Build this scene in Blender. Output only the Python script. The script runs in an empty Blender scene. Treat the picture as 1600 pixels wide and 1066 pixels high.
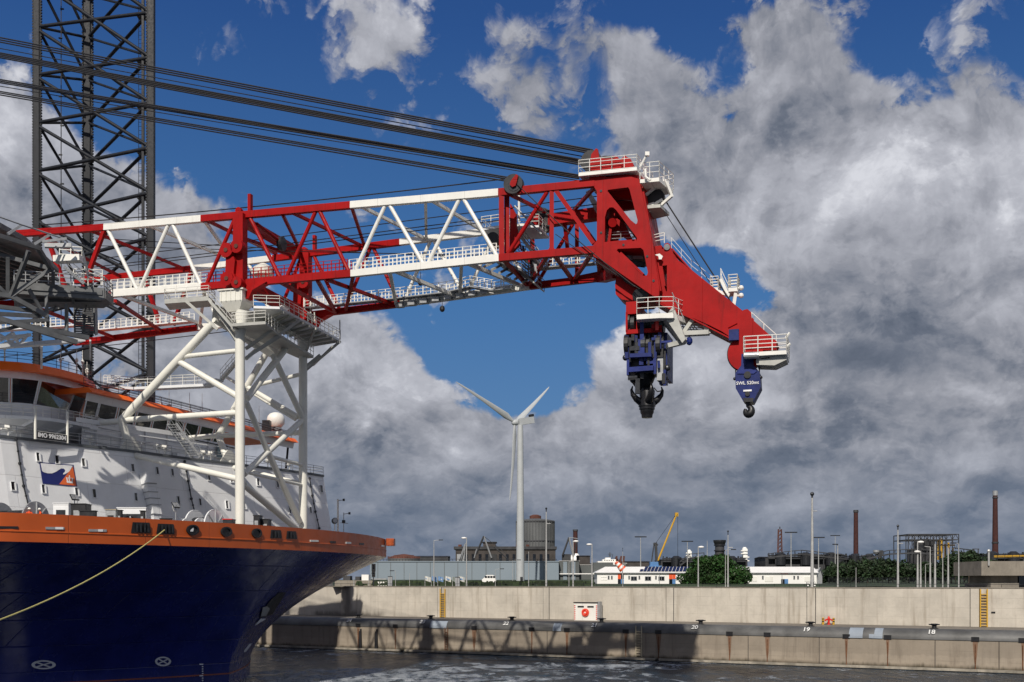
import bpy, math, random
from mathutils import Vector, Matrix
from mathutils.geometry import tessellate_polygon
from mathutils.bvhtree import BVHTree
R = math.radians
random.seed(7)
scene = bpy.context.scene
col = scene.collection

# ------------------------------------------------------------------ camera
EYE = 11.4            # eye height above the water (water is z = 0)
F = 1800.0            # focal length in photograph pixels (photograph 1600 wide)
HX, HY = 800.0, 909.0 # horizon point
cam_d = bpy.data.cameras.new("camera"); cam = bpy.data.objects.new("camera", cam_d); col.objects.link(cam)
cam.location = (0, 0, EYE); cam.rotation_euler = (R(90), 0, 0)
cam_d.sensor_width = 36; cam_d.lens = F / 1600 * 36
cam_d.shift_y = (HY - 533) / 1600
cam_d.clip_start = 0.5; cam_d.clip_end = 30000
scene.camera = cam

# ------------------------------------------------------------------ sun
SUN_TRAVEL = Vector((0.16, 0.77, -0.655)).normalized()
sd = bpy.data.lights.new("sun", 'SUN'); sd.energy = 4.3; sd.angle = R(0.55); sd.color = (1.0, 0.93, 0.83)
so = bpy.data.objects.new("sun", sd); col.objects.link(so)
so.rotation_euler = SUN_TRAVEL.to_track_quat('-Z', 'Y').to_euler(); so.location = (0, -50, 150)
to_sun = -SUN_TRAVEL
SUN_EL = math.asin(to_sun.z); SUN_AZ = math.atan2(to_sun.x, to_sun.y)
scene.view_settings.view_transform = 'Standard'; scene.view_settings.look = 'None'
scene.view_settings.exposure = 0.0; scene.view_settings.gamma = 1.0

# ------------------------------------------------------------------ node helper
class NT:
    def __init__(s, tree): s.t = tree; s.n = tree.nodes; s.l = tree.links
    def new(s, kind, **kw):
        x = s.n.new(kind)
        for k, v in kw.items(): setattr(x, k, v)
        return x
    def put(s, sock, v):
        if isinstance(v, bpy.types.NodeSocket): s.l.new(v, sock)
        else: sock.default_value = v
    def m(s, op, a, b=0.0, c=0.0, clamp=False):
        x = s.new('ShaderNodeMath', operation=op); x.use_clamp = clamp
        s.put(x.inputs[0], a); s.put(x.inputs[1], b); s.put(x.inputs[2], c); return x.outputs[0]
    def comb(s, x, y, z=0.0):
        k = s.new('ShaderNodeCombineXYZ'); s.put(k.inputs[0], x); s.put(k.inputs[1], y); s.put(k.inputs[2], z); return k.outputs[0]
    def mapr(s, v, a, b, c=0.0, d=1.0, smooth=True):
        k = s.new('ShaderNodeMapRange'); k.interpolation_type = 'SMOOTHSTEP' if smooth else 'LINEAR'
        s.put(k.inputs['Value'], v)
        for nme, q in (('From Min', a), ('From Max', b), ('To Min', c), ('To Max', d)): s.put(k.inputs[nme], q)
        return k.outputs[0]
    def noise(s, vec, scale, detail=4.0, rough=0.55, dist=0.0, lac=2.0):
        k = s.new('ShaderNodeTexNoise'); s.put(k.inputs['Vector'], vec)
        k.inputs['Scale'].default_value = scale; k.inputs['Detail'].default_value = detail
        k.inputs['Roughness'].default_value = rough; k.inputs['Distortion'].default_value = dist
        k.inputs['Lacunarity'].default_value = lac
        return k.outputs[0]
    def mix(s, f, a, b):
        k = s.new('ShaderNodeMix', data_type='RGBA'); s.put(k.inputs[0], f); s.put(k.inputs[6], a); s.put(k.inputs[7], b); return k.outputs[2]
    def vscale(s, v, sc):
        k = s.new('ShaderNodeVectorMath', operation='MULTIPLY'); s.put(k.inputs[0], v); k.inputs[1].default_value = sc; return k.outputs[0]

# ------------------------------------------------------------------ world : blue sky with cumulus, laid out by compass bearing and elevation
world = bpy.data.worlds.new("World"); scene.world = world; world.use_nodes = True
N = NT(world.node_tree); world.node_tree.nodes.clear()
sky = N.new('ShaderNodeTexSky', sky_type='NISHITA'); sky.sun_disc = False
sky.sun_elevation = SUN_EL; sky.sun_rotation = SUN_AZ
sky.air_density = 1.0; sky.dust_density = 0.6; sky.ozone_density = 2.2
tc = N.new('ShaderNodeTexCoord'); sep = N.new('ShaderNodeSeparateXYZ'); N.l.new(tc.outputs['Generated'], sep.inputs[0])
AZ = N.m('ARCTAN2', sep.outputs[0], sep.outputs[1]); ELV = N.m('ARCSINE', sep.outputs[2])
def AE(px, py):
    x, z = (px - HX) / F, (HY - py) / F
    return math.atan2(x, 1), math.atan2(z, math.hypot(x, 1))
# (px, py, half width, half height, strength, tilt degrees)
BLOBS = [
 # upper middle drifts
 (935, 40, 60, 45, .62, 0), (995, 95, 80, 55, .68, 20), (1010, 200, 95, 75, .62, 0), (1085, 265, 120, 65, .78, 0), (1185, 62, 95, 45, .62, 0), (1240, 120, 85, 65, .66, 0), (1255, 185, 110, 55, .6, 0), (1190, 235, 100, 50, .55, 0),
 (830, 125, 60, 60, .40, 0), (860, 190, 60, 50, .35, 0), (1120, 330, 80, 45, .48, 0), (1335, 185, 70, 35, .25, 0), (1148, 150, 50, 40, -.75, 0), (1060, 40, 40, 35, -.4, 0), (1400, 90, 120, 90, -.25, 0), (1560, 110, 60, 60, .28, 0), (1520, 10, 110, 30, .35, 0),
 # big cumulus, right
 (1395, 232, 45, 32, .6, 0), (1255, 305, 75, 42, .72, 0), (1205, 350, 70, 45, .62, 0), (1250, 385, 70, 30, .4, 0), (1420, 320, 130, 90, 1.0, 0), (1580, 260, 110, 80, 1.0, 0), (1500, 430, 220, 150, 1.2, 0), (1340, 430, 90, 110, .8, 0), (1540, 590, 300, 90, 1.0, 0), (1300, 560, 80, 70, .7, 0),
 (1205, 455, 65, 60, -.6, 0), (1130, 420, 70, 60, -.5, 0),
 # small ones, upper left
 (585, 30, 50, 50, .50, 0), (630, 125, 60, 60, .42, 20), (330, 12, 90, 25, .36, 0), (450, 110, 50, 30, .22, 0), (740, 110, 50, 50, .28, 0), (690, 40, 60, 80, -.15, 0),
 # left
 (5, 280, 75, 110, .85, 0), (110, 330, 150, 80, .85, 0), (262, 330, 55, 55, .62, 0), (310, 390, 80, 45, .6, 0), (30, 180, 40, 40, .2, 0), (240, 130, 120, 120, -.3, 0),
 (290, 560, 140, 60, .62, 0), (420, 560, 90, 60, .4, 0), (240, 460, 120, 50, .5, 0),
 # lower bank
 (560, 560, 70, 60, .8, 0), (520, 640, 130, 90, .9, 0), (660, 640, 100, 50, .85, 10), (760, 720, 160, 60, .8, 0), (620, 760, 300, 80, .7, 0), (930, 690, 100, 50, .8, -8), (1010, 620, 60, 60, .7, 0),
 (1080, 590, 110, 60, .9, 0), (1180, 660, 160, 100, .9, 0), (1000, 770, 300, 70, .75, 0), (1350, 760, 300, 80, .8, 0), (860, 720, 60, 40, .5, 0), (1560, 780, 220, 90, .8, 0), (400, 865, 500, 60, .8, 0), (1200, 865, 600, 60, .8, 0), (560, 350, 60, 40, .12, 0), (460, 40, 60, 40, .05, 0), (620, 210, 60, 30, .3, 0), (1060, 330, 70, 40, .35, 0), (880, 470, 40, 30, .2, 0), (150, 700, 300, 120, .6, 0),
 (700, 490, 60, 50, .08, 0), (700, 300, 260, 60, -.2, 0), (830, 590, 100, 55, -.45, 0), (760, 560, 60, 60, -.3, 0), (1120, 790, 60, 30, -.3, 0),
]
DARK = [ (1440, 560, 190, 45, .9, 0), (1380, 480, 120, 60, .3, 0), (1290, 600, 90, 60, .5, 0), (580, 705, 130, 40, .7, 0), (470, 640, 90, 70, .4, 0), (1000, 680, 120, 35, .35, 0), (800, 815, 600, 30, .5, 0), (1200, 730, 300, 30, .4, 0),
 (1450, 690, 160, 40, .4, 0), (1120, 250, 180, 130, .32, 0), (1230, 120, 120, 70, .3, 0), (990, 120, 120, 100, .35, 0), (140, 350, 170, 70, .5, 0), (1300, 850, 600, 50, .7, 0), (830, 150, 70, 70, .3, 0), (1480, 400, 130, 60, .25, 0), (300, 860, 400, 60, .5, 0) ]
LIGHT = [ (1390, 240, 60, 40, .9, 0), (1300, 290, 80, 45, .7, 0), (1220, 360, 80, 40, .6, 0), (1560, 260, 120, 60, .7, 0), (1480, 360, 120, 50, .35, 0), (560, 560, 90, 50, .6, 0), (640, 620, 90, 30, .6, 0), (1070, 570, 110, 40, .8, 0), (1540, 520, 80, 40, .4, 0), (1330, 650, 60, 30, .4, 0),
 (1170, 610, 80, 40, .5, 0), (5, 230, 60, 60, .7, 0), (590, 20, 60, 40, .4, 0), (940, 670, 70, 25, .6, 0), (700, 735, 60, 20, .4, 0), (1510, 700, 80, 30, .4, 0), (260, 320, 50, 40, .4, 0) ]
# the broad cloud map is held in colour ramps: one ramp over compass bearing for each step of elevation (R density, G shade, B sunlit side)
A0, A1, E0, E1, NR, NS = -.44, .44, -.01, .49, 19, 32
def gsum(a, e_, blobs):
    t = 0
    for px, py, w, h, s_, tilt in blobs:
        a0, e0 = AE(px, py); c, s = math.cos(R(tilt)), math.sin(R(tilt)); da, de = a - a0, e_ - e0
        u = (da * c - de * s) * F / w; v = (da * s + de * c) * F / h; t += s_ * math.exp(-.8 * (u * u + v * v))
    return t
ROWS = []
for i in range(NR):
    e_ = E0 + (E1 - E0) * i / (NR - 1); st = []
    for j in range(NS):
        a_ = A0 + (A1 - A0) * j / (NS - 1)
        st.append((min(1, max(0, .25 + .5 * gsum(a_, e_, BLOBS))), min(1, .5 * gsum(a_, e_, DARK)), min(1, .5 * gsum(a_, e_, LIGHT))))
    ROWS.append(st)
def cmap(az, el):
    fa = N.mapr(az, A0, A1, 0, 1, False); tot = None
    for i, st in enumerate(ROWS):
        rp = N.new('ShaderNodeValToRGB'); rp.color_ramp.interpolation = 'CARDINAL'; N.l.new(fa, rp.inputs[0]); es = rp.color_ramp.elements
        for j, c3 in enumerate(st):
            if j == 0: k = es[0]; k.position = 0
            elif j == NS - 1: k = es[-1]; k.position = 1
            else: k = es.new(j / (NS - 1))
            k.color = c3 + (1,)
        D_ = (E1 - E0) / (NR - 1); e_ = E0 + D_ * i
        w = N.mapr(N.m('ABSOLUTE', N.m('SUBTRACT', N.m('MINIMUM', N.m('MAXIMUM', el, E0), E1), e_)), 0.0, D_, 1.0, 0.0)
        k = N.new('ShaderNodeVectorMath', operation='MULTIPLY_ADD'); N.l.new(rp.outputs[0], k.inputs[0])
        N.l.new(N.comb(w, w, w), k.inputs[1])
        if tot is not None: N.l.new(tot, k.inputs[2])
        tot = k.outputs[0]
    q = N.new('ShaderNodeSeparateXYZ'); N.l.new(tot, q.inputs[0])
    return N.m('MULTIPLY', N.m('SUBTRACT', q.outputs[0], .25), 2.0), N.m('MULTIPLY', q.outputs[1], 2.0), N.m('MULTIPLY', q.outputs[2], 2.0)
# behind and beside the camera: scattered clouds too
front = N.mapr(sep.outputs[1], 0.55, 0.8)
def billow(dx, dy):
    az = N.m('ADD', AZ, dx); el = N.m('ADD', ELV, dy)
    vec = N.comb(az, N.m('MULTIPLY', N.m('POWER', N.m('MAXIMUM', el, .0005), .80), 1.15), 3.7)
    big = N.noise(vec, 7.0, 5.0, .55, .6); fine = N.noise(vec, 22.0, 8.0, .60, .3)
    wv = N.new('ShaderNodeVectorMath', operation='MULTIPLY_ADD'); N.l.new(N.comb(big, fine, 0), wv.inputs[0]); wv.inputs[1].default_value = (.12, .12, 0); N.l.new(vec, wv.inputs[2])
    vo = N.new('ShaderNodeTexVoronoi', voronoi_dimensions='2D', feature='SMOOTH_F1'); N.l.new(wv.outputs[0], vo.inputs['Vector']); vo.inputs['Scale'].default_value = 15; vo.inputs['Detail'].default_value = 3
    vo.inputs['Roughness'].default_value = .55; vo.inputs['Lacunarity'].default_value = 2.3; vo.inputs['Smoothness'].default_value = .35; vo.normalize = True
    nz = N.m('ADD', N.m('MULTIPLY', N.m('SUBTRACT', big, .5), 2.0), N.m('MULTIPLY', N.m('SUBTRACT', fine, .5), 1.0))
    return N.m('ADD', nz, N.m('MULTIPLY', N.m('SUBTRACT', .33, vo.outputs['Distance']), 1.15))
z0 = billow(0, 0); z1 = billow(-0.010, 0.018)
b0, dk, lt = cmap(AZ, ELV)
d0 = N.m('ADD', N.m('ADD', b0, N.m('SUBTRACT', 0.42, N.m('MULTIPLY', front, 0.42))), z0)
alpha = N.mapr(d0, 0.26, 0.60)
core = N.mapr(d0, 0.60, 1.5)
lit = N.m('MULTIPLY', N.m('SUBTRACT', z0, z1), .58)
lum = N.m('ADD', N.m('ADD', .575, N.m('MULTIPLY', lit, 1.0)), N.m('MULTIPLY', core, -.06))
lum = N.m('ADD', N.m('ADD', lum, N.m('MULTIPLY', lt, .38)), N.m('MULTIPLY', N.m('MINIMUM', dk, 1.1), -.29), clamp=True)
ccol = N.new('ShaderNodeValToRGB'); N.l.new(lum, ccol.inputs[0])
e = ccol.color_ramp.elements
e[0].position = 0; e[0].color = (.095, .115, .155, 1); e[1].position = 1; e[1].color = (.70, .71, .76, 1)
k = e.new(.22); k.color = (.15, .17, .215, 1); k = e.new(.5); k.color = (.31, .32, .362, 1); k = e.new(.78); k.color = (.48, .49, .54, 1)
# blue: Nishita, deepened with height
skyc = N.new('ShaderNodeVectorMath', operation='MULTIPLY'); N.l.new(sky.outputs[0], skyc.inputs[0]); skyc.inputs[1].default_value = (0.030, 0.044, 0.066)
deep = N.new('ShaderNodeValToRGB'); N.l.new(N.mapr(ELV, 0, .6, 0, 1, False), deep.inputs[0]); e = deep.color_ramp.elements
e[0].position = 0; e[0].color = (.135, .205, .32, 1); e[1].position = 1; e[1].color = (.010, .040, .17, 1)
k = e.new(.18); k.color = (.10, .215, .40, 1); k = e.new(.4); k.color = (.055, .175, .40, 1); k = e.new(.75); k.color = (.020, .080, .27, 1)
blue = N.mix(.72, skyc.outputs[0], deep.outputs[0])
thick = N.m('MULTIPLY', alpha, N.mapr(ELV, -0.02, 0.0, 0.0, 0.97))
hzc = N.mix(N.mapr(ELV, 0.0, .15, .62, 0.0), ccol.outputs[0], (.125, .175, .265, 1))
outc = N.mix(thick, blue, hzc)
bg = N.new('ShaderNodeBackground'); N.l.new(outc, bg.inputs[0]); bg.inputs[1].default_value = 1.0
wo = N.new('ShaderNodeOutputWorld'); N.l.new(bg.outputs[0], wo.inputs[0])
world.cycles.sampling_method = 'MANUAL'; world.cycles.sample_map_resolution = 256


# ------------------------------------------------------------------ materials
MATS = {}
def paint(name, c, rough=.5, metal=0., var=.12, scale=.6, bump=.0, bscale=8., spec=.5, streak=0., dirt=(.06, .05, .04), coat=0.):
    if name in MATS: return MATS[name]
    m = bpy.data.materials.new(name); m.use_nodes = True; n = NT(m.node_tree)
    b = m.node_tree.nodes['Principled BSDF']
    b.inputs['Roughness'].default_value = rough; b.inputs['Metallic'].default_value = metal
    b.inputs['Specular IOR Level'].default_value = spec
    if coat: b.inputs['Coat Weight'].default_value = coat; b.inputs['Coat Roughness'].default_value = .12
    t = n.new('ShaderNodeNewGeometry').outputs['Position']
    nz = n.noise(t, scale, 5, .6)
    f = n.mapr(nz, .3, .7)
    lo = tuple(x * (1 - var) for x in c) + (1,); hi = tuple(min(1, x * (1 + var)) for x in c) + (1,)
    colr = n.mix(f, lo, hi)
    if streak:
        sv = n.vscale(t, (1.3, 1.3, .16)); s2 = n.noise(sv, 1.6, 6, .65)
        colr = n.mix(n.mapr(s2, .52, .78, 0, streak), colr, dirt + (1,))
    n.l.new(colr, b.inputs['Base Color'])
    r2 = n.mapr(n.noise(t, scale * 3, 3), .2, .8, max(.05, rough - .1), min(1, rough + .12)); n.l.new(r2, b.inputs['Roughness'])
    if bump:
        bp = n.new('ShaderNodeBump'); bp.inputs['Strength'].default_value = bump; bp.inputs['Distance'].default_value = .08
        n.l.new(n.noise(t, bscale, 5, .6), bp.inputs['Height']); n.l.new(bp.outputs[0], b.inputs['Normal'])
    MATS[name] = m; return m
RED = paint('red_paint', (.315, .0050, .0055), .5, var=.14, scale=.4, streak=.5, dirt=(.09, .006, .006), spec=.15)
WHITE = paint('white_paint', (.76, .75, .70), .45, var=.05, scale=.5, streak=.22, dirt=(.42, .40, .35))
CREAM = paint('cream_tube_paint', (.74, .73, .66), .42, var=.05, scale=.5, streak=.2, dirt=(.45, .43, .36))
SHELL = paint('superstructure_white', (.74, .75, .76), .45, var=.05, scale=.35, bump=.04, bscale=.6, streak=.18, dirt=(.5, .5, .48))
NAVY = paint('navy_hull_paint', (.012, .019, .14), .22, var=.22, scale=.25, bump=.035, bscale=.45, streak=.2, dirt=(.02, .025, .06))
ORANGE = paint('bulwark_orange', (.43, .078, .012), .42, var=.07, scale=.3, bump=.03, bscale=.5, streak=.25, dirt=(.40, .08, .02))
ROOFO = paint('bridge_roof_orange', (1.0, .17, .02), .4, var=.04)
LEGG = paint('leg_dark_grey', (.011, .013, .018), .5, var=.25, scale=1.2, streak=.25, dirt=(.035, .035, .04), spec=.3)
DECKG = paint('helideck_grey_metal', (.125, .13, .135), .5, .3, var=.2, scale=.8, streak=.2)
GREY = paint('grey_galvanised', (.36, .37, .38), .45, .4, var=.12, scale=2)
BLACK = paint('black_rubber_paint', (.012, .012, .014), .45, var=.3)
DARKM = paint('dark_steel', (.035, .037, .042), .4, .5, var=.3, scale=2)
ROPE = paint('black_wire_rope', (.018, .018, .02), .5, .3, var=.2, scale=4)
BLUE = paint('block_blue', (.008, .018, .115), .45, var=.2, scale=1, streak=.3, dirt=(.01, .012, .03), spec=.3)
BLUEB = paint('block_bright_blue', (.014, .026, .15), .45, var=.2, scale=1, streak=.3, dirt=(.01, .012, .03), spec=.3)
NYLON = paint('yellow_mooring_rope', (.62, .55, .20), .7, var=.15, scale=5)
YEL = paint('yellow_paint', (.50, .29, .02), .45, var=.12, scale=2, streak=.3, dirt=(.3, .12, .02))
RDP = paint('signal_red', (.62, .02, .012), .4, var=.1)
ORN = paint('lifebuoy_orange', (.75, .07, .03), .5, var=.1)
STEEL = paint('pale_lamp_post_steel', (.40, .40, .39), .5, .2, var=.12, scale=2)
CONC2 = paint('weathered_concrete', (.22, .195, .16), .85, var=.2, scale=.4, bump=.2, streak=.5, dirt=(.09, .075, .06))
WHB = paint('white_cladding', (.80, .79, .76), .6, var=.03, scale=.4, streak=.1, dirt=(.6, .58, .55))
BRICK = paint('red_brick', (.048, .013, .011), .85, var=.25, scale=.8, streak=.4, dirt=(.04, .02, .015))
DBRICK = paint('dark_works_brick', (.050, .043, .040), .85, var=.3, scale=.15, streak=.5, dirt=(.03, .025, .02))
INDUS = paint('dark_industrial_steel', (.035, .036, .04), .7, var=.4, scale=.15)
CLAD = paint('grey_blue_cladding', (.20, .245, .285), .5, var=.05, scale=.05)
CLADD = paint('dark_grey_cladding', (.09, .10, .10), .5, var=.2, scale=.05)
GASH = paint('gasholder_grey', (.105, .11, .112), .6, .1, var=.15, scale=.08, streak=.35, dirt=(.055, .058, .06))
RUST = paint('rust_brown', (.10, .036, .024), .85, var=.3, scale=.3)
TURB = paint('turbine_white', (.40, .42, .43), .5, var=.04)
SOLAR = paint('solar_glass', (.012, .014, .05), .15, var=.2, scale=.5)
BLUED = paint('door_blue', (.08, .20, .42), .5)
ORD = paint('door_orange', (.70, .09, .02), .5)
BARK = paint('bark', (.07, .05, .035), .9, var=.3, scale=3)
HIVIS = paint('orange_coverall', (.80, .09, .02), .8, var=.1)
SKIN = paint('skin', (.48, .27, .19), .6)
def glass(name, c, rough=.08):
    m = paint(name, c, rough, var=.3, scale=.4); m.node_tree.nodes['Principled BSDF'].inputs['Coat Weight'].default_value = .6; return m
GLASS = glass('dark_window_glass', (.010, .012, .016)); TEAL = glass('teal_window_glass', (.01, .06, .06))
def leafmat(name, c):
    m = paint(name, c, .6, var=.45, scale=.35); b = m.node_tree.nodes['Principled BSDF']; b.inputs['Specular IOR Level'].default_value = .25
    n = NT(m.node_tree); oi = n.new('ShaderNodeNewGeometry').outputs['Random Per Island']
    src = b.inputs['Base Color'].links[0].from_socket
    hs = n.new('ShaderNodeHueSaturation'); n.l.new(src, hs.inputs['Color']); n.l.new(n.mapr(oi, 0, 1, .45, 1.7, False), hs.inputs['Value']); n.l.new(n.mapr(oi, 0, 1, .47, .52, False), hs.inputs['Hue'])
    n.l.new(hs.outputs[0], b.inputs['Base Color']); return m
LEAF = leafmat('bush_leaves', (.022, .055, .013)); LEAFD = leafmat('wood_leaves', (.020, .036, .015))
GRASS = paint('rough_grass', (.028, .045, .016), .9, var=.5, scale=.12, bump=.4, bscale=2)
GROUND = paint('quay_ground', (.10, .095, .085), .9, var=.3, scale=.05)

# ------------------------------------------------------------------ projection and mesh helpers
def dirn(px, py): return Vector(((px - HX) / F, 1.0, (HY - py) / F))
CAMP = Vector((0, 0, EYE))
def P(px, py, D): return CAMP + dirn(px, py) * D
def on_plane(px, py, p0, n):
    d = dirn(px, py); return CAMP + d * ((p0 - CAMP).dot(n) / d.dot(n))
ORIG = {}
def tag(o, label=None, cat=None, group=None, kind=None):
    if label: o['label'] = label
    if cat: o['category'] = cat
    if group: o['group'] = group
    if kind: o['kind'] = kind
    return o
def empty(name, loc, label=None, cat=None, group=None):
    o = bpy.data.objects.new(name, None); col.objects.link(o); o.location = loc; o.empty_display_size = .5
    ORIG[o.name] = Vector(loc); return tag(o, label, cat, group)
def frame(d, up=Vector((0, 0, 1))):
    d = d.normalized()
    if abs(d.dot(up)) > .98: up = Vector((0, 1, 0)) if abs(d.y) < .9 else Vector((1, 0, 0))
    s = d.cross(up).normalized(); return d, s, s.cross(d).normalized()
class MB:
    def __init__(s): s.v = []; s.f = []
    def add(s, vs, fs):
        b = len(s.v); s.v += [Vector(p) for p in vs]; s.f += [tuple(i + b for i in f) for f in fs]; return s
    def box(s, c, size, ax=None):
        c = Vector(c); X, Y, Z = ax if ax else (Vector((1, 0, 0)), Vector((0, 1, 0)), Vector((0, 0, 1)))
        hx, hy, hz = size[0] / 2, size[1] / 2, size[2] / 2
        vs = [c + X * (hx * i) + Y * (hy * j) + Z * (hz * k) for k in (-1, 1) for j in (-1, 1) for i in (-1, 1)]
        return s.add(vs, [(0, 2, 3, 1), (4, 5, 7, 6), (0, 1, 5, 4), (2, 6, 7, 3), (0, 4, 6, 2), (1, 3, 7, 5)])
    def bar(s, p, q, w, h=None, up=Vector((0, 0, 1))):
        p, q = Vector(p), Vector(q); h = h or w; d, sd, u = frame(q - p, up)
        return s.box((p + q) / 2, ((q - p).length, w, h), (d, sd, u))
    def tube(s, p, q, r, r2=None, n=8, cap=True):
        p, q = Vector(p), Vector(q); r2 = r if r2 is None else r2; d, a, b = frame(q - p)
        vs = [c + a * (rr * math.cos(2 * math.pi * i / n)) + b * (rr * math.sin(2 * math.pi * i / n)) for c, rr in ((p, r), (q, r2)) for i in range(n)]
        fs = [(i, (i + 1) % n, n + (i + 1) % n, n + i) for i in range(n)]
        if cap: fs += [tuple(range(n - 1, -1, -1)), tuple(range(n, 2 * n))]
        return s.add(vs, fs)
    def path(s, pts, r, n=6):
        for a, b in zip(pts, pts[1:]): s.tube(a, b, r, n=n)
        return s
    def disc(s, c, ax, r, t, n=24): 
        ax = Vector(ax).normalized(); return s.tube(Vector(c) - ax * t / 2, Vector(c) + ax * t / 2, r, n=n)
    def lathe(s, c, prof, n=24, ax=Vector((0, 0, 1))):
        c = Vector(c); d, a, b = frame(ax)
        vs = [c + d * z + a * (r * math.cos(2 * math.pi * i / n)) + b * (r * math.sin(2 * math.pi * i / n)) for r, z in prof for i in range(n)]
        fs = [(k * n + i, k * n + (i + 1) % n, (k + 1) * n + (i + 1) % n, (k + 1) * n + i) for k in range(len(prof) - 1) for i in range(n)]
        fs += [tuple(range(n - 1, -1, -1)), tuple(range((len(prof) - 1) * n, len(prof) * n))]
        return s.add(vs, fs)
    def sweep(s, pts, rad, n=14, flat=1.0, side=None):
        pts = [Vector(q) for q in pts]; K = len(pts); vs = []; fs = []
        for j, q in enumerate(pts):
            t = (pts[min(j + 1, K - 1)] - pts[max(j - 1, 0)]).normalized(); sd = (side or Vector((0, 1, 0))).normalized(); sd = (sd - t * sd.dot(t)).normalized(); up = t.cross(sd)
            vs += [q + up * (math.cos(2 * math.pi * i / n) * rad[j]) + sd * (math.sin(2 * math.pi * i / n) * rad[j] * flat) for i in range(n)]
        for j in range(K - 1): fs += [(j * n + i, j * n + (i + 1) % n, (j + 1) * n + (i + 1) % n, (j + 1) * n + i) for i in range(n)]
        fs += [tuple(range(n - 1, -1, -1)), tuple(range((K - 1) * n, K * n))]
        return s.add(vs, fs)
    def ball(s, c, r, n=12, sq=(1, 1, 1)):
        c = Vector(c); m = n // 2; vs = []; fs = []
        for k in range(m + 1):
            th = math.pi * (k + .02) / (m + .04)
            for i in range(n):
                ph = 2 * math.pi * i / n
                vs.append(c + Vector((r * sq[0] * math.sin(th) * math.cos(ph), r * sq[1] * math.sin(th) * math.sin(ph), r * sq[2] * math.cos(th))))
        for k in range(m):
            for i in range(n): fs.append((k * n + i, (k + 1) * n + i, (k + 1) * n + (i + 1) % n, k * n + (i + 1) % n))
        return s.add(vs, fs)
    def plate(s, outer, holes, ext):
        """outer/holes : lists of 3D points in one plane, ext : thickness vector"""
        loops = [outer] + list(holes); pts = [Vector(p) for L in loops for p in L]; n = len(pts); ext = Vector(ext)
        tris = tessellate_polygon([[Vector(p) for p in L] for L in loops])
        vs = pts + [p + ext for p in pts]; fs = [tuple(t) for t in tris] + [tuple(i + n for i in reversed(t)) for t in tris]
        b = 0
        for L in loops:
            k = len(L); fs += [(b + i, b + (i + 1) % k, n + b + (i + 1) % k, n + b + i) for i in range(k)]; b += k
        return s.add(vs, fs)
    def rail(s, pts, h=1.1, step=1.6, r=.035, rails=(.38, .74, 1.0), up=Vector((0, 0, 1))):
        for a, b in zip(pts, pts[1:]):
            a, b = Vector(a), Vector(b); L = (b - a).length; k = max(1, round(L / step))
            for i in range(k + 1):
                p = a.lerp(b, i / k); s.tube(p, p + up * h, r, n=5)
            for q in rails: s.tube(a + up * h * q, b + up * h * q, r, n=5)
        return s
    def stairs(s, a, b, w, n, side):
        a, b = Vector(a), Vector(b); side = Vector(side).normalized()
        for k in (0, 1):
            o = side * w * k; s.bar(a + o, b + o, .08, .28)
            s.rail([a + o, b + o], 1.0, 1.5, .03, (.5, 1.0))
        for i in range(n):
            p = a.lerp(b, (i + .5) / n); s.box(p + side * w / 2, (.28, w, .05), (side.cross(Vector((0, 0, 1))).normalized(), side, Vector((0, 0, 1))))
        return s
    def build(s, name, mat, parent=None, label=None, cat=None, group=None, kind=None, smooth=False, origin=None):
        import bmesh
        if parent is not None: o0 = ORIG[parent.name]
        else:
            if origin is None:
                xs = [p.x for p in s.v]; ys = [p.y for p in s.v]; zs = [p.z for p in s.v]
                origin = ((min(xs) + max(xs)) / 2, (min(ys) + max(ys)) / 2, min(zs))
            o0 = Vector(origin)
        me = bpy.data.meshes.new(name); me.from_pydata([p - o0 for p in s.v], [], s.f); me.update()
        bm = bmesh.new(); bm.from_mesh(me); bmesh.ops.recalc_face_normals(bm, faces=bm.faces); bm.to_mesh(me); bm.free()
        if smooth:
            me.shade_smooth()
            try: me.set_sharp_from_angle(angle=R(38))
            except Exception: pass
        me.materials.append(mat)
        o = bpy.data.objects.new(name, me); col.objects.link(o)
        if parent is not None: o.parent = parent; ORIG[o.name] = o0
        else: o.location = o0; ORIG[o.name] = o0
        return tag(o, label, cat, group, kind)
def tree_of(mb): return BVHTree.FromPolygons([p[:] for p in mb.v], mb.f)
def cast(tree, px, py):
    d = dirn(px, py).normalized(); loc, nrm, i, dist = tree.ray_cast(CAMP, d)
    if loc is None: return None, None
    if nrm.dot(d) > 0: nrm = -nrm
    return loc, nrm
def decal(mb, tree, pts, off=.03, th=.03, holes=()):
    """a thin plate lying on a surface: the photograph's outline is found on that surface"""
    def loop(L):
        r = []
        for x, y in L:
            p, n = cast(tree, x, y)
            if p is None: return None
            r.append((p, n))
        return r
    Ls = [loop(L) for L in [pts] + list(holes)]
    if any(L is None for L in Ls): return mb
    nn = sum((n for L in Ls for _, n in L), Vector()).normalized()
    q = [[p + n * off for p, n in L] for L in Ls]
    return mb.plate(q[0], q[1:], nn * th)
def rect(x0, y0, x1, y1, sl=0., sk=0.):
    """pixel quadrilateral; sl : drop of the right side, sk : shift of the bottom"""
    return [(x0, y0), (x1, y0 + sl), (x1 + sk, y1 + sl), (x0 + sk, y1)]
def ell(cx, cy, rx, ry, n=20, a0=0.): return [(cx + rx * math.cos(a0 + 2 * math.pi * i / n), cy + ry * math.sin(a0 + 2 * math.pi * i / n)) for i in range(n)]
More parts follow.
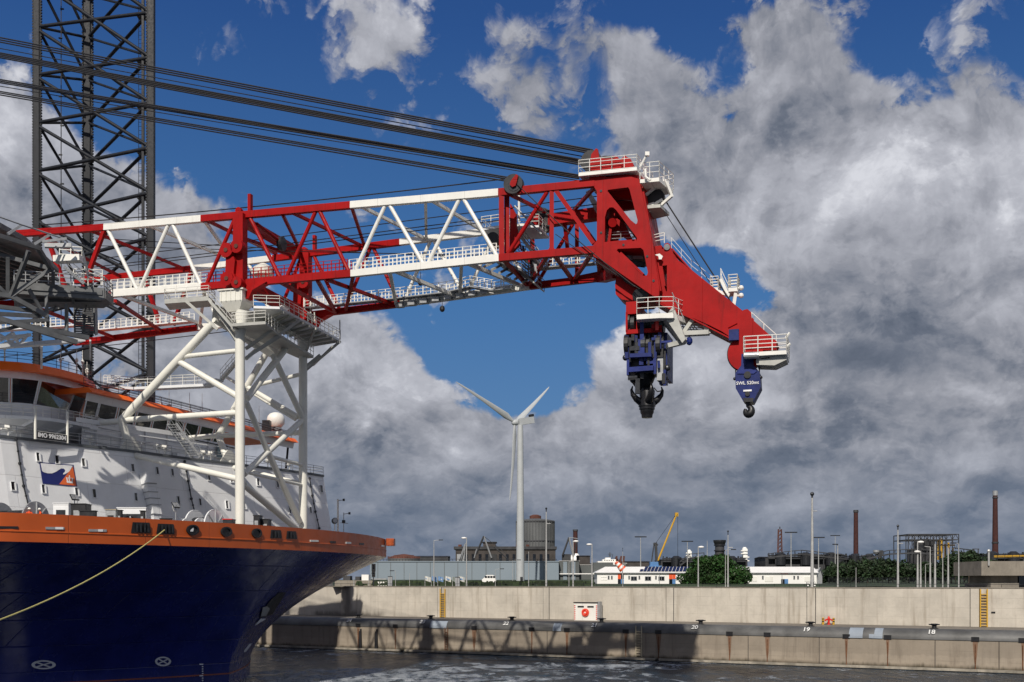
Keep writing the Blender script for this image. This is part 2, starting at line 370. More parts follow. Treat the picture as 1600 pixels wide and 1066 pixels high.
def text_mb(body, origin, right, up, size, depth=.03, align='CENTER', shear=0., bold=0.):
    cu = bpy.data.curves.new('t', 'FONT'); cu.body = body; cu.size = size; cu.align_x = align; cu.align_y = 'CENTER'; cu.extrude = depth; cu.shear = shear; cu.offset = bold; cu.resolution_u = 3
    o = bpy.data.objects.new('t', cu); col.objects.link(o)
    me = bpy.data.meshes.new_from_object(o.evaluated_get(bpy.context.evaluated_depsgraph_get()))
    right, up = Vector(right).normalized(), Vector(up).normalized(); n = right.cross(up)
    mb = MB(); mb.add([Vector(origin) + right * v.co.x + up * v.co.y + n * v.co.z for v in me.vertices], [tuple(p.vertices) for p in me.polygons])
    bpy.data.objects.remove(o); bpy.data.meshes.remove(me); bpy.data.curves.remove(cu); return mb
Z = Vector((0, 0, 1))
def seams(m, dz, dv, vdir, st=.5, width=.035):
    """welded plate seams : shallow grooves every dz metres of height and every dv metres along vdir"""
    n = NT(m.node_tree); b = m.node_tree.nodes['Principled BSDF']; pos = n.new('ShaderNodeNewGeometry').outputs['Position']
    q = n.new('ShaderNodeSeparateXYZ'); n.l.new(pos, q.inputs[0])
    al = n.m('ADD', n.m('MULTIPLY', q.outputs[0], vdir[0]), n.m('MULTIPLY', q.outputs[1], vdir[1]))
    row = n.m('FLOOR', n.m('DIVIDE', q.outputs[2], dz)); al = n.m('ADD', al, n.m('MULTIPLY', row, dv * .37))
    g = None
    for v, d in ((q.outputs[2], dz), (al, dv)):
        fr = n.m('ABSOLUTE', n.m('SUBTRACT', n.m('FRACT', n.m('DIVIDE', v, d)), .5)); w = n.mapr(fr, .5 - width * 2.2 / d, .5, 0, 1); g = w if g is None else n.m('MAXIMUM', g, w)
    # quilting between frames
    ql = n.m('MULTIPLY', n.m('SINE', n.m('MULTIPLY', al, 6.283 / (dv / 4))), .10)
    bp = n.new('ShaderNodeBump'); bp.inputs['Strength'].default_value = st; bp.inputs['Distance'].default_value = .05; bp.invert = True
    n.l.new(n.m('ADD', g, ql), bp.inputs['Height'])
    if b.inputs['Normal'].links: n.l.new(b.inputs['Normal'].links[0].from_socket, bp.inputs['Normal'])
    n.l.new(bp.outputs[0], b.inputs['Normal'])
    src = b.inputs['Base Color'].links[0].from_socket; mm = n.new('ShaderNodeMix', data_type='RGBA', blend_type='MULTIPLY'); n.l.new(n.m('MULTIPLY', g, .35), mm.inputs[0]); n.l.new(src, mm.inputs[6]); mm.inputs[7].default_value = (.45, .42, .4, 1); n.l.new(mm.outputs[2], b.inputs['Base Color'])
seams(NAVY, 2.6, 9.0, (.37, .93), .5); seams(ORANGE, 50, 7.0, (.37, .93), .4); seams(SHELL, 3.1, 8.0, (.37, .93), .35, .025)
seams(RED, 50, 4.6, (.958, -.287), .25, .03); seams(WHITE, 50, 4.6, (.958, -.287), .25, .03)

# ================================================================== ground, water
GZ = 10.45   # level of the land behind the wall
QE = Vector((-.874, .486, 0)).normalized(); QN = Vector((-.486, -.874, 0)).normalized()   # along the quay (to the left, away) and towards the camera
def QH(px, py, setback=0.0):
    p0 = Vector((63.3, 142.5, 0)) - QN * setback
    return on_plane(px, py, p0, QN)
UPB = 10.0   # the upper wall stands this far back from the quay edge
mb = MB(); mb.add([(-6000, -200, 0), (6000, -200, 0), (6000, 6000, 0), (-6000, 6000, 0)], [(0, 1, 2, 3)])
wm = bpy.data.materials.new('harbour_water'); wm.use_nodes = True; n = NT(wm.node_tree); b = wm.node_tree.nodes['Principled BSDF']
pos = n.new('ShaderNodeNewGeometry').outputs['Position']
n1 = n.noise(n.vscale(pos, (1, .34, 1)), .55, 6, .66, .4); n2 = n.noise(n.vscale(pos, (1, .5, 1)), .14, 3, .5)
foamn = n.noise(n.vscale(pos, (.6, .45, 1)), .30, 10, .72, 1.2); sp = n.new('ShaderNodeSeparateXYZ'); n.l.new(pos, sp.inputs[0])
# churned water spreads from the bow along the quay
dx = n.m('DIVIDE', n.m('SUBTRACT', sp.outputs[0], -12.0), 34.0); dy = n.m('DIVIDE', n.m('SUBTRACT', sp.outputs[1], 138.0), 26.0)
chr_ = n.m('SUBTRACT', 1.0, n.m('SQRT', n.m('ADD', n.m('MULTIPLY', dx, dx), n.m('MULTIPLY', dy, dy))), clamp=True)
fpat = n.noise(n.vscale(pos, (.5, 1, 1)), .05, 2, .5)
foam = n.m('MULTIPLY', n.mapr(n.m('ADD', n.m('ADD', foamn, n.m('MULTIPLY', chr_, .13)), n.m('MULTIPLY', n.m('SUBTRACT', fpat, .5), .4)), .562, .625), n.mapr(n1, .36, .54))
n.l.new(n.mix(foam, n.mix(chr_, (.014, .036, .066, 1), (.030, .068, .108, 1)), (.66, .70, .74, 1)), b.inputs['Base Color'])
n.l.new(n.mapr(foam, 0, 1, .2, .7, False), b.inputs['Roughness']); b.inputs['Specular Tint'].default_value = (.55, .72, 1.0, 1)
bp = n.new('ShaderNodeBump'); bp.inputs['Strength'].default_value = 1.0; bp.inputs['Distance'].default_value = 6.0
n.l.new(n.m('ADD', n.m('MULTIPLY', n1, 1.5), n.m('MULTIPLY', n2, 1.6)), bp.inputs['Height']); n.l.new(bp.outputs[0], b.inputs['Normal'])
mb.build('water', wm, kind='structure')
# land sheet behind the wall, to the horizon
def qpt(s, back, z): return Vector((63.3, 142.5, 0)) + QE * s - QN * back + Z * z
mb = MB(); a = qpt(-400, UPB + 1.2, GZ); c = qpt(520, UPB + 1.2, GZ)
mb.add([a, c, c - QN * 9000 + QE * 6000, a - QN * 9000 - QE * 6000], [(0, 1, 2, 3)]); mb.build('ground', GROUND, kind='structure')
# grass bank
mb = MB(); rows = []
for D_, z in ((205, 10.47), (225, 10.9), (300, 10.95), (345, 11.3), (425, 11.5), (440, 12.2), (1200, 12.2)):
    rows.append([P(520 + 1200 * i / 24, 909, D_) * 1.0 for i in range(25)])
    for p in rows[-1]: p.z = z + random.uniform(-.12, .12) * (1 if D_ < 1000 else 0)
vs = [p for r in rows for p in r]; mb.add(vs, [(j * 25 + i, j * 25 + i + 1, (j + 1) * 25 + i + 1, (j + 1) * 25 + i) for j in range(len(rows) - 1) for i in range(24)])
mb.build('grass_bank', GRASS, kind='structure', smooth=True)
# grass tufts on the bank
mb = MB()
for i in range(2600):
    p = P(random.uniform(560, 925), 909, random.uniform(208, 330)); p.z = 10.7
    w = random.uniform(.2, .8); h = random.uniform(.25, .9); a_ = random.uniform(0, 3.14)
    d = Vector((math.cos(a_), math.sin(a_), 0)) * w
    mb.add([p - d, p + d, p + d * .5 + Z * h, p - d * .6 + Z * h], [(0, 1, 2, 3)])
mb.build('tall_grass', GRASS, label='rough tall grass growing on the bank behind the quay wall', cat='grass', kind='stuff')

# ================================================================== far industry
def pb(mb, x0, y0, x1, y1, D_, depth, y1z=None):
    """box whose front face fills the given outline at the given distance"""
    a = P(x0, y0, D_); c = P(x1, y1, D_)
    zb = c.z if y1z is None else y1z
    return mb.box(((a.x + c.x) / 2, D_ + depth / 2, (a.z + zb) / 2), (abs(c.x - a.x), depth, abs(a.z - zb)))
# wind turbine
D_ = 425; base = P(813, 909, D_); base.z = GZ
t = empty('wind_turbine', base, 'tall white wind turbine with three blades, rising beside the long grey hall', 'wind turbine')
top = P(813.5, 664, D_)
mb = MB(); mb.lathe(base, [(1.58, 0), (1.55, 2), (1.37, 20), (1.06, top.z - GZ - 2), (.95, top.z - GZ)], 28); tw = mb.build('tower', TURB, t, smooth=True)
for z in (18, 36): MB().lathe(base + Z * z, [(1.49 - z * .0095, 0), (1.49 - z * .0095, .2)], 28).build('tower_flange', STEEL, tw)
mb = MB(); mb.box(base + Vector((.4, -1.6, 1.6)), (.9, .3, 2.2)); mb.build('door', DARKM, tw)
hub = P(804.5, 660.5, D_); tail = P(832, 656.5, D_ + 4)
mb = MB(); ax = frame(tail - hub); c0 = hub.lerp(tail, .55)
prof = [(-.40, 1.5), (-.30, 1.9), (.35, 1.9), (.5, 1.3)]; L = (tail - hub).length
mb.box(hub.lerp(tail, .62), (L * .76, 2.3, 2.4), ax); mb.box(hub.lerp(tail, .24), (L * .12, 1.9, 2.0), ax); nc = mb.build('nacelle', TURB, t)
MB().box(hub.lerp(tail, .93) + Z * 1.75, (1.5, 1.4, .95), ax).build('cooler', DARKM, nc)
mb = MB(); mb.lathe(hub + ax[0] * .7, [(1.1, 0), (1.15, .55), (1.0, 1.2), (.7, 1.75), (.2, 2.0)], 18, -ax[0]); mb.build('hub', TURB, t, smooth=True)
for tx, ty, dd in ((717.5, 596.5, -13), (862.5, 604, 16), (801, 781, -2)):
    tip = P(tx, ty, D_ + dd); r0 = hub - ax[0] * .2; d = (tip - r0); L = d.length; d.normalize(); th = ax[0].cross(d).normalized(); w = (ax[0] - d * ax[0].dot(d)).normalized()
    mb = MB(); vs = []; fs = []
    st = [(a_, b_ * .68, c_ * .68) for a_, b_, c_ in [(0, .75, .75), (.05, .8, .7), (.16, 1.75, .5), (.3, 1.45, .38), (.55, 1.0, .26), (.8, .62, .16), (.95, .38, .09), (1, .12, .05)]]
    for k, cw, ct in st:
        tw_ = (1 - k) * .5; ww = w * math.cos(tw_) + th * math.sin(tw_); tt = th * math.cos(tw_) - w * math.sin(tw_); c = r0 + d * L * k - ax[0] * (2.2 * k * k) * .6
        vs += [c + ww * (cw * math.cos(2 * math.pi * i / 10) + .25 * cw) + tt * (ct * math.sin(2 * math.pi * i / 10)) for i in range(10)]
    for k in range(len(st) - 1):
        fs += [(k * 10 + i, k * 10 + (i + 1) % 10, (k + 1) * 10 + (i + 1) % 10, (k + 1) * 10 + i) for i in range(10)]
    fs += [tuple(range(9, -1, -1)), tuple(range((len(st) - 1) * 10, len(st) * 10))]
    mb.add(vs, fs); mb.build('blade', TURB, t, smooth=True)

# gasholder
D_ = 900; base = P(836.5, 909, D_); base.z = GZ; k = D_ / F
t = empty('gasholder', base, 'big grey cylindrical gasholder with a small red-brown cap, behind the wind turbine tower', 'storage tank')
H = P(0, 814, D_).z - GZ; r = 29.5 * k
MB().lathe(base, [(r, 0), (r, H)], 64).build('shell', GASH, t, smooth=True)
mb = MB()
for z in (.05, .38, .66, .97): mb.lathe(base + Z * H * z, [(r + .5, 0), (r + .5, .9)], 64)
mb.build('ring_walkway', INDUS, t)
mb = MB()
for i in range(40):
    a_ = 2 * math.pi * i / 40; p = base + Vector((math.cos(a_), math.sin(a_), 0)) * (r + .25); mb.tube(p, p + Z * H, .28, n=5)
mb.build('shell_rib', GASH, t, kind='stuff')
MB().lathe(base + Z * H, [(r, 0), (r * .75, .9), (r * .3, 1.7), (.5, 2)], 48).build('roof', GASH, t)
MB().lathe(base + Z * (H + 1.2), [(9 * k, 0), (9 * k, 2.6), (4 * k, 3.6)], 24).build('roof_cap', RUST, t)

# works hall
D_ = 820; base = P(790, 909, D_ + 20); base.z = GZ
t = empty('works_hall', base, 'long dark brown steelworks hall with a taller middle block, left of the gasholder', 'industrial building')
mb = MB(); pb(mb, 712, 858, 868, 880, D_, 60, GZ); hw = mb.build('wall', DBRICK, t)
mb = MB(); pb(mb, 709, 854, 870, 858.5, D_ - 1, 62); mb.build('roof', INDUS, t)
mb = MB(); pb(mb, 755, 847.5, 774, 854, D_ + 10, 25); mb.build('roof_block', DBRICK, t); mb = MB(); pb(mb, 753, 846.5, 776, 847.6, D_ + 9, 27); mb.build('block_roof', INDUS, t)
for i in range(14):
    x = 716 + i * 10.6; mb = MB(); pb(mb, x, 866, x + 4.5, 878, D_ - .4, .8); mb.build('window', GLASS, hw)
for x in (716, 806, 822): mb = MB(); pb(mb, x, 851, x + 5, 855, D_ + 6, 6); mb.build('roof_vent', RUST, t)
# long grey hall
D_ = 470; base = P(735, 909, D_); base.z = GZ
t = empty('grey_hall', base, 'very long flat blue-grey hall with a plain panelled wall, in front of the steelworks', 'industrial building')
mb = MB(); pb(mb, 578, 878, 873, 905.5, D_, 30, GZ); pb(mb, 577, 876.8, 874, 878.2, D_ - .3, 30.6); hw = mb.build('wall', CLAD, t)
for i, x in enumerate((590, 610, 631, 651, 672, 694, 715, 737, 759, 781, 803, 826, 850)): mb = MB(); pb(mb, x, 878.4, x + .7, 905.6, D_ - .08, .2, GZ); mb.build('panel_joint', CLADD, hw)
mb = MB()
for i in range(60): mb.tube(P(580 + i * 4.9, 877, D_), P(580 + i * 4.9, 873.8, D_), .09, n=4)
mb.tube(P(580, 873.8, D_), P(870, 873.8, D_), .09, n=4); mb.build('roof_railing', INDUS, t)
D_ = 480; base = P(945, 909, D_); base.z = GZ
t = empty('dark_grey_hall', base, 'lower dark green-grey hall with a white base line, right of the wind turbine', 'industrial building')
mb = MB(); pb(mb, 873.8, 877, 905, 905, D_ - 6, 30, GZ); pb(mb, 905.2, 883, 978, 904, D_, 30, GZ); pb(mb, 927, 879, 958, 904, D_ - 5, 20, GZ); hw = mb.build('wall', CLADD, t)
mb = MB(); pb(mb, 905, 882.2, 978, 883.2, D_ - .2, 30.4); pb(mb, 873, 876, 906, 877, D_ - 6.2, 30); mb.build('roof_edge', STEEL, t)
for x in (880, 893): mb = MB(); pb(mb, x, 878, x + 6, 904, D_ - 6.3, .4, GZ); mb.build('panel', CLAD, hw)
mb = MB(); pb(mb, 873.5, 896, 1000, 897.4, D_ - 7.4, .5); mb.build('base_rail', WHB, t)
# brown dome roof far left
D_ = 700; base = P(631, 909, D_); base.z = GZ
t = empty('domed_tank', base, 'low wide tank with a red-brown domed roof, behind the grey hall', 'storage tank'); r = 25 * D_ / F; H = P(0, 873, D_).z - GZ
MB().lathe(base, [(r, 0), (r, H)], 40).build('shell', GASH, t); MB().lathe(base + Z * H, [(r, 0), (r * .9, .9), (r * .6, 2.0), (r * .2, 2.6), (.4, 2.8)], 40).build('roof', RUST, t)
mb = MB(); mb.lathe(base + Z * (H + 1.9), [(r * .62, 0), (r * .62, .2)], 40)
for i in range(40):
    a_ = 2 * math.pi * i / 40; p = base + Vector((math.cos(a_) * r, math.sin(a_) * r, H)); mb.tube(p, p + Z * 1.4, .1, n=4)
mb.build('roof_railing', RUST, t)
# harbour grab cranes (dark)
def unloader(pts, D_, label, mats, foot):
    base = P(foot, 909, D_); base.z = GZ; t = empty('harbour_crane', base, label, 'crane', 'grab cranes of the steelworks')
    mb = MB(); pb(mb, foot - 7, 866, foot + 6, 880, D_, 10, GZ); mb.build('crane_house', mats[0], t)
    mb = MB()
    for i, (x0, y0, x1, y1, w) in enumerate(pts):
        mb2 = MB(); a = P(x0, y0, D_); b_ = P(x1, y1, D_); u = frame(b_ - a, Vector((0, 1, 0)))[2]; n_ = max(3, int((b_ - a).length / 4))
        for sy in (-1, 1):
            o = Vector((0, sy * 1.1, 0))
            mb2.tube(a + o, b_ + o, w * .3, n=5); mb2.tube(a + o + u * w * .9, b_ + o + u * w * .4, w * .25, n=5)
            for j in range(n_):
                p = a.lerp(b_, j / n_); q = a.lerp(b_, (j + 1) / n_); mb2.tube(p + o, q + o + u * w * .7, w * .16, n=4)
        mb2.build('jib' if i < 2 else 'strut', mats[i % 2], t)
    return t
unloader([(744, 866, 756, 838, 2.0), (756, 838, 768, 872, 1.6), (772, 855, 792, 872, 1.4), (741, 872, 745, 858, 1.2), (756, 838, 792, 866, .5)], 760, 'dark harbour crane with an angular folded jib, in front of the works hall', (INDUS, GREY), 770)
unloader([(879, 868, 889, 840, 1.8), (889, 840, 896, 870, 1.8), (897, 868, 902, 842, 1.2), (889, 840, 903, 842, .7)], 700, 'black and grey harbour crane beside the brown chimney with the white foot', (INDUS, GREY), 886)
t = unloader([(716, 880, 727, 850, 1.2), (727, 850, 725, 880, .9), (719, 880, 729, 846, .8)], 740, 'pale slender harbour crane jib at the left end of the works hall', (GREY, GREY), 721)
# chimneys
def chimney(px, w0, w1, ytop, D_, m, label, bands=(), foot=None, cap=None):
    base = P(px, 909, D_); base.z = GZ; k = D_ / F; t = empty('chimney', base, label, 'chimney', 'factory chimneys'); H = P(0, ytop, D_).z - GZ
    MB().lathe(base, [(w0 / 2 * k, 0), (w1 / 2 * k, H)], 24).build('shaft', m, t, smooth=True)
    for z in bands: r_ = ((w0 + (w1 - w0) * z) / 2 + .7) * k; MB().lathe(base + Z * H * z, [(r_, 0), (r_, 1.1)], 24).build('collar', INDUS, t)
    MB().lathe(base + Z * (H - 1.0), [(w1 / 2 * k + .25, -2 if cap else 0), (w1 / 2 * k + .25, 1.2), (w1 / 2 * k * .6, 1.25)], 24).build('crown', cap or INDUS, t)
    if foot: MB().lathe(base, [(foot[0] * k, 0), (foot[0] * k, P(0, foot[1], D_).z - GZ), (w0 / 2 * k + .1, P(0, foot[2], D_).z - GZ)], 20).build('foot', foot[3], t)
    return t
chimney(899, 8, 7, 828, 780, BRICK, 'short brown chimney with a white conical foot, right of the gasholder', (.5,), (11, 874, 865, WHB))
chimney(1337.3, 8.4, 6.4, 797.5, 820, BRICK, 'dark red brick chimney over the trees, left of the steel frame works', (.34, .97))
chimney(1555, 10.5, 6.8, 767.5, 780, BRICK, 'tallest red chimney with a pale grey top, above the concrete bunker', (.25, .43, .92), None, GREY)
chimney(1099, .1, .1, 905, 600, BRICK, 'x') if False else None
# blue and yellow mobile crane
D_ = 640; base = P(1029, 909, D_); base.z = GZ
t = empty('mobile_crane', base, 'harbour crane with blue cab, black mast and long raised yellow lattice jib', 'crane')
mb = MB(); pb(mb, 1016, 878, 1029, 886, D_, 5); pb(mb, 1014, 884, 1034, 886.5, D_ - .5, 6, GZ); mb.build('crane_house', BLUED, t)
mb = MB(); mb.bar(P(1026.5, 885, D_ + 2), P(1024.5, 848, D_ + 2), 1.4); mb.bar(P(1021, 849, D_ + 2), P(1028, 852, D_ + 2), 1.0); mb.tube(P(1018, 878, D_ + 2), P(1022, 850, D_ + 2), .3); mb.build('mast', INDUS, t)
mb = MB(); a = P(1028, 876, D_); b_ = P(1057.5, 803, D_); u = frame(b_ - a, Vector((0, 1, 0)))[2]
for sy in (-.9, .9):
    for su in (-.9, .9): mb.tube(a + Vector((0, sy, 0)) + u * su, b_ + Vector((0, sy, 0)) + u * su * .5, .32, n=5)
for j in range(20):
    p = a.lerp(b_, j / 20); q = a.lerp(b_, (j + 1) / 20); s_ = 1 if j % 2 else -1; mb.tube(p - Vector((0, .9, 0)) + u * s_ * .9, q - Vector((0, .9, 0)) - u * s_ * .8, .2, n=4)
mb.build('jib', YEL, t); mb = MB(); pb(mb, 1055, 801, 1060, 807, D_ - 1, 2.5); mb.build('jib_head', YEL, t)
mb = MB(); mb.tube(P(1059, 806, D_), P(1059, 873, D_), .10, n=4); mb.tube(P(1024.5, 849, D_), P(1057, 803, D_), .10, n=4); mb.build('hoist_rope', ROPE, t)
# black tower and cream towers, lattice mast
D_ = 760; k = D_ / F; base = P(1124.5, 909, D_); base.z = GZ
t = empty('cooling_stack', base, 'squat black ribbed stack with a wide rim, behind the round bush', 'industrial tower'); H = P(0, 845, D_).z - GZ
MB().lathe(base, [(8 * k, 0), (7.2 * k, H * .9), (7.2 * k, H)], 20).build('shaft', INDUS, t)
mb = MB()
for z in (.45, .6, .75, .88): mb.lathe(base + Z * H * z, [(9 * k, 0), (9 * k, .8)], 20)
mb.lathe(base + Z * (H - .6), [(8 * k, -2), (10 * k, 0), (10 * k, 1), (6 * k, 1.1)], 20); mb.build('gallery', DARKM, t)
for px, w, y0, D_, lab in ((1077, 8, 859, 800, 'cream process tower with rounded top, left of the round bush'), (1091, 6, 869, 800, 'small cream process tower beside the taller one, just left of the bush'), (1163.5, 10, 855, 800, 'cream stepped process tower right of the black stack')):
    k = D_ / F; base = P(px, 909, D_); base.z = GZ; t = empty('process_tower', base, lab, 'industrial tower', 'cream process towers'); H = P(0, y0, D_).z - GZ
    MB().lathe(base, [(w * .38 * k, 0), (w * .38 * k, H - 1), (w * .2 * k, H)], 14).build('column', WHB, t)
    mb = MB()
    for z in (.62, .72, .82, .9): mb.box(base + Z * H * z + Vector((.6 * (1 if z < .8 else -1), 0, 0)), (w * k, w * k, .8))
    mb.box(base + Vector((w * .3 * k, -1, H * .75)), (.8, .8, H * .4)); mb.build('gallery', WHB, t)
D_ = 700; base = P(1218.5, 909, D_); base.z = GZ; t = empty('lattice_mast', base, 'thin dark red and grey lattice mast left of the tall lamp mast', 'mast')
mb = MB(); H = P(0, 827, D_).z - GZ
for sx, sy in ((-1, -1), (1, -1), (1, 1), (-1, 1)): mb.tube(base + Vector((sx * 1.6, sy * 1.6, 0)), base + Vector((sx * .9, sy * .9, H)), .22, n=4)
for i in range(14):
    z0, z1 = H * i / 14, H * (i + 1) / 14; r0 = 1.6 - .7 * i / 14
    for s_ in (-1, 1): mb.tube(base + Vector((-r0, s_ * r0, z0)), base + Vector((r0, s_ * r0, z1)), .14, n=4); mb.tube(base + Vector((s_ * r0, -r0, z1)), base + Vector((-s_ * r0, -r0, z0)), .12, n=4)
mb.build('frame', RUST, t); MB().tube(base + Z * H, base + Z * (H + 1.5), .35).build('mast_head', INDUS, t)
# dark pipe racks and low sheds along the horizon
def shed(name, x0, y0, x1, D_, lab, m, extra=None, depth=30, roofm=None):
    base = P((x0 + x1) / 2, 909, D_); base.z = GZ; t = empty(name, base, lab, 'industrial building', 'dark works buildings on the horizon')
    mb = MB(); pb(mb, x0, y0 + 2, x1, 905, D_, depth, GZ); mb.build('wall', m, t)
    a, c = P(x0, y0 + 2, D_), P(x1, y0 + 2, D_); h = 2 * D_ / F; mb = MB()
    w = depth; mb.add([a + Vector((-.5, -.5, 0)), c + Vector((.5, -.5, 0)), c + Vector((.5, w, 0)), a + Vector((-.5, w, 0)), a + Vector((-.5, w / 2, h)), c + Vector((.5, w / 2, h))], [(0, 1, 5, 4), (2, 3, 4, 5), (0, 4, 3), (1, 2, 5), (0, 3, 2, 1)])
    mb.build('roof', roofm or INDUS, t)
    if extra: extra(t)
    return t
shed('works_shed', 905, 867, 922, 690, 'brown works shed left of the white ship superstructure', DBRICK)
shed('works_shed', 970, 876, 1016, 660, 'low brown works shed left of the blue crane', DBRICK)
def pipes(x0, x1, y, D_, seed):
    def f(t):
        rnd = random.Random(seed); mb = MB()
        for i in range(int((x1 - x0) / 5)):
            x = x0 + i * 5 + rnd.uniform(0, 3); h = rnd.uniform(2, 8); mb.tube(P(x, y + 6, D_ - 2), P(x + rnd.uniform(-2, 2), y - h * .4, D_ - 2), rnd.uniform(.2, .7), n=6)
        for yy in (y + 1, y + 3.5, y + 6): mb.tube(P(x0, yy, D_ - 3), P(x1, yy + rnd.uniform(-1, 1), D_ - 3), .45, n=6)
        mb.build('pipework', DARKM, t)
        for i in range(3):
            x = x0 + (x1 - x0) * (i + .5) / 3; MB().lathe(P(x, y + 16, D_ - 6), [(3, 0), (3, 6), (1.5, 7.2)], 16).build('vessel_tank', DARKM, t)
    return f
shed('works_shed', 1033, 873, 1168, 680, 'long low black shed behind the white building with solar panels', INDUS, pipes(1035, 1165, 872, 680, 1))
shed('works_shed', 1196, 869, 1300, 660, 'black shed hung with pipes, behind the right white building', INDUS, pipes(1200, 1318, 867, 660, 2))
shed('works_shed', 1300, 872, 1372, 700, 'dark shed behind the trees, under the dark red chimney', INDUS, pipes(1300, 1370, 868, 700, 3))
shed('works_shed', 1500, 869, 1640, 640, 'dark shed behind the concrete bunker at the right edge', INDUS, pipes(1500, 1600, 866, 640, 4))
shed('works_shed', 640, 868, 700, 900, 'far grey shed over the roof of the long grey hall', INDUS)
# conveyor galleries
def conveyor(pts, D_, lab):
    a = P(*pts[0], D_); t = empty('conveyor_gallery', (a.x, a.y, GZ), lab, 'conveyor', 'conveyor galleries'); mb = MB(); lg = MB()
    for (x0, y0), (x1, y1) in zip(pts, pts[1:]):
        p, q = P(x0, y0, D_), P(x1, y1, D_); mb.bar(p, q, 2.2, .8); mb.bar(p + Z * 2.2, q + Z * 2.2, 2.4, .4)
        n_ = max(2, int((q - p).length / 3))
        for i in range(n_ + 1): c = p.lerp(q, i / n_); mb.bar(c, c + Z * 2.2, .3)
        for i in range(0, n_ + 1, 4): c = p.lerp(q, i / n_); MB().tube(Vector((c.x, c.y, GZ)), c, .3, n=5).build('trestle', INDUS, t)
    mb.build('gallery', INDUS, t)
conveyor([(1062, 884), (1078, 872), (1100, 870)], 655, 'short sloping conveyor behind the solar roof')
conveyor([(1200, 872), (1212, 870), (1252, 866), (1322, 874)], 640, 'dark sloping conveyor right of the tall lamp mast')
conveyor([(1345, 875), (1390, 866), (1432, 864), (1470, 868)], 670, 'long dark conveyor rising over the wood to the steel frame works')
conveyor([(1490, 862), (1522, 866)], 670, 'pale conveyor right of the steel frame works')
mb = MB()
# steel frame works
D_ = 690; base = P(1458, 909, D_ + 12); base.z = GZ
t = empty('steel_frame_works', base, 'open steel frame with a flat top grid around yellow pipes, above the wood', 'industrial structure')
x0, x1, dy = 1419, 1498, 26
xs = [x0 + (x1 - x0) * i / 8 for i in range(9)]
for dd in (0, dy):
    for x in xs:
        mb = MB(); p = P(x, 909, D_ + dd); p.z = GZ; q = P(x, 835, D_); q.y += dd; q.x = p.x = P(x, 0, D_).x; mb.tube(p, Vector((p.x, p.y, q.z)), .3, n=5); mb.build('column', INDUS, t)
zt = P(0, 835, D_).z; mb = MB(); XL, XR = P(x0, 0, D_).x, P(x1, 0, D_).x
for z in (zt, zt - 3.2):
    for dd in (0, dy / 2, dy): mb.bar((XL, D_ + dd, z), (XR, D_ + dd, z), .5)
    for x in xs: X_ = P(x, 0, D_).x; mb.bar((X_, D_, z), (X_, D_ + dy, z), .4)
for i in range(16):
    a_ = XL + (XR - XL) * i / 16; c_ = XL + (XR - XL) * (i + 1) / 16; mb.tube((a_, D_, zt if i % 2 else zt - 3.2), (c_, D_, zt - 3.2 if i % 2 else zt), .18, n=4)
    mb.tube((a_, D_, zt - 9 if i % 2 else zt - 3.2), (c_, D_, zt - 3.2 if i % 2 else zt - 9), .12, n=4)
mb.build('roof_grid', INDUS, t)
mb = MB(); pb(mb, 1436, 846, 1461, 880, D_ + 8, 10, GZ); pb(mb, 1424, 858, 1440, 880, D_ + 5, 8, GZ); pb(mb, 1442, 842, 1452, 847, D_ + 9, 6); mb.build('plant_block', INDUS, t)
mb = MB()
for x, y in ((1466, 846), (1471, 843), (1477, 850), (1482, 848), (1489, 856)): mb.tube(P(x, 875, D_ + 4), P(x, y, D_ + 4), .6, n=8)
mb.tube(P(1464, 852, D_ + 4), P(1492, 852, D_ + 4), .4); mb.tube(P(1466, 846, D_ + 4), P(1472, 843, D_ + 4), .6); mb.build('yellow_pipe', YEL, t)
# two small hoppers
base = P(1374, 909, 680); base.z = GZ; t = empty('hopper', base, 'small dark round hopper above the conveyor, left of the steel frame works', 'hopper')
MB().lathe(P(1369, 866, 680), [(1.0, 0), (1.8, 1.2), (1.8, 2.4)], 12).build('drum', GREY, t); mb = MB(); pb(mb, 1370, 860, 1380, 868, 680, 3); pb(mb, 1373, 866, 1378, 870, 681, 2, GZ); mb.build('head', INDUS, t)
# moored ship far away
D_ = 560; base = P(952, 909, D_); base.z = GZ
t = empty('distant_ship', base, 'white superstructure of a ship with a radar mast, behind the dark grey hall', 'ship')
mb = MB(); pb(mb, 934, 877, 966, 884, D_, 9, GZ); pb(mb, 942, 874, 962, 877.2, D_ + 1, 7); pb(mb, 946, 871.5, 954, 874.2, D_ + 2, 4); mb.build('superstructure', WHB, t)
mb = MB(); mb.tube(P(953, 872, D_ + 3), P(953, 863, D_ + 3), .2, n=5); mb.bar(P(950, 866, D_ + 3), P(956, 866, D_ + 3), .3); mb.bar(P(951, 868.5, D_ + 3), P(955, 868.5, D_ + 3), .3); mb.tube(P(957, 872, D_ + 3), P(957.5, 866, D_ + 3), .15, n=5); mb.build('radar_mast', INDUS, t)
for i in range(5): mb = MB(); pb(mb, 944 + i * 3.4, 875, 946 + i * 3.4, 876, D_ + .8, .3); mb.build('window', GLASS, t)
base = P(968, 909, 620); base.z = GZ; t = empty('rubble_hopper', base, 'dark angular hopper beside the distant ship, above the orange and white windsock', 'hopper')
mb = MB(); 
for i in range(9): mb.bar(P(962 + i * 1.4, 885, 620 + i % 3), P(963 + i * 1.3 + random.uniform(-3, 3), 869 + (i % 4) * 2, 620 + i % 3), .9)
mb.build('frame', RUST, t)

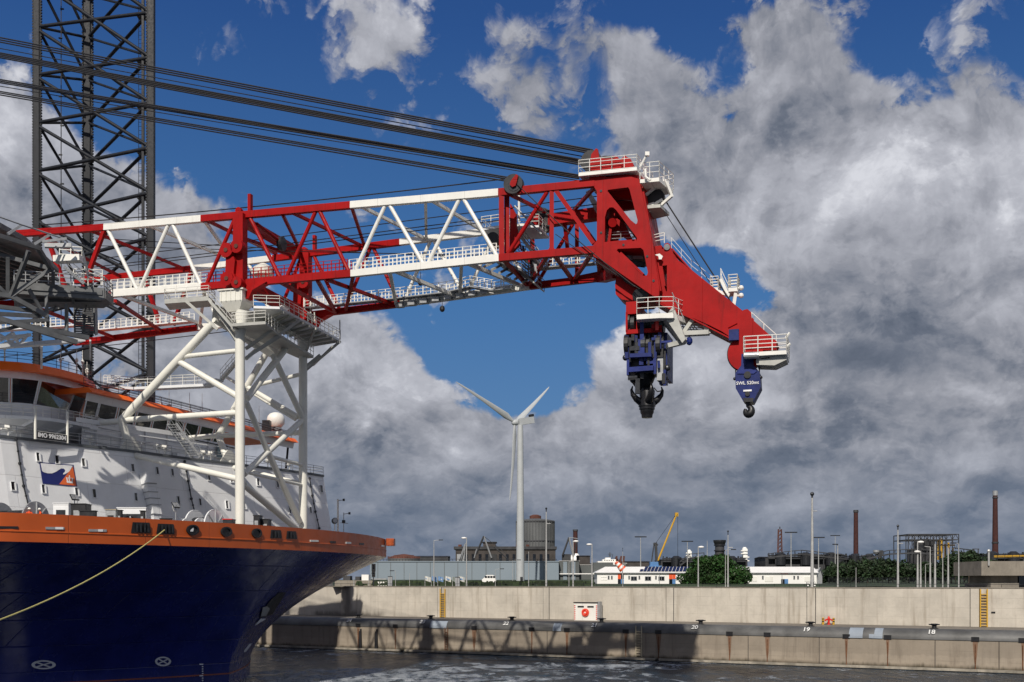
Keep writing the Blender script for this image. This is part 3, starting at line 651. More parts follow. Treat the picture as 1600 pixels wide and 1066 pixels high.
# ================================================================== white site buildings
ZT = GZ
def site_building(x0, x1, D_, lab, doors, wins, hip_l, solar=None, smalls=()):
    base = P((x0 + x1) / 2, 909, D_); base.z = GZ; t = empty('site_building', base, lab, 'building', 'low white site buildings behind the wall'); dp = 9.0
    a, c = P(x0, 895.5, D_), P(x1, 895.5, D_)
    mb = MB(); mb.box(((a.x + c.x) / 2, D_ + dp / 2, (a.z + GZ) / 2), (c.x - a.x, dp, a.z - GZ))
    zr = P(0, 886.5, D_ + dp / 2).z; lx = (P(x0 + hip_l, 0, D_).x - a.x)
    o = .35
    # gable end wall
    mb.add([(c.x, D_, a.z), (c.x, D_ + dp, a.z), (c.x, D_ + dp / 2, zr - .1)], [(0, 1, 2)])
    wl = mb.build('wall', WHB, t)
    mb = MB(); e1, e2, e3, e4 = Vector((a.x - o, D_ - o, a.z)), Vector((c.x + o, D_ - o, a.z)), Vector((c.x + o, D_ + dp + o, a.z)), Vector((a.x - o, D_ + dp + o, a.z)); r1, r2 = Vector((a.x + lx, D_ + dp / 2, zr)), Vector((c.x + o, D_ + dp / 2, zr))
    u = Z * .12
    for tri in ((e1, e2, r2, r1), (e3, e4, r1, r2), (e4, e1, r1)):
        k = len(tri); mb.add(list(tri) + [q + u for q in tri], [tuple(range(k)), tuple(range(2 * k - 1, k - 1, -1))] + [(i, (i + 1) % k, k + (i + 1) % k, k + i) for i in range(k)])
    mb.build('roof', WHB, t)
    mb = MB(); mb.bar(e1 + Vector((0, -.06, .02)), e2 + Vector((0, -.06, .02)), .12, .16); mb.build('gutter', GREY, t)
    for (xa, xb, orange_top) in doors:
        mb = MB(); pb(mb, xa, 895.9, xb, 897.2, D_ - .1, .14); mb.build('door_lintel', ORD, wl)
        xm = (xa + xb) / 2
        mb = MB(); pb(mb, xa + .4, 897.3, xm, 905 if orange_top else 897.4, D_ - .06, .1); mb.build('door_panel', ORD, wl) if orange_top else None
        mb = MB(); pb(mb, xa + .4, 905.3 if orange_top else 905, xm, 915, D_ - .06, .1); mb.build('door_opening', GLASS, wl)
        mb = MB(); pb(mb, xm + .1, 905, xb - .4, 915, D_ - .08, .1); mb.build('door', BLUED, wl)
        if orange_top: mb = MB(); pb(mb, xm + .2, 897.4, xb - .4, 904.8, D_ - .05, .08); mb.build('door_light', ORD if orange_top == 2 else GLASS, wl)
    for (xa, xb, ya, yb) in wins:
        f = MB(); pb(f, xa - .4, ya - .4, xb + .4, yb + .4, D_ - .10, .12); fo = f.build('window', GREY, wl)
        k = 2 if xb - xa > 6 else 1
        for i in range(k): p = MB(); w = (xb - xa) / k; pb(p, xa + w * i + .3, ya + .3, xa + w * (i + 1) - .3, yb - .3, D_ - .13, .05); p.build('pane', GLASS, fo)
    for (xa, ya, xb, yb) in smalls: mb = MB(); pb(mb, xa, ya, xb, yb, D_ - .07, .08); mb.build('shutter', WHITE, wl)
    if solar:
        nrm = (r2 - r1).cross(e1 - r1).normalized(); nrm = nrm if nrm.z > 0 else -nrm
        sa, sb = P(solar[0], 0, D_).x, P(solar[1], 0, D_).x; n_ = 16
        for i in range(n_):
            for j in range(2):
                xa = sa + (sb - sa) * i / n_ + .06 + (1.6 * (.5 if j else 0)); xb = xa + (sb - sa) / n_ - .12
                f0, f1 = .12 + .42 * j, .12 + .42 * j + .38; q = []
                for xx, ff in ((xa, f0), (xb, f0), (xb, f1), (xa, f1)): q.append(Vector((xx + ff * 1.2, D_ - o + (dp / 2 + o) * ff, a.z + (zr - a.z) * ff)) + nrm * .2)
                mb = MB(); mb.plate(q, [], nrm * .05); mb.build('solar_panel', SOLAR, t)
    mb = MB(); mb.bar(((a.x + c.x) / 2 + 2, D_ - .1, a.z - .1), ((a.x + c.x) / 2 + 2, D_ - .1, GZ), .12); mb.build('downpipe', GREY, wl)
    return t
D1 = 262
site_building(933, 1100, D1, 'low white site building with dark solar panels and orange and blue doors', [(965, 975, 1), (1045, 1056, 2)],
   [(950, 952, 900, 905), (955, 957, 900, 905), (982, 984, 900, 905), (986, 995, 901, 907), (998, 1000, 900, 905), (1008, 1017, 901, 907), (1024, 1026, 900, 905), (1029, 1038, 901, 907), (1057, 1061, 901, 906), (1069, 1071, 900, 905), (1076, 1078, 900, 905)], 15, (998, 1088), [(939, 901.5, 948, 902), (939, 906, 949, 906.4)])
site_building(1140, 1276, D1, 'low white site building with one blue door, right of the round bush', [(1220, 1232, 0)],
   [(1191, 1193, 900, 905), (1240, 1242, 900, 905), (1246, 1248, 900, 905)], 12, None, [(1171, 901, 1183, 909), (1195, 901, 1208, 909), (1257, 901, 1273, 909)])
# gable end of the second one runs back to the right: a wing
t = empty('site_building_wing', (P(1285, 0, D1 + 3).x, D1 + 3, GZ), 'white gabled end wing of the site buildings, beside the tallest mast', 'building')
mb = MB(); a = P(1277, 895.5, D1 + .4); c = P(1294, 895.5, D1 + .4); zr = P(0, 887, D1 + 4).z
mb.add([(a.x, a.y, GZ), (c.x, a.y + 5, GZ), (c.x, a.y + 5, a.z - .6), ((a.x + c.x) / 2, a.y + 2.5, zr - .3), (a.x, a.y, a.z), (a.x, a.y + 9, GZ), (c.x, a.y + 9, GZ), (c.x, a.y + 9, a.z - .6), (a.x, a.y + 9, a.z), ((a.x + c.x) / 2, a.y + 9, zr - .3)], [(0, 1, 2, 3, 4), (1, 6, 7, 2), (0, 4, 8, 5), (5, 8, 9, 7, 6), (2, 7, 9, 3), (4, 3, 9, 8)])
mb.build('wall', WHB, t)
mb = MB(); mb.bar((a.x, a.y - .1, a.z + .1), ((a.x + c.x) / 2, a.y + 2.3, zr), .25, .12); mb.bar(((a.x + c.x) / 2, a.y + 2.3, zr), (c.x + .1, a.y + 4.9, a.z - .4), .25, .12); mb.build('verge_board', GREY, t)

# ================================================================== foliage
def crown(mb, c, rad, n, s, rnd, shell=.55):
    lumps = []
    for _ in range(26):
        th, ph = rnd.uniform(0, 6.283), math.acos(rnd.uniform(-.5, 1)); rr = rnd.uniform(.45, .86)
        lumps.append((Vector((math.sin(ph) * math.cos(th) * rr * rad[0], math.sin(ph) * math.sin(th) * rr * rad[1], math.cos(ph) * rr * rad[2])), rnd.uniform(.22, .42)))
    for _ in range(n):
        L, lr = rnd.choice(lumps); d = Vector((rnd.gauss(0, 1), rnd.gauss(0, 1), rnd.gauss(0, 1))).normalized() * (lr * rnd.uniform(.6, 1.05))
        p = c + L + Vector((d.x * rad[0], d.y * rad[1], d.z * rad[2]))
        if p.z < c.z - rad[2] * .75: continue
        a_ = Vector((rnd.gauss(0, 1), rnd.gauss(0, 1), rnd.gauss(0, .6))).normalized(); b_ = a_.cross(Vector((rnd.gauss(0, 1), rnd.gauss(0, 1), rnd.gauss(0, 1)))).normalized(); k = s * rnd.uniform(.6, 1.35)
        mb.add([p - a_ * k, p - b_ * k * .5, p + a_ * k, p + b_ * k * .5], [(0, 1, 2, 3)])
    return mb
rnd = random.Random(3)
base = P(1117, 909, 228); base.z = GZ
t = empty('round_bush', base, 'big rounded dark green bush between the two white site buildings', 'tree')
mb = MB(); crown(mb, base + Vector((0, 0, 2.0)), (6.4, 5, 4.0), 15000, .30, rnd); crown(mb, base + Vector((-2.4, 0, 1.2)), (4.4, 4, 3.0), 6000, .28, rnd); crown(mb, base + Vector((3.2, -.5, 1.2)), (4.0, 4, 3.0), 6000, .28, rnd); mb.build('foliage', LEAF, t)
mb = MB()
for i in range(7): a_ = i * .9; mb.tube(base + Vector((math.cos(a_) * .4, math.sin(a_) * .4, 0)), base + Vector((math.cos(a_) * 2.8, math.sin(a_) * 2, 3.2)), .22, .08, n=6)
mb.build('stem', BARK, t)
# wood behind the fence
mb = MB(); tr = MB()
hs = [(1296, 7), (1310, 7.5), (1326, 8.2), (1342, 7), (1356, 8.6), (1372, 8), (1388, 8.8), (1404, 8), (1420, 7), (1438, 7.6), (1452, 6.5), (1470, 8), (1486, 10), (1500, 11), (1514, 10.6), (1528, 9.4), (1545, 8), (1280, 5)]
for row, (dd, sc, kk) in enumerate(((300, 1, 1500), (330, 1.15, 1100))):
    for x, h in hs:
        b_ = P(x + row * 7, 909, dd + rnd.uniform(-6, 6)); b_.z = GZ; hh = h * sc * rnd.uniform(.78, .95) * .82
        crown(mb, b_ + Z * hh * .55, (2.9 * rnd.uniform(.8, 1.2), 2.8, hh * .56), kk, .42, rnd); tr.tube(b_, b_ + Z * hh * .7, .18, .06, n=5)
        for _ in range(3): q = b_ + Z * hh * rnd.uniform(.3, .6); tr.tube(q, q + Vector((rnd.uniform(-2, 2), rnd.uniform(-1, 1), hh * .3)), .08, .03, n=4)
w = mb.build('wood', LEAFD, label='belt of dark green trees behind the wire fence, under the chimneys', cat='trees', kind='stuff')
ORIG[w.name] = Vector(w.location); tr.build('branches', BARK, w, kind='stuff')
# low scrub left
mb = MB()
for i in range(60): p = P(rnd.uniform(575, 922), 909, rnd.uniform(232, 340)); p.z = 10.9; crown(mb, p, (rnd.uniform(.8, 3), 1.2, rnd.uniform(.4, 1.1)), 90, .25, rnd)
mb.build('scrub', LEAFD, label='low green scrub on the bank in front of the halls', cat='bushes', kind='stuff')

# ================================================================== quay
ZC = 5.34   # level of the quay platform
def conc(name, base, stain, amt, tide=False):
    m = paint(name, base, .85, var=.10, scale=.35, bump=.25, bscale=3.); n = NT(m.node_tree); b = m.node_tree.nodes['Principled BSDF']
    src = b.inputs['Base Color'].links[0].from_socket; pos = n.new('ShaderNodeNewGeometry').outputs['Position']
    sv = n.noise(n.vscale(pos, (1.0, 1.0, .07)), .9, 7, .68); bl = n.noise(pos, .11, 5, .6)
    c1 = n.mix(n.mapr(sv, .48, .76, 0, amt), src, stain + (1,)); c2 = n.mix(n.mapr(bl, .46, .66, 0, .45), c1, tuple(x * .72 for x in base) + (1,))
    fine = n.noise(pos, 2.2, 6, .7); c2 = n.mix(n.mapr(fine, .52, .72, 0, .3), c2, tuple(x * .6 for x in base) + (1,))
    lz = n.new('ShaderNodeSeparateXYZ'); n.l.new(pos, lz.inputs[0]); fl = n.m('ABSOLUTE', n.m('SUBTRACT', n.m('FRACT', n.m('DIVIDE', n.m('ADD', lz.outputs[2], n.m('MULTIPLY', n.noise(pos, .5, 2), .12)), 1.32)), .5))
    c2 = n.mix(n.m('MULTIPLY', n.mapr(fl, .462, .5), n.mapr(n.noise(pos, .4, 3), .35, .7, 0, .5)), c2, tuple(x * .45 for x in base) + (1,))
    pt = n.noise(n.vscale(pos, (1, 1, 1.6)), .22, 1, .4); c2 = n.mix(n.mapr(pt, .55, .62, 0, .16), c2, tuple(min(1, x * 1.28) for x in base) + (1,))
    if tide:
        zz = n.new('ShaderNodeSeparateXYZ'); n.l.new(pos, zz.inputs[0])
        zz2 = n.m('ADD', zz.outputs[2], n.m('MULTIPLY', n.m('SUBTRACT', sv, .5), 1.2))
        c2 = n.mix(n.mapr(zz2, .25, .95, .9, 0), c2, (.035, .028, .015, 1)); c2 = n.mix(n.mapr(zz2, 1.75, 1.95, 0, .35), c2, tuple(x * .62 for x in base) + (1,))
    n.l.new(c2, b.inputs['Base Color']); return m
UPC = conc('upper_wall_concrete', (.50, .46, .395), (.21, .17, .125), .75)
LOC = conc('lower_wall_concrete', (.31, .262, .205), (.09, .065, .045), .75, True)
PLAT = paint('platform_concrete', (.17, .15, .125), .9, var=.2, scale=.3, bump=.2)
NOSE = paint('quay_nosing_steel', (.10, .10, .098), .5, .2, var=.3, scale=.35, streak=.4, dirt=(.11, .10, .09))
S0, S1 = -60.0, 300.0
def stain_wall(m):
    """old water stains where the scupper ran down the wall by the bow"""
    n = NT(m.node_tree); b = m.node_tree.nodes['Principled BSDF']; pos = n.new('ShaderNodeNewGeometry').outputs['Position']; q = n.new('ShaderNodeSeparateXYZ'); n.l.new(pos, q.inputs[0])
    al = n.m('ADD', n.m('MULTIPLY', n.m('SUBTRACT', q.outputs[0], 63.3), QE.x), n.m('MULTIPLY', n.m('SUBTRACT', q.outputs[1], 142.5), QE.y))
    nz = n.noise(n.vscale(pos, (1, 1, .25)), 1.3, 5, .65); s0 = spans([543], UPB)[0]
    m1 = n.mapr(n.m('ADD', n.m('ABSOLUTE', n.m('SUBTRACT', al, s0)), n.m('MULTIPLY', nz, 1.6)), .9, 2.2, .75, 0)
    hz_ = n.m('ADD', n.m('SUBTRACT', q.outputs[2], 5.3), n.m('MULTIPLY', nz, 1.6)); m2 = n.m('MULTIPLY', n.mapr(hz_, .9, 2.1, .8, 0), n.mapr(n.m('ABSOLUTE', n.m('SUBTRACT', al, s0)), 6.5, 8.5, 1, 0))
    src = b.inputs['Base Color'].links[0].from_socket; n.l.new(n.mix(n.m('MAXIMUM', m1, m2), src, (.10, .088, .075, 1)), b.inputs['Base Color'])
# lower wall
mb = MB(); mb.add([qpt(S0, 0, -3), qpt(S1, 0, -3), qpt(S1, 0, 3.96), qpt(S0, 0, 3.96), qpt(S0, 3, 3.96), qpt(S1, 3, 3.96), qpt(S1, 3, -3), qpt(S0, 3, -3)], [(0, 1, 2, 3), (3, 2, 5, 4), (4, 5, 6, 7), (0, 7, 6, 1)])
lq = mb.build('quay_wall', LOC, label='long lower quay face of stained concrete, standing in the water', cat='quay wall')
def spans(pxs, setback=0): return [(QH(x, 960, setback) - Vector((63.3, 142.5, 0)) + QN * setback).dot(QE) for x in pxs]
def sx(px, setback=0.): return spans([px], setback)[0]
# rounded steel nosing
mb = MB(); k = 8; prof = [(0.02 - .10, 3.96)] + [(1.35 - 1.40 * math.cos(a_ * math.pi / 2 / k) - .05, 3.96 + 1.36 * math.sin(a_ * math.pi / 2 / k)) for a_ in range(k + 1)]
prof += [(1.35, 3.9)]
segs = [S0, 20, 60, 95, 130, S1]
vs = [qpt(s, bk, z) for s in (S0, S1) for bk, z in prof]; m_ = len(prof)
mb.add(vs, [(i, i + 1, m_ + i + 1, m_ + i) for i in range(m_ - 1)]); nose = mb.build('quay_nosing', NOSE, lq, smooth=True)
mb = MB(); mb.add([qpt(S0, 1.35, ZC - .03), qpt(S1, 1.35, ZC - .03), qpt(S1, UPB + 1, ZC - .03), qpt(S0, UPB + 1, ZC - .03)], [(0, 1, 2, 3)]); mb.build('quay_platform', PLAT, kind='structure')
# joints with rust, recesses
RST = conc('rust_stained_concrete', (.20, .12, .075), (.10, .045, .025), .8)
RUSTS = paint('rust_streak', (.13, .05, .02), .9, var=.4, scale=3)
chain = [1322.5, 1387, 1524, 1598, 1140, 1199, 1029, 978, 831, 741, 618, 560, 886]
for x in chain:
    s = sx(x); mb = MB()
    mb.bar(qpt(s, -.06, 3.5), qpt(s, -.06, .35), .10, .10); mb.build('drain_chain', RUSTS, lq); rw = random.uniform(.15, .45); MB().plate([qpt(s - rw, -.005, 3.85), qpt(s + rw, -.005, 3.85), qpt(s + rw * .5, -.005, random.uniform(1.2, 2.4)), qpt(s, -.005, random.uniform(.4, 1.2)), qpt(s - rw * .6, -.005, random.uniform(1.4, 2.6))], [], QN * .012).build('rust_stain', RST, lq)
    mb = MB(); mb.box(qpt(s, .05, 4.15), (.95, .35, .55), (QE, QN, Z)); mb.build('chain_recess', BLACK, lq)
for x in (1169, 1561, 1461, 855, 700, 1280):
    s = sx(x); MB().bar(qpt(s, -.01, 3.9), qpt(s, -.01, .3), .07, .05).build('wall_joint', BLACK, lq)
# timber fender along the waterline
mb = MB()
for a_, c_ in ((S0, 48), (48.6, 92), (93, 128), (128.4, 170), (171, S1)): mb.box(qpt((a_ + c_) / 2, -.35, .22), (c_ - a_, .6, .34), (QE, QN, Z))
for i, (a_, c_) in enumerate(((S0, 48), (48.6, 92), (93, 128), (128.4, 170), (171, S1))): 
    MB().box(qpt((a_ + c_) / 2, -.35, .22 + .02 * (i % 2)), (c_ - a_, .6, .3), (QE, QN, Z)).build('fender_beam', paint('weathered_timber', (.30, .27, .22), .85, var=.35, scale=.6, streak=.6, dirt=(.05, .045, .03)), lq)
MB().box(qpt((S0 + S1) / 2, -.12, .02), (S1 - S0, .25, .5), (QE, QN, Z)).build('tide_board', paint('wet_black_timber', (.02, .018, .015), .4, var=.4), lq)
# white pads on the nosing
PAD = paint('pad_pale_blue', (.26, .30, .35), .6, var=.1)
def nose_patch(x0, x1, a0, a1, name, m):
    s0, s1 = sx(x0), sx(x1); mb = MB(); kk = 6; vs = []
    for s in (s0, s1):
        for i in range(kk + 1):
            a_ = (a0 + (a1 - a0) * i / kk) * math.pi / 2; vs.append(qpt(s, 1.35 - 1.44 * math.cos(a_) - .05, 3.96 + 1.40 * math.sin(a_)))
    mb.add(vs, [(i, i + 1, kk + 1 + i + 1, kk + 1 + i) for i in range(kk)]); mb.build(name, m, lq)
nose_patch(1326.5, 1348, 0, .8, 'nosing_pad', PAD); nose_patch(1366, 1379, 0, .8, 'nosing_pad', PAD); nose_patch(1358, 1365.8, 0, .25, 'nosing_pad', PAD)
nose_patch(672, 698, .0, .6, 'nosing_pad', PAD); nose_patch(864, 877, .0, .6, 'nosing_pad', PAD)
# numbers
NUMW = paint('number_white', (.62, .62, .60), .6)
for lab, x, y in (('18', 1455, 989), ('19', 1259.5, 987), ('20', 1085, 983.5), ('21', 928, 980.5), ('22', 790, 977), ('23', 659.5, 973.8), ('24', 545, 970.5)):
    s = sx(x); up = (Z * .72 - QN * .69).normalized()
    o = qpt(s, .30, 4.92) + QN * .16
    text_mb(lab, o, -QE, up, .98, .02, bold=.022).build('bay_number', NUMW, lq)
# pilasters / upper wall
stain_wall(UPC)
t = empty('upper_wall', qpt(60, UPB, ZC), 'pale stained concrete lock wall of tall panels behind the platform', 'wall')
mb = MB(); mb.box(qpt((S0 + S1) / 2, UPB + .6, (ZC + 10.5) / 2), (S1 - S0, 1.2, 10.5 - ZC), (QE, QN, Z)); mb.build('panel_wall', UPC, t)
MB().box(qpt((S0 + S1) / 2, UPB + .6, 10.56), (S1 - S0, 1.36, .12), (QE, QN, Z)).build('coping', CONC2, t)
for x0, x1 in ((1516, 1530), (1261, 1274), (1041, 1052.5), (849, 858), (684, 690)):
    a_, c_ = sx(x0, UPB), sx(x1, UPB); mb = MB(); mb.box(qpt((a_ + c_) / 2, UPB - .03, (ZC + 10.45) / 2), (abs(a_ - c_), .16, 10.45 - ZC), (QE, QN, Z)); mb.build('pilaster', UPC, t)
    for q in (a_, c_): MB().bar(qpt(q, UPB - .02, ZC), qpt(q, UPB - .02, 10.45), .09, .20).build('wall_joint', BLACK, t)
MB().bar(qpt(sx(538, UPB), UPB - .03, ZC), qpt(sx(538, UPB), UPB - .03, 10.45), 1.1, .2).build('pilaster', UPC, t)
STAIN = paint('dark_water_stain', (.16, .14, .12), .9, var=.4, scale=1.0)
# railing on top of the wall
mb = MB(); mb.rail([qpt(S0, UPB + .5, 10.62), qpt(S1, UPB + .5, 10.62)], .42, 2.2, .03, (1.0,)); mb.build('railing', DARKM, t)
# bollards
def bollard(x, lab):
    s = sx(x, 1.0); b_ = qpt(s, 1.9, ZC - .02); t = empty('bollard', b_, lab, 'bollard', 'black mooring bollards along the quay edge')
    MB().lathe(b_, [(.5, 0), (.5, .08), (.3, .1), (.28, .36)], 16).build('base', BLACK, t, smooth=True)
    mb = MB(); mb.lathe(b_ + Z * .36, [(.28, 0), (.48, .1), (.52, .2), (.4, .28)], 16); mb.box(b_ + Z * .52, (1.3, .5, .15), (QE, QN, Z)); mb.build('head', BLACK, t)
for x, l in ((1458, 18), (1264, 19), (1091.5, 20), (936, 21), (795.5, 22), (668.5, 23), (555, 24)):
    bollard(x, 'black double-headed bollard above bay number ' + {18: 'eighteen', 19: 'nineteen', 20: 'twenty', 21: 'twenty-one, near the lifebuoy cabinet', 22: 'twenty-two', 23: 'twenty-three, near the left yellow ladder', 24: 'twenty-four, nearest the ship'}[l])
# ladders
def ladder(name, s, back, z0, z1, w, m, lab, cage=False, parent=None):
    t = empty(name, qpt(s, back, z0), lab, 'ladder'); 
    for q in (-w / 2, w / 2): MB().bar(qpt(s + q, back, z0), qpt(s + q, back, z1 + .5), .16, .12).build('stile', m, t)
    k = int((z1 - z0) / .38)
    for i in range(k): MB().box(qpt(s, back + .01, z0 + .2 + i * .38), (w - .1, .12, .10), (QE, QN, Z)).build('rung', m, t)
    return t
ladder('ladder', sx(1537.5, UPB), UPB - .22, ZC, 9.9, .85, YEL, 'yellow ladder up the pale wall near the right edge')
ladder('ladder', sx(692.5, UPB), UPB - .22, ZC, 9.7, .95, YEL, 'yellow ladder up the pale wall near bay number 23')
TIMB = paint('bleached_timber', (.36, .31, .22), .85, var=.25, scale=2)
ladder('ladder', sx(998.5), -.14, .5, 4.5, .9, TIMB, 'bleached timber ladder on the lower quay face between 20 and 21')
ladder('ladder', sx(698), -.14, .5, 3.6, .5, paint('rusty_ladder', (.12, .06, .035), .9, var=.3), 'narrow rusty ladder on the lower quay face below number 23')
# tyres / black fenders
for x, l in ((564, 'left'), (589, 'right')):
    s = sx(x); t = empty('rubber_fender', qpt(s, -.15, .4), 'slim black upright rubber fender on the shaded quay face, the %s of two' % l, 'fender', 'black upright fenders')
    MB().tube(qpt(s, -.2, .4), qpt(s, -.2, 3.2), .32, .22, n=10).build('body', BLACK, t, smooth=True); MB().box(qpt(s, -.03, 3.35), (.3, .12, .4), (QE, QN, Z)).build('bracket', DARKM, t)
# equipment cabinet with lifebuoy
s = sx(917, UPB - 1.2); zb = ZC - .03; bk = UPB - 1.2
t = empty('rescue_cabinet', qpt(s, bk, zb), 'white equipment cabinet with red and white edges, holding an orange lifebuoy', 'cabinet')
W = abs(sx(898, bk) - sx(934, bk)); H = 2.75
mb = MB(); mb.box(qpt(s, bk, zb + H / 2), (W, .9, H), (QE, QN, Z)); mb.build('body', WHITE, t)
mb = MB(); mb.box(qpt(s, bk - .02, zb + H + .06), (W + .25, 1.1, .12), (QE, QN, Z)); mb.build('lid', DARKM, t)
mb = MB(); mb.box(qpt(s - W / 2 - .22, bk, zb + H / 2 + .05), (.40, .95, H + .35), (QE, QN, Z)); mb.build('side_post', GREY, t)
for sg in (-1, 1):
    for i in range(8):
        MB().box(qpt(s + sg * (W / 2 - .12), bk - .462, zb + .2 + i * .3), (.2, .03, .15), (QE, QN, Z)).build('red_stripe', RDP, t)
for sg in (-1, 1): MB().box(qpt(s + sg * .85, bk - .46, zb + 2.15), (1.1, .03, .26), (QE, QN, Z)).build('vent_slot', BLACK, t)
base = qpt(s, bk - .58, zb + 1.25)
bo = empty('lifebuoy', base, 'orange lifebuoy case hanging on the white equipment cabinet', 'lifebuoy')
MB().disc(base, QN, .62, .2, 22).build('case', ORN, bo, smooth=True); mb = MB()
ring = [base + QN * .13 + QE * (.38 * math.cos(a_ * math.pi / 8)) + Z * (.38 * math.sin(a_ * math.pi / 8)) for a_ in range(17)]
mb.path(ring, .07); mb.build('ring', RDP, bo); MB().box(base + QN * .12, (.3, .05, .18), (QE, QN, Z)).build('handle', WHITE, bo)
# hydrant and guard posts
s = sx(1295, UPB - .8); b_ = qpt(s, UPB - .8, ZC - .03); t = empty('fire_hydrant', b_, 'red fire hydrant with two side outlets between two yellow guard posts', 'hydrant')
mb = MB(); mb.lathe(b_, [(.26, 0), (.26, .08), (.15, .1), (.15, .75), (.2, .8), (.2, .95), (.1, 1.12), (.04, 1.2)], 14); mb.build('barrel', RDP, t, smooth=True)
for sg in (-1, 1):
    mb = MB(); mb.tube(b_ + Z * .72, b_ + Z * .72 + QE * sg * .42, .11, n=10); mb.tube(b_ + Z * .72 + QE * sg * .42, b_ + Z * .52 + QE * sg * .5, .13, n=10); mb.build('outlet', RDP, t)
for x, l in ((1286, 'left'), (1302.5, 'right')):
    s = sx(x, UPB - .8); b_ = qpt(s, UPB - .8, ZC - .03); t = empty('guard_post', b_, 'short yellow post with black bands just %s of the red hydrant' % l, 'post', 'yellow guard posts')
    MB().lathe(b_, [(.16, 0), (.16, .9), (.1, 1.0)], 12).build('post', YEL, t)
    for z in (.38, .72): MB().lathe(b_ + Z * z, [(.17, 0), (.17, .14)], 12).build('black_band', BLACK, t)
# small dark plate
s = sx(1552, UPB); MB().box(qpt(s, UPB - .04, 7.3), (.5, .06, .2), (QE, QN, Z)).build('wall_plate', BLACK, label='tiny black plate on the pale wall right of the yellow ladder', cat='sign')

# ================================================================== lamp posts and masts on the wall
def wallD(px, back=1.0): return QH(px, 915, UPB + back).y
def lamp(px, ytop, D_, lab, kind='arm', w=.11, arm=1, ybase=None, m=None, grp='lamp posts and masts behind the quay wall'):
    if D_ < 230: D_ = wallD(px, 1.6 if px != 1269 else .6) * (1 if D_ < 185 else D_ / 185)
    b_ = P(px, 909, D_); b_.z = GZ; zt = P(0, ytop, D_).z; m = m or STEEL
    t = empty('street_lamp' if kind in ('arm', 'ball', 'tee') else 'mast', b_, lab, 'lamp post' if kind in ('arm', 'ball', 'tee') else 'mast', grp)
    w *= .82; MB().tube(b_, Vector((b_.x, b_.y, zt)), w * 1.25, w * .6, n=10).build('pole', m, t, smooth=True)
    tp = Vector((b_.x, b_.y, zt))
    if kind == 'arm':
        MB().tube(tp, tp + Vector((arm * .9, 0, .12)), w * .45, n=6).build('arm', m, t); MB().box(tp + Vector((arm * 1.2, 0, .12)), (.75, .35, .14)).build('lamp_head', DARKM, t)
    elif kind == 'ball':
        mb = MB(); mb.ball(tp + Vector((arm * .45, 0, -.1)), .30, sq=(1.5, 1, .6)); mb.build('lamp_head', WHB, t); MB().tube(tp - Z * .2, tp + Vector((arm * .3, 0, -.05)), w * .5, n=6).build('arm', m, t)
    elif kind == 'tee':
        MB().bar(tp - Vector((w * 12, 0, 0)), tp + Vector((w * 12, 0, 0)), w * 2.2).build('lamp_head', DARKM, t)
    elif kind == 'camera':
        mb = MB(); mb.tube(tp, tp + Z * .5, w * .6, n=8); mb.ball(tp + Z * .55, w * 1.4, 8); mb.build('camera_dome', DARKM, t); 
        MB().tube(tp - Z * 1.9 , tp - Z * 1.9 + Vector((.7, 0, 0)), .07, n=6).build('bracket', m, t)
    return t
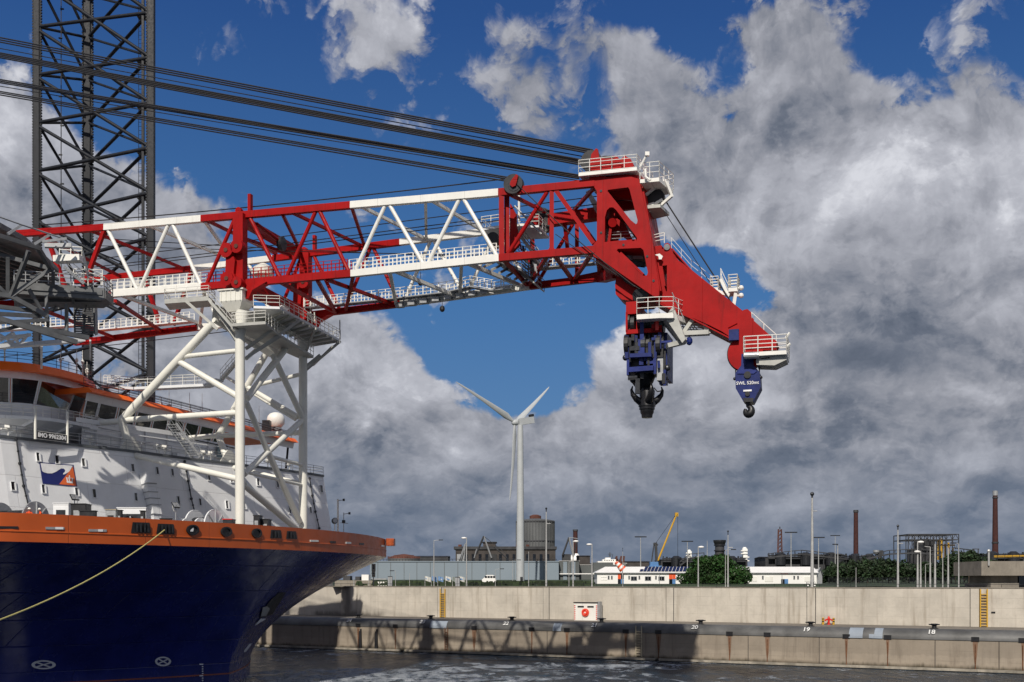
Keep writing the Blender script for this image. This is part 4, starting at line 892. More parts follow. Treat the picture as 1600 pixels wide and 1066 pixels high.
L = [ (678, 845, 178, 'tall post with a short right arm above the flags, left of the turbine', 'arm', .10, 1),
 (729, 840, 180, 'pale post with a high whip aerial left of the turbine tower', 'ball', .13, -1),
 (853.5, 800, 176, 'stout white mast with a small arm right of the turbine tower', 'camera', .16, 1),
 (895.5, 845, 178, 'white forked post in front of the dark crane and brown chimney', 'ball', .13, 1),
 (889, 878, 180, 'short thin post beside the white forked one', 'arm', .06, 1),
 (925, 850, 178, 'white post with a ball lamp, left of the solar roof building', 'ball', .13, -1),
 (973, 862, 190, 'thin green post in front of the orange door of the solar roof building', 'camera', .06, 1),
 (1001, 839, 420, 'far T-shaped lamp mast left of the blue crane', 'tee', .22, 1),
 (1074, 846, 430, 'far T-shaped lamp mast by the cream towers', 'tee', .22, 1),
 (1091, 854, 178, 'post with a tilted lamp in front of the round bush, left side', 'ball', .12, 1),
 (1105, 845, 400, 'thin far pole behind the round bush', 'mast', .16, 1),
 (1133.5, 860, 176, 'thin pole in front of the bush, left of the camera mast', 'arm', .07, 1),
 (1137.5, 836, 176, 'grey camera mast in front of the right side of the bush', 'camera', .13, 1),
 (1236, 832, 440, 'far T-shaped lamp mast between lattice mast and tall mast', 'tee', .24, 1),
 (1279, 840, 450, 'far T-shaped lamp mast just right of the tall mast', 'tee', .24, 1),
 (1305, 837, 470, 'faint far T-shaped lamp mast over the dark sheds', 'tee', .2, 1),
 (1269, 778, 166, 'tallest pale mast with a camera, standing on the wall pilaster by bay 19', 'camera', .27, 1),
 (1309, 852, 168, 'medium post with a small head at the left end of the wood', 'arm', .12, -.3),
 (1337.5, 887, 172, 'short thin grey post in front of the wood', 'mast', .06, 1),
 (1403, 828, 166, 'tall camera mast in front of the wood, left of the steel frame works', 'camera', .17, 1),
 (1433.8, 846, 166, 'thick white post, first of the cluster below the steel frame works', 'ball', .16, 1),
 (1438.5, 861, 165, 'white post just right of the first in the cluster', 'ball', .14, -1),
 (1446, 882, 168, 'short dark post with a flood light inside the post cluster', 'arm', .07, 1),
 (1453.5, 855, 168, 'brownish post with a lamp arm in the middle of the cluster', 'arm', .14, -1),
 (1461, 850, 165, 'thick white post right of the brownish one', 'mast', .17, 1),
 (1473, 864, 170, 'slim grey pole in the right half of the cluster', 'mast', .09, 1),
 (1481.5, 856, 165, 'thick white post under the yellow pipes', 'mast', .15, 1),
 (1498, 850, 168, 'grey post with a camera arm at the right end of the cluster', 'arm', .10, -.6),
 (826, 862, 400, 'x', 'mast', .1, 1),
 (774, 890, 200, 'short grey lamp post in front of the long grey hall', 'arm', .06, 1),
 (801, 876, 215, 'slim lamp post just left of the turbine foot', 'arm', .06, 1),
 (826, 862, 178, 'slim pole just right of the turbine tower', 'mast', .07, 1),
 (618, 893, 178, 'short post at the left part of the grey hall', 'arm', .06, -.5),
 (576, 900, 174, 'thin white pole near the ship bow', 'mast', .06, 1),
 (553, 903, 172, 'thicker white pole beside the dark container near the ship bow', 'mast', .1, 1),
 (640, 896, 178, 'thin short post left of the grey block on the wall', 'mast', .05, 1)]
for a_ in L:
    if a_[3] != 'x': lamp(*a_)
# whip aerials
# lamp cluster at the foot of the tall mast
for i, (x, y) in enumerate(((1262, 911), (1262, 915), (1272.5, 911), (1272.5, 915))): 
    p = P(x, y, wallD(1269, .6) - .4); t = empty('spotlight', p, ('upper left', 'lower left', 'upper right', 'lower right')[i] + ' of four small spotlights at the foot of the tallest mast', 'spotlight', 'spotlights on the tallest mast')
    MB().box(p, (.28, .3, .22)).build('housing', BLACK, t); MB().box(p - Vector((0, .17, 0)), (.22, .03, .16)).build('lens', WHB, t); MB().tube(p + Vector((0, .1, 0)), Vector((P(1269, 0, wallD(1269, .6)).x, wallD(1269, .6), p.z)), .03, n=5).build('bracket', DARKM, t)
# flags
for i, (x, h, m, lab) in enumerate(((664, 900, 'w', 'white and blue flag, leftmost of the row on the wall'), (674, 900, 'b', 'blue and white flag, second of the row'), (684, 900, 'b', 'blue flag, third of the row below the tall lamp post'),
      (696, 900, 'w', 'cream flag on a pole in the middle of the row'), (707, 901, 'g', 'grey-green flag left of the grey block on the wall'), (717, 900, 'w', 'pale flag, rightmost of the row'))):
    D_ = wallD(x, 2.2); b_ = P(x, 909, D_); b_.z = GZ; tz = P(0, h, D_).z; t = empty('flag', b_, lab, 'flag', 'flags on the quay wall')
    MB().tube(b_, Vector((b_.x, b_.y, tz)), .05, .04, n=8).build('flag_pole', STEEL, t)
    fm = {'w': paint('flag_white', (.6, .6, .56), .9), 'b': paint('flag_blue', (.16, .28, .48), .9), 'g': paint('flag_grey', (.28, .32, .30), .9)}[m]
    mb = MB(); vs = []; 
    for q in range(9):
        xx = q * .12; yy = .12 * math.sin(q * 1.1 + i); dz = -.03 * q; vs += [Vector((b_.x + xx, b_.y + yy, tz - .02 + dz)), Vector((b_.x + xx, b_.y + yy, tz - .75 + dz * 1.5))]
    vs2 = [v + Vector((0, .02, 0)) for v in vs]; nn = len(vs)
    mb.add(vs + vs2, [(2 * q, 2 * q + 1, 2 * q + 3, 2 * q + 2) for q in range(8)] + [(nn + 2 * q, nn + 2 * q + 2, nn + 2 * q + 3, nn + 2 * q + 1) for q in range(8)]); fo = mb.build('cloth', fm, t)
    if m == 'w' or m == 'b': MB().add([v + Vector((0, -.015, 0)) for v in (vs[2] * .6 + vs[3] * .4, vs[2] * .3 + vs[3] * .7, vs[12] * .3 + vs[13] * .7, vs[12] * .6 + vs[13] * .4)], [(0, 1, 2, 3)]).build('flag_stripe', fm if False else (paint('flag_white', (.6,)*3) if m == 'b' else paint('flag_blue', (.1,)*3)), fo)
# windsock
b_ = P(972.5, 909, 250); b_.z = GZ; 
t = empty('windsock', b_, 'orange and white striped windsock hanging in front of the rusty hopper', 'windsock'); MB().tube(b_, P(972.5, 889, 250), .07, n=8).build('pole', STEEL, t)
a, c = P(962, 878.5, 250), P(973.5, 890, 250)
for i in range(5):
    MB().tube(a.lerp(c, i / 5), a.lerp(c, (i + 1) / 5), .35 + .1 * i, .35 + .1 * (i + 1), n=12, cap=False).build('band', ORD if i % 2 == 0 else WHB, t)
# grey blocks, container, signal
for (x0, y0, x1, y1, m, lab) in ((606, 901, 612.5, 917, GREY, 'narrow grey switch box standing on the wall, left one'), (711, 902, 718, 917, GREY, 'grey switch box on the wall right of the flags')):
    D_ = wallD(x0, 1.5); b_ = P((x0 + x1) / 2, 909, D_); b_.z = GZ; t = empty('switch_box', b_, lab, 'box', 'grey switch boxes'); mb = MB(); pb(mb, x0, y0, x1, y1, D_, .8, GZ); mb.build('housing', m, t); mb = MB(); pb(mb, x0 - .4, y0 - .4, x1 + .4, y0, D_ - .1, 1); mb.build('lid', DARKM, t)
    mb = MB(); pb(mb, (x0 + x1) / 2, y0 + 1, (x0 + x1) / 2 + .3, y1, D_ - .05, .1); mb.build('door_gap', BLACK, t)
WD = wallD(583.5, 2.0)
b_ = P(583.5, 909, WD); b_.z = GZ; t = empty('signal_light', b_, 'tall black traffic signal for ships standing on the wall near the bow', 'signal')
mb = MB(); pb(mb, 580.5, 881, 586.5, 893, WD, .4); mb.build('upper_board', BLACK, t); mb = MB(); p = P(583.5, 896, WD + .1); mb.disc(p, (0, 1, 0), .33, .3); pb(mb, 581, 891, 586, 902, WD + .05, .3); mb.build('lower_board', BLACK, t); MB().tube(b_, P(583.5, 882, WD + .3), .08).build('post', DARKM, t)
for y in (884, 887.5, 896): MB().disc(P(583.5, y, WD - .05), (0, 1, 0), .16, .08, 12).build('lens', GLASS, t)
b_ = P(568, 909, WD + 8); b_.z = GZ; t = empty('site_shed', b_, 'low beige concrete hut with a white cube on it, behind the wall near the bow', 'hut')
mb = MB(); pb(mb, 523, 907, 582, 917, WD + 8, 5, GZ); mb.build('wall', CONC2, t); mb = MB(); pb(mb, 565, 898, 576, 907, WD + 10, 3); mb.build('rooftop_box', WHB, t)
mb = MB(); pb(mb, 536, 900, 547, 907, WD + 12, 3); pb(mb, 555, 901, 562, 907, WD + 12, 3); mb.build('roof_plant', INDUS, t); mb = MB(); pb(mb, 580, 904, 604, 906, WD + 14, .4); mb.build('canopy', GREY, t)
for i in range(4): mb = MB(); pb(mb, 590 + i * 4, 909, 592.5 + i * 4, 916, WD + 7, .3); mb.build('window', WHITE, t)
# parked van
b_ = P(764, 909, 232); b_.z = 10.8; t = empty('parked_van', b_, 'white minibus parked on the grass in front of the long grey hall', 'van'); D_ = 232
mb = MB(); x0, x1 = P(753, 0, D_).x, P(775, 0, D_).x; z0 = 11.0
mb.plate([(x0, D_, z0), (x1, D_, z0), (x1, D_, z0 + .8), (x1 - .15, D_, z0 + 1.5), (x1 - .6, D_, z0 + 1.75), (x0 + .9, D_, z0 + 1.75), (x0 + .35, D_, z0 + 1.1), (x0, D_, z0 + .85)], [], (0, 1.9, 0)); mb.build('body', WHB, t)
for i in range(4): MB().box((x0 + .8 + i * .55, D_ - .02, z0 + 1.35), (.45, .06, .4)).build('window', GLASS, t)
for xx in (x0 + .55, x1 - .55):
    w_ = MB().disc((xx, D_ - .02, z0 - .02), (0, 1, 0), .33, .22, 16).build('wheel', BLACK, t); MB().disc((xx, D_ - .14, z0 - .02), (0, 1, 0), .18, .04, 12).build('rim', GREY, w_)
# wire fence in front of the wood
t = empty('wire_fence', P(1420, 909, 255), 'long wire mesh fence in front of the wood', 'fence'); ORIG[t.name].z = 10.5; t.location.z = 10.5
fx0, fx1 = 1294, 1560; mb = MB(); mm = MB()
for i in range(45): 
    p = P(fx0 + (fx1 - fx0) * i / 44, 909, 255); p.z = GZ; MB().tube(p, p + Z * 1.9, .05, n=5).build('fence_post', DARKM, t)
a, c = P(fx0, 909, 255), P(fx1, 909, 255)
for i in range(7): a.z = c.z = GZ + .25 + i * .27; mm.tube(a, c, .012, n=4)
for i in range(380): p = P(fx0 + (fx1 - fx0) * i / 380, 909, 255); p.z = GZ + .2; mm.tube(p, p + Z * 1.65, .010, n=3)
mm.build('mesh', DARKM, t)
# concrete bunker at the right
D_ = 190; b_ = P(1575, 909, D_); b_.z = GZ
t = empty('concrete_bunker', b_, 'brown concrete lock building with an overhanging top, at the right edge', 'building')
mb = MB(); pb(mb, 1533.5, 877, 1660, 899.5, D_, 12); mb.build('upper_slab', CONC2, t)
mb = MB(); pb(mb, 1548, 899.5, 1590, 911, D_ + 2, 9); mb.build('core_wall', CONC2, t); mb = MB(); pb(mb, 1548, 911.5, 1592, 918, D_ + .6, 11, GZ); mb.build('base_slab', CONC2, t)
mb = MB(); pb(mb, 1592, 899.5, 1650, 918, D_ + 4, 7, GZ); mb.build('glazing', GLASS, t)
mb = MB(); mb.rail([P(1535, 877, D_ + 1), P(1640, 877, D_ + 1)], 1.1, 1.3, .04); mb.build('railing', DARKM, t); mb = MB(); mb.bar(P(1553, 869.5, D_ + 3), P(1600, 868.8, D_ + 3), .3, .3); mb.build('pipe', YEL, t)
mb = MB(); mb.tube(P(1545, 884, D_ - .2), P(1545, 862, D_ - .2), .16, n=10); mb.ball(P(1545, 861, D_ - .2), .3, 8); mb.build('vent_mast', STEEL, t)
# gantry on the right horizon
b_ = P(1522, 909, 420); b_.z = GZ; t = empty('portal_frame', b_, 'small black portal frame on the skyline left of the tallest chimney', 'frame')
mb = MB(); mb.bar(P(1521, 874, 420), P(1521.5, 858, 420), .3); mb.build('leg', INDUS, t); mb = MB(); mb.bar(P(1528.5, 874, 420), P(1528.5, 858, 420), .3); mb.build('leg', INDUS, t); mb = MB(); mb.bar(P(1519.5, 858, 420), P(1530, 858, 420), .3); mb.build('beam', INDUS, t)

# ================================================================== vessel
HH = Vector((.93, -.37, 0)).normalized(); HP = Vector((.37, .93, 0)).normalized()     # heading, and port (away from the camera)
def UV(u, v, z): return HH * u + HP * v + Z * z
V0 = 105.0; DZ = 14.68; BZ = 17.05
ship = empty('vessel', UV(-110, V0, 0), 'offshore installation vessel with navy hull, orange bulwark, white deckhouse and orange-roofed bridge', 'ship')
ORIG[ship.name] = Vector(ship.location)
def outline(kind, n=30):
    """plan curve from the starboard side round the bow to the port side"""
    pts = []
    if kind == 'deck':
        hb, cr = 36.2, 3.6
        half = []
        for i in range(n + 1):
            dv = hb * i / n
            u = -65.7 - .0068 * dv * dv
            if dv > hb - cr: k = (dv - hb + cr) / cr; u -= cr * (1 - math.sqrt(max(0, 1 - k * k)))
            half.append((u, dv))
        side = [(-88, hb), (-100, hb), (-140, hb), (-230, hb)]
    else:
        hb = 31.0; half = []
        for i in range(n + 1):
            dv = hb * i / n; half.append((-74.9 - .40 * dv - .0075 * dv * dv, dv))
        side = [(-99, hb + .6), (-112, hb + 1), (-145, hb + 1), (-230, hb + 1)]
    full = half + side
    return [(u, V0 - dv) for u, dv in reversed(full)] + [(u, V0 + dv) for u, dv in full[1:]]
DK, WL = outline('deck'), outline('water')
mb = MB(); levels = [-3, -1, 0, 1, 2, 3, 4, 5, 6, 7, 8, 9, 10, 11, 12, 13, 14, DZ]; rows = []
for z in levels:
    t_ = max(0, z / DZ); s_ = max(0, (t_ - .12) / .88) ** 1.55
    row = []
    for (du, dv), (wu, wv) in zip(DK, WL):
        fr = 1.0
        u = wu + (du - wu) * s_; v = wv + (dv - wv) * s_
        row.append(UV(u, v, z))
    rows.append(row)
m_ = len(DK); vs = [p for r in rows for p in r]
mb.add(vs, [(j * m_ + i, j * m_ + i + 1, (j + 1) * m_ + i + 1, (j + 1) * m_ + i) for j in range(len(levels) - 1) for i in range(m_ - 1)])
hull = mb.build('hull', NAVY, ship, smooth=True); HT = tree_of(mb)
# a thin orange-brown boot-top line
BOOT = paint('boot_top_red', (.22, .05, .02), .5); mb = MB(); vs = []
for zz in (1.35, 1.50):
    for i, p in enumerate(rows[levels.index(1)]):
        q = p.lerp(rows[levels.index(2)][i], zz - 1); a_ = rows[3][max(0, i - 1)]; c_ = rows[3][min(m_ - 1, i + 1)]; nrm = (c_ - a_).normalized().cross(Z); nrm = nrm if nrm.dot(q - UV(-150, V0, 0)) > 0 else -nrm; vs.append(q + nrm * .035)
mb.add(vs, [(i, i + 1, m_ + i + 1, m_ + i) for i in range(m_ - 1)]); mb.build('boot_line', BOOT, hull)
# bulwark
mb = MB(); th = .25; o1 = [UV(u, v, 0) for u, v in DK]; inn = []
for i, (u, v) in enumerate(DK):
    a = o1[max(0, i - 1)]; c = o1[min(m_ - 1, i + 1)]; nrm = (c - a).normalized().cross(Z); inn.append(o1[i] - nrm * th if (o1[i] - UV(-110, V0, 0)).dot(nrm) > 0 else o1[i] + nrm * th)
vs = [p + Z * DZ for p in o1] + [p + Z * BZ for p in o1] + [p + Z * BZ for p in inn] + [p + Z * DZ for p in inn]
mb.add(vs, [(k * m_ + i, k * m_ + i + 1, ((k + 1) % 4) * m_ + i + 1, ((k + 1) % 4) * m_ + i) for k in range(4) for i in range(m_ - 1)])
bul = mb.build('bulwark', ORANGE, ship, smooth=True); BT = tree_of(mb)
# slightly proud rubbing ledge half way
MBL = MB(); vs = []
for zz, o_ in ((15.50, 0), (15.50, .06), (15.58, .06), (15.62, 0)):
    for i, p in enumerate(o1): d = (p - inn[i]); d.z = 0; d.normalize(); vs.append(p + d * o_ + Z * zz)
MBL.add(vs, [(k * m_ + i, k * m_ + i + 1, (k + 1) * m_ + i + 1, (k + 1) * m_ + i) for k in range(3) for i in range(m_ - 1)]); MBL.build('bulwark_ledge', ORANGE, bul)
mb = MB(); mb.add([p + Z * (DZ + .1) for p in inn], [tuple(range(m_))]); mb.build('fore_deck', paint('deck_green_grey', (.11, .11, .115), .8, var=.2), ship)
# small orange platform at the port bow
p = P(610.5, 847.5, 153); MB().box(p, (1.0, 2.2, .95)).build('bow_platform', ORANGE, ship)
# openings in the bulwark
PB = BLACK; MTL = paint('bright_roller_steel', (.45, .46, .47), .35, .6)
for (x0, y0, x1, y1, sl) in ((207, 816, 233, 832.5, .8), (246.5, 818.3, 270.5, 834, .8)):
    mb = MB(); decal(mb, BT, [(x0, y0), (x1, y0 + sl), (x1 + 2.3, y1 + sl), (x0 - 2.6, y1)], .02, .04); o = mb.build('mooring_port', PB, bul)
    for k in (.22, .42, .68, .88):
        xx = x0 + (x1 - x0) * k; mb = MB(); decal(mb, BT, [(xx - 1.1, y0 + 1.8), (xx + 1.1, y0 + 1.9), (xx + 1.1, y1 - 1), (xx - 1.1, y1 - 1.1)], .12, .12); mb.build('roller', DARKM, o)
for (x0, y0, x1, y1, sl) in ((423.3, 828, 438, 840.8, .5), (448.3, 829.8, 462, 842, .5)):
    mb = MB(); decal(mb, BT, [(x0, y0), (x1, y0 + sl), (x1 + 1.6, y1 + sl), (x0 - 1.5, y1)], .02, .04); o = mb.build('mooring_port', PB, bul)
    for k in (.35, .65): xx = x0 + (x1 - x0) * k; mb = MB(); decal(mb, BT, [(xx - .8, y0 + 2), (xx + .8, y0 + 2), (xx + .8, y1 - 1), (xx - .8, y1 - 1)], .12, .12); mb.build('roller', DARKM, o)
for cx, cy, rx, ry in ((300, 828.2, 9.6, 8.2), (352.5, 831, 8.4, 7.8), (400, 833.2, 7.5, 7.4)):
    mb = MB(); decal(mb, BT, ell(cx, cy, rx, ry, 28), .02, .16, [ell(cx, cy, rx * .72, ry * .72, 28)]); o = mb.build('hawse_ring', PB, bul)
    mb = MB(); decal(mb, BT, ell(cx, cy, rx * .74, ry * .74, 28), .01, .05); mb.build('hawse_hole', PB, o)
    mb = MB(); decal(mb, BT, [(cx - 3.4, cy + 2.5), (cx - 3.2, cy), (cx + 1.2, cy - 4), (cx + 1.6, cy - 1), (cx + .8, cy + 2.5)], .07, .03)
    if cx == 300: mb.build('deck_seen_through', SHELL, o)
for (x0, x1, y, w_) in ((-6, 28, 824.2, 0), (71, 100, 825.5, 14), (138, 166, 829, 9)):
    mb = MB(); decal(mb, BT, [(x0, y - 2), (x1, y - 1.6), (x1, y + 2.2), (x0, y + 1.8)], .02, .05); o = mb.build('freeing_port', GREY if w_ else BLACK, bul)
    if w_: mb = MB(); decal(mb, BT, [(x0 + 15, y - 1.8), (x0 + 15 + w_ - 2, y - 1.7), (x0 + 15 + w_ - 2, y + 1.9), (x0 + 15, y + 1.8)], .08, .03); mb.build('deck_seen_through', SHELL, o)
for (x0, x1, y, dk) in ((484, 497, 845.2, 0), (515, 524, 847, 1), (540, 548, 848.3, 0), (561, 568, 850, 1), (595, 600, 853, 0)):
    mb = MB(); decal(mb, BT, [(x0, y - 1.5), (x1, y - 1.2), (x1, y + 1.6), (x0, y + 1.4)], .02, .05); o = mb.build('freeing_port', BLACK if dk else WHITE, bul)
# hull marks
MARK = paint('hull_mark_white', (.62, .64, .70), .5)
def mark(cx, cy, rx, ry, wr=.72, tree=None, sk=0.):
    o_ = ell(cx, cy, rx, ry, 32); i_ = ell(cx, cy, rx * wr, ry * wr, 32)
    f = lambda L: [(x + (y - cy) * sk, y) for x, y in L]
    mb = MB(); decal(mb, HT, f(o_), .03, .03, [f(i_)]); o = mb.build('thruster_mark', MARK, hull)
    for a_ in (.75, 2.45):
        c, s = math.cos(a_), math.sin(a_); c2, s2 = -s, c; w = .10
        mb = MB(); decal(mb, HT, f([(cx + rx * (wr * c * k1 + w * c2 * k2), cy + ry * (wr * s * k1 + w * s2 * k2)) for k1, k2 in ((-1, -1), (1, -1), (1, 1), (-1, 1))]), .035, .03); mb.build('mark_cross', MARK, o)
mark(68, 1038.5, 19, 7); mark(254.5, 1033.4, 12.5, 7.4)
for i in range(12):
    y = 1038 + i * 3.6
    if i in (0, 5): mb = MB(); decal(mb, HT, [(311.5, y - .9), (317.3, y - .9), (317.3, y + .9), (311.5, y + .9)], .03, .02); mb.build('draft_mark', MARK, hull)
    else: mb = MB(); decal(mb, HT, [(315.2, y - .8), (317.4, y - .8), (317.4, y + .9), (315.2, y + .9)], .03, .02); mb.build('draft_mark', MARK, hull)
# port anchor pocket
for (poly, m, nme) in (([(436, 925), (446, 925), (440, 935), (424, 960), (405, 965), (408, 955), (424, 935)], BLACK, 'anchor_recess'), ([(406, 965.5), (414, 966), (397, 976)], MARK, 'anchor_fluke'), ([(409, 948), (416, 946), (420, 950), (414, 961), (406, 962)], GREY, 'anchor_shank')):
    mb = MB(); decal(mb, HT, poly, .05 if m is BLACK else .12, .05); mb.v and mb.build(nme, m, hull)
mb = MB(); decal(mb, HT, ell(386, 1012, 2.6, 8, 20, .3) if False else [(380, 1019), (381, 1016), (389, 1006), (392, 1005), (391, 1008), (384, 1017)], .05, .03, [[(382.4, 1016.8), (388.6, 1008.5), (389.2, 1009), (384, 1016)]]); mb.v and mb.build('thruster_mark', MARK, hull)

# ------------------------------------------------------------------ white front of the accommodation
WZ = EYE + 14.0
WTOP = [(-160, 668), (-80, 675), (0, 682.5), (98, 694), (197, 705), (290, 717), (366, 726), (440, 735), (490, 742), (505, 744.5)]
tops = []
for px, py in WTOP: D_ = 14.0 * F / (HY - py); tops.append(P(px, py, D_))
lean = HH * 1.9
bots = [p + lean - Z * (WZ - DZ - .1) for p in tops]
rb = tops[-1] - HH * 14 + HP * 1.5; tops.append(rb); bots.append(rb + Z * (DZ - WZ + .1) + HP * .6)
rb = tops[-2] - HH * 30 + HP * 2.5; tops.append(rb); bots.append(rb + Z * (DZ - WZ + .1) + HP * .6)
k = len(tops); mb = MB(); mb.add(tops + bots, [(i, i + 1, k + i + 1, k + i) for i in range(k - 1)]); WT = tree_of(mb)
house = mb.build('deckhouse_wall', SHELL, ship)
mb = MB(); back = [tops[-1], tops[0] - HH * 40]; mb.add([p + Z * .02 for p in tops] + [back[1]], [tuple(range(k + 1))]); topdeck = mb.build('upper_deck', GREY, ship)
# deck edge lip and railing
mb = MB()
for a, c in zip(tops[:-2], tops[1:-1]): mb.bar(a + Z * .06 + HH * .05, c + Z * .06 + HH * .05, .22, .26)
mb.build('deck_edge', paint('deck_edge_grey', (.10, .11, .12), .6), house)
mb = MB(); mb.rail([p + Z * .15 for p in tops[:-2]] + [tops[-3] - HH * 8 + Z * .15], 1.1, 2.0, .03); mb.build('railing', GREY, ship)
mb = MB()
for x in (5, 45, 110, 150, 240, 262, 320, 330, 415, 440): 
    p, n_ = cast(WT, x, 700 + x * .1) if False else (None, None)
# windows
wins = [(58.5, 714, 5, 13), (88, 718, 5, 12.5), (129.5, 722.5, 5, 12), (19.5, 759.5, 6, 13), (67, 764, 5, 13), (119, 768.5, 5, 12.5), (146.5, 771, 5, 13), (206.5, 731, 4.5, 11.5), (245, 735.5, 3.8, 11), (268.5, 738.3, 3.8, 11), (211.5, 776.5, 4.4, 12),
 (278, 781.5, 3.8, 12), (312, 784.5, 3.4, 10.5), (354, 788.5, 4, 12), (325.5, 744.8, 4, 11.5), (361, 749, 3.5, 9), (402.5, 753, 4, 11), (433, 756.5, 3.6, 10.5), (470, 758, 3, 10), (452, 796.5, 3.2, 11), (484.5, 797, 2.8, 9.5), (511, 800.5, 3.5, 10), (501, 764, 4.2, 11), (381.5, 790, 3, 10), (15, 712, 5, 13)]
for cx, cy, w, h in wins[:-1]:
    sk = h * .12
    q = [(cx - w / 2 - sk / 2, cy - h / 2), (cx + w / 2 - sk / 2, cy - h / 2 + .5), (cx + w / 2 + sk / 2, cy + h / 2 + .5), (cx - w / 2 + sk / 2, cy + h / 2)]
    big = [(x + (-.12 if i in (0, 3) else 1.9), y + (-.15 if i < 2 else 1.0)) for i, (x, y) in enumerate(q)]
    mb = MB(); decal(mb, WT, big, .01, .13, [q])
    if not mb.v: continue
    f = mb.build('window', SHELL, house); mb = MB(); decal(mb, WT, q, .01, .03); mb.build('pane', GLASS, f)
# company flag panel: wave and crown
LN = paint('panel_navy', (.010, .018, .13), .5); LO = paint('panel_orange', (.68, .13, .03), .5); LW = paint('panel_white', (.78, .78, .78), .5)
mb = MB(); decal(mb, WT, [(61, 722.3), (114.5, 726.6), (120.3, 760.5), (66.3, 756)], .02, .02); lg = mb.build('flag_panel', LN, house)
mb = MB(); decal(mb, WT, [(63, 724), (113, 728), (107.5, 737.5), (104, 739.5), (101, 741.2), (98, 742), (98.3, 739.5), (100.8, 737.8), (101.2, 735), (99, 732.6), (95, 732.3), (91.5, 734.3), (87, 737.5), (81, 740), (74, 740), (68, 738.3), (65.4, 736.5)], .05, .02); mb.build('wave_field', LW, lg)
mb = MB(); decal(mb, WT, [(113.3, 729.5), (118.7, 759.3), (92, 757)], .05, .02); mb.build('orange_field', LO, lg)
for poly in ([(103, 752), (113.5, 753), (113, 755.6), (104, 754.8)], [(102.2, 746), (104.2, 746.6), (105.6, 752.6), (103.8, 752.4)], [(106.6, 745.6), (108.4, 745.8), (108.3, 752.8), (106.8, 752.6)], [(113.6, 747.4), (112, 747.4), (110.6, 753), (112.6, 753.2)], [(105.2, 746.6), (110.8, 747.1), (110.7, 748.3), (105.4, 747.8)], [(107, 743), (108.4, 743.1), (108.4, 745.8), (107, 745.7)]):
    mb = MB(); decal(mb, WT, poly, .075, .02); mb.build('crown_emblem', LW, lg)
# IMO board
p0 = P(56.5, 681, 113.2); p1 = P(104, 687.5, 116.4); rt = (p1 - p0); rt.z = 0; rt.normalize(); nb = rt.cross(Z)
mb = MB(); W = (p1 - p0).length; c = (p0 + p1) / 2; c.z = P(0, 682.5, 114.8).z; p_ = MB().box(c, (W, .08, .80), (rt, nb, Z)).build('number_board', WHITE, ship)
MB().box(c + nb * .06, (W - .12, .06, .70), (rt, nb, Z)).build('board_face', BLACK, p_)
text_mb('IMO 9962304', c + nb * .10, rt, Z, .60, .01, bold=.02).build('board_lettering', LW, p_)
for q in (p0, p1): MB().tube(Vector((q.x, q.y, WZ)) - rt * .1 * (1 if q is p0 else -1), Vector((q.x, q.y, WZ + 3.2)) - rt * .1 * (1 if q is p0 else -1), .13, n=10).build('platform_post', CREAM, ship)
# vertical black pipes on the wall
for pts in ([(23.5, 687), (29, 725), (35, 760), (42.5, 791)], [(286.5, 722), (292, 752), (297, 780), (302, 800)], [(482, 748), (486, 775), (491, 800), (497, 826)]):
    L_ = [cast(WT, x, y) for x, y in pts]; L_ = [p + n_ * .2 for p, n_ in L_ if p is not None]
    if len(L_) > 1:
        mb = MB(); mb.path(L_, .075, 6)
        for q in L_: mb.ball(q, .19, 6)
        for a, c in zip(L_, L_[1:]): mb.ball(a.lerp(c, .5), .14, 6)
        mb.build('drain_pipe', DARKM, house)
# ventilation trunk
pts = [(217, 741, 231, 757), (221, 757, 235, 770), (223.5, 770, 237, 780), (226, 780, 240, 790), (229, 790, 242, 805), (231, 805, 243, 820)]
for i, (x0, y0, x1, y1) in enumerate(pts):
    mb = MB(); decal(mb, WT, [(x0, y0), (x1, y0 + 1), (x1 + 3, y1 + .8), (x0 + 3, y1)], .05, 1.0 if i == 0 else .75); q = mb.build('vent_trunk', SHELL, house) if mb.v else house
    mb = MB(); decal(mb, WT, [(x0 - 1, y0 - .2), (x1 + 1, y0 + .8), (x1 + 1.2, y0 + 2.0), (x0 - .8, y0 + 1.0)], .05, .85); mb.build('trunk_flange', GREY, q) if mb.v and i else None
mb = MB(); decal(mb, WT, [(223.5, 742.5), (229.5, 743.2), (232, 755.5), (226, 755)], .97, .03); mb.build('vent_grille', RUST, house)
mb = MB(); decal(mb, WT, [(217.6, 742.5), (221.5, 743), (224, 755), (219.6, 754)], .97, .03); mb.build('vent_grille', RUST, house)

# ------------------------------------------------------------------ middle deckhouse between the upper deck and the bridge
Z2, Z1 = 21.5, 23.3     # roof levels above the eye
def lvl(px, py, z): return P(px, py, z * F / (HY - py))
R1 = [lvl(x, y, Z1) for x, y in ((-170, 563), (-80, 562), (0, 566.5), (36, 569), (62, 572), (97, 579), (135, 589), (152, 599.5))]
R1.append(R1[-1] - HH * 6 + HP * 1); 
R2 = [lvl(x, y, Z2) for x, y in ((144, 607), (215, 624), (310, 647), (380, 664), (448, 683.5), (466, 687.5))]
def band(pts, z0, z1, off0, off1):
    """wall band below a roof edge: pts are roof-edge points; offsets inward (against the heading) at z0 (top) and z1 (bottom), heights relative to the eye"""
    vs = []
    for zz, o in ((z0, off0), (z1, off1)):
        for i, p in enumerate(pts): 
            a = pts[max(0, i - 1)]; c = pts[min(len(pts) - 1, i + 1)]; d = (c - a); d.z = 0; d.normalize(); nn = Z.cross(d); nn = nn if nn.dot(HH) < 0 else -nn
            vs.append(Vector((p.x, p.y, EYE + zz)) + nn * o)
    return vs
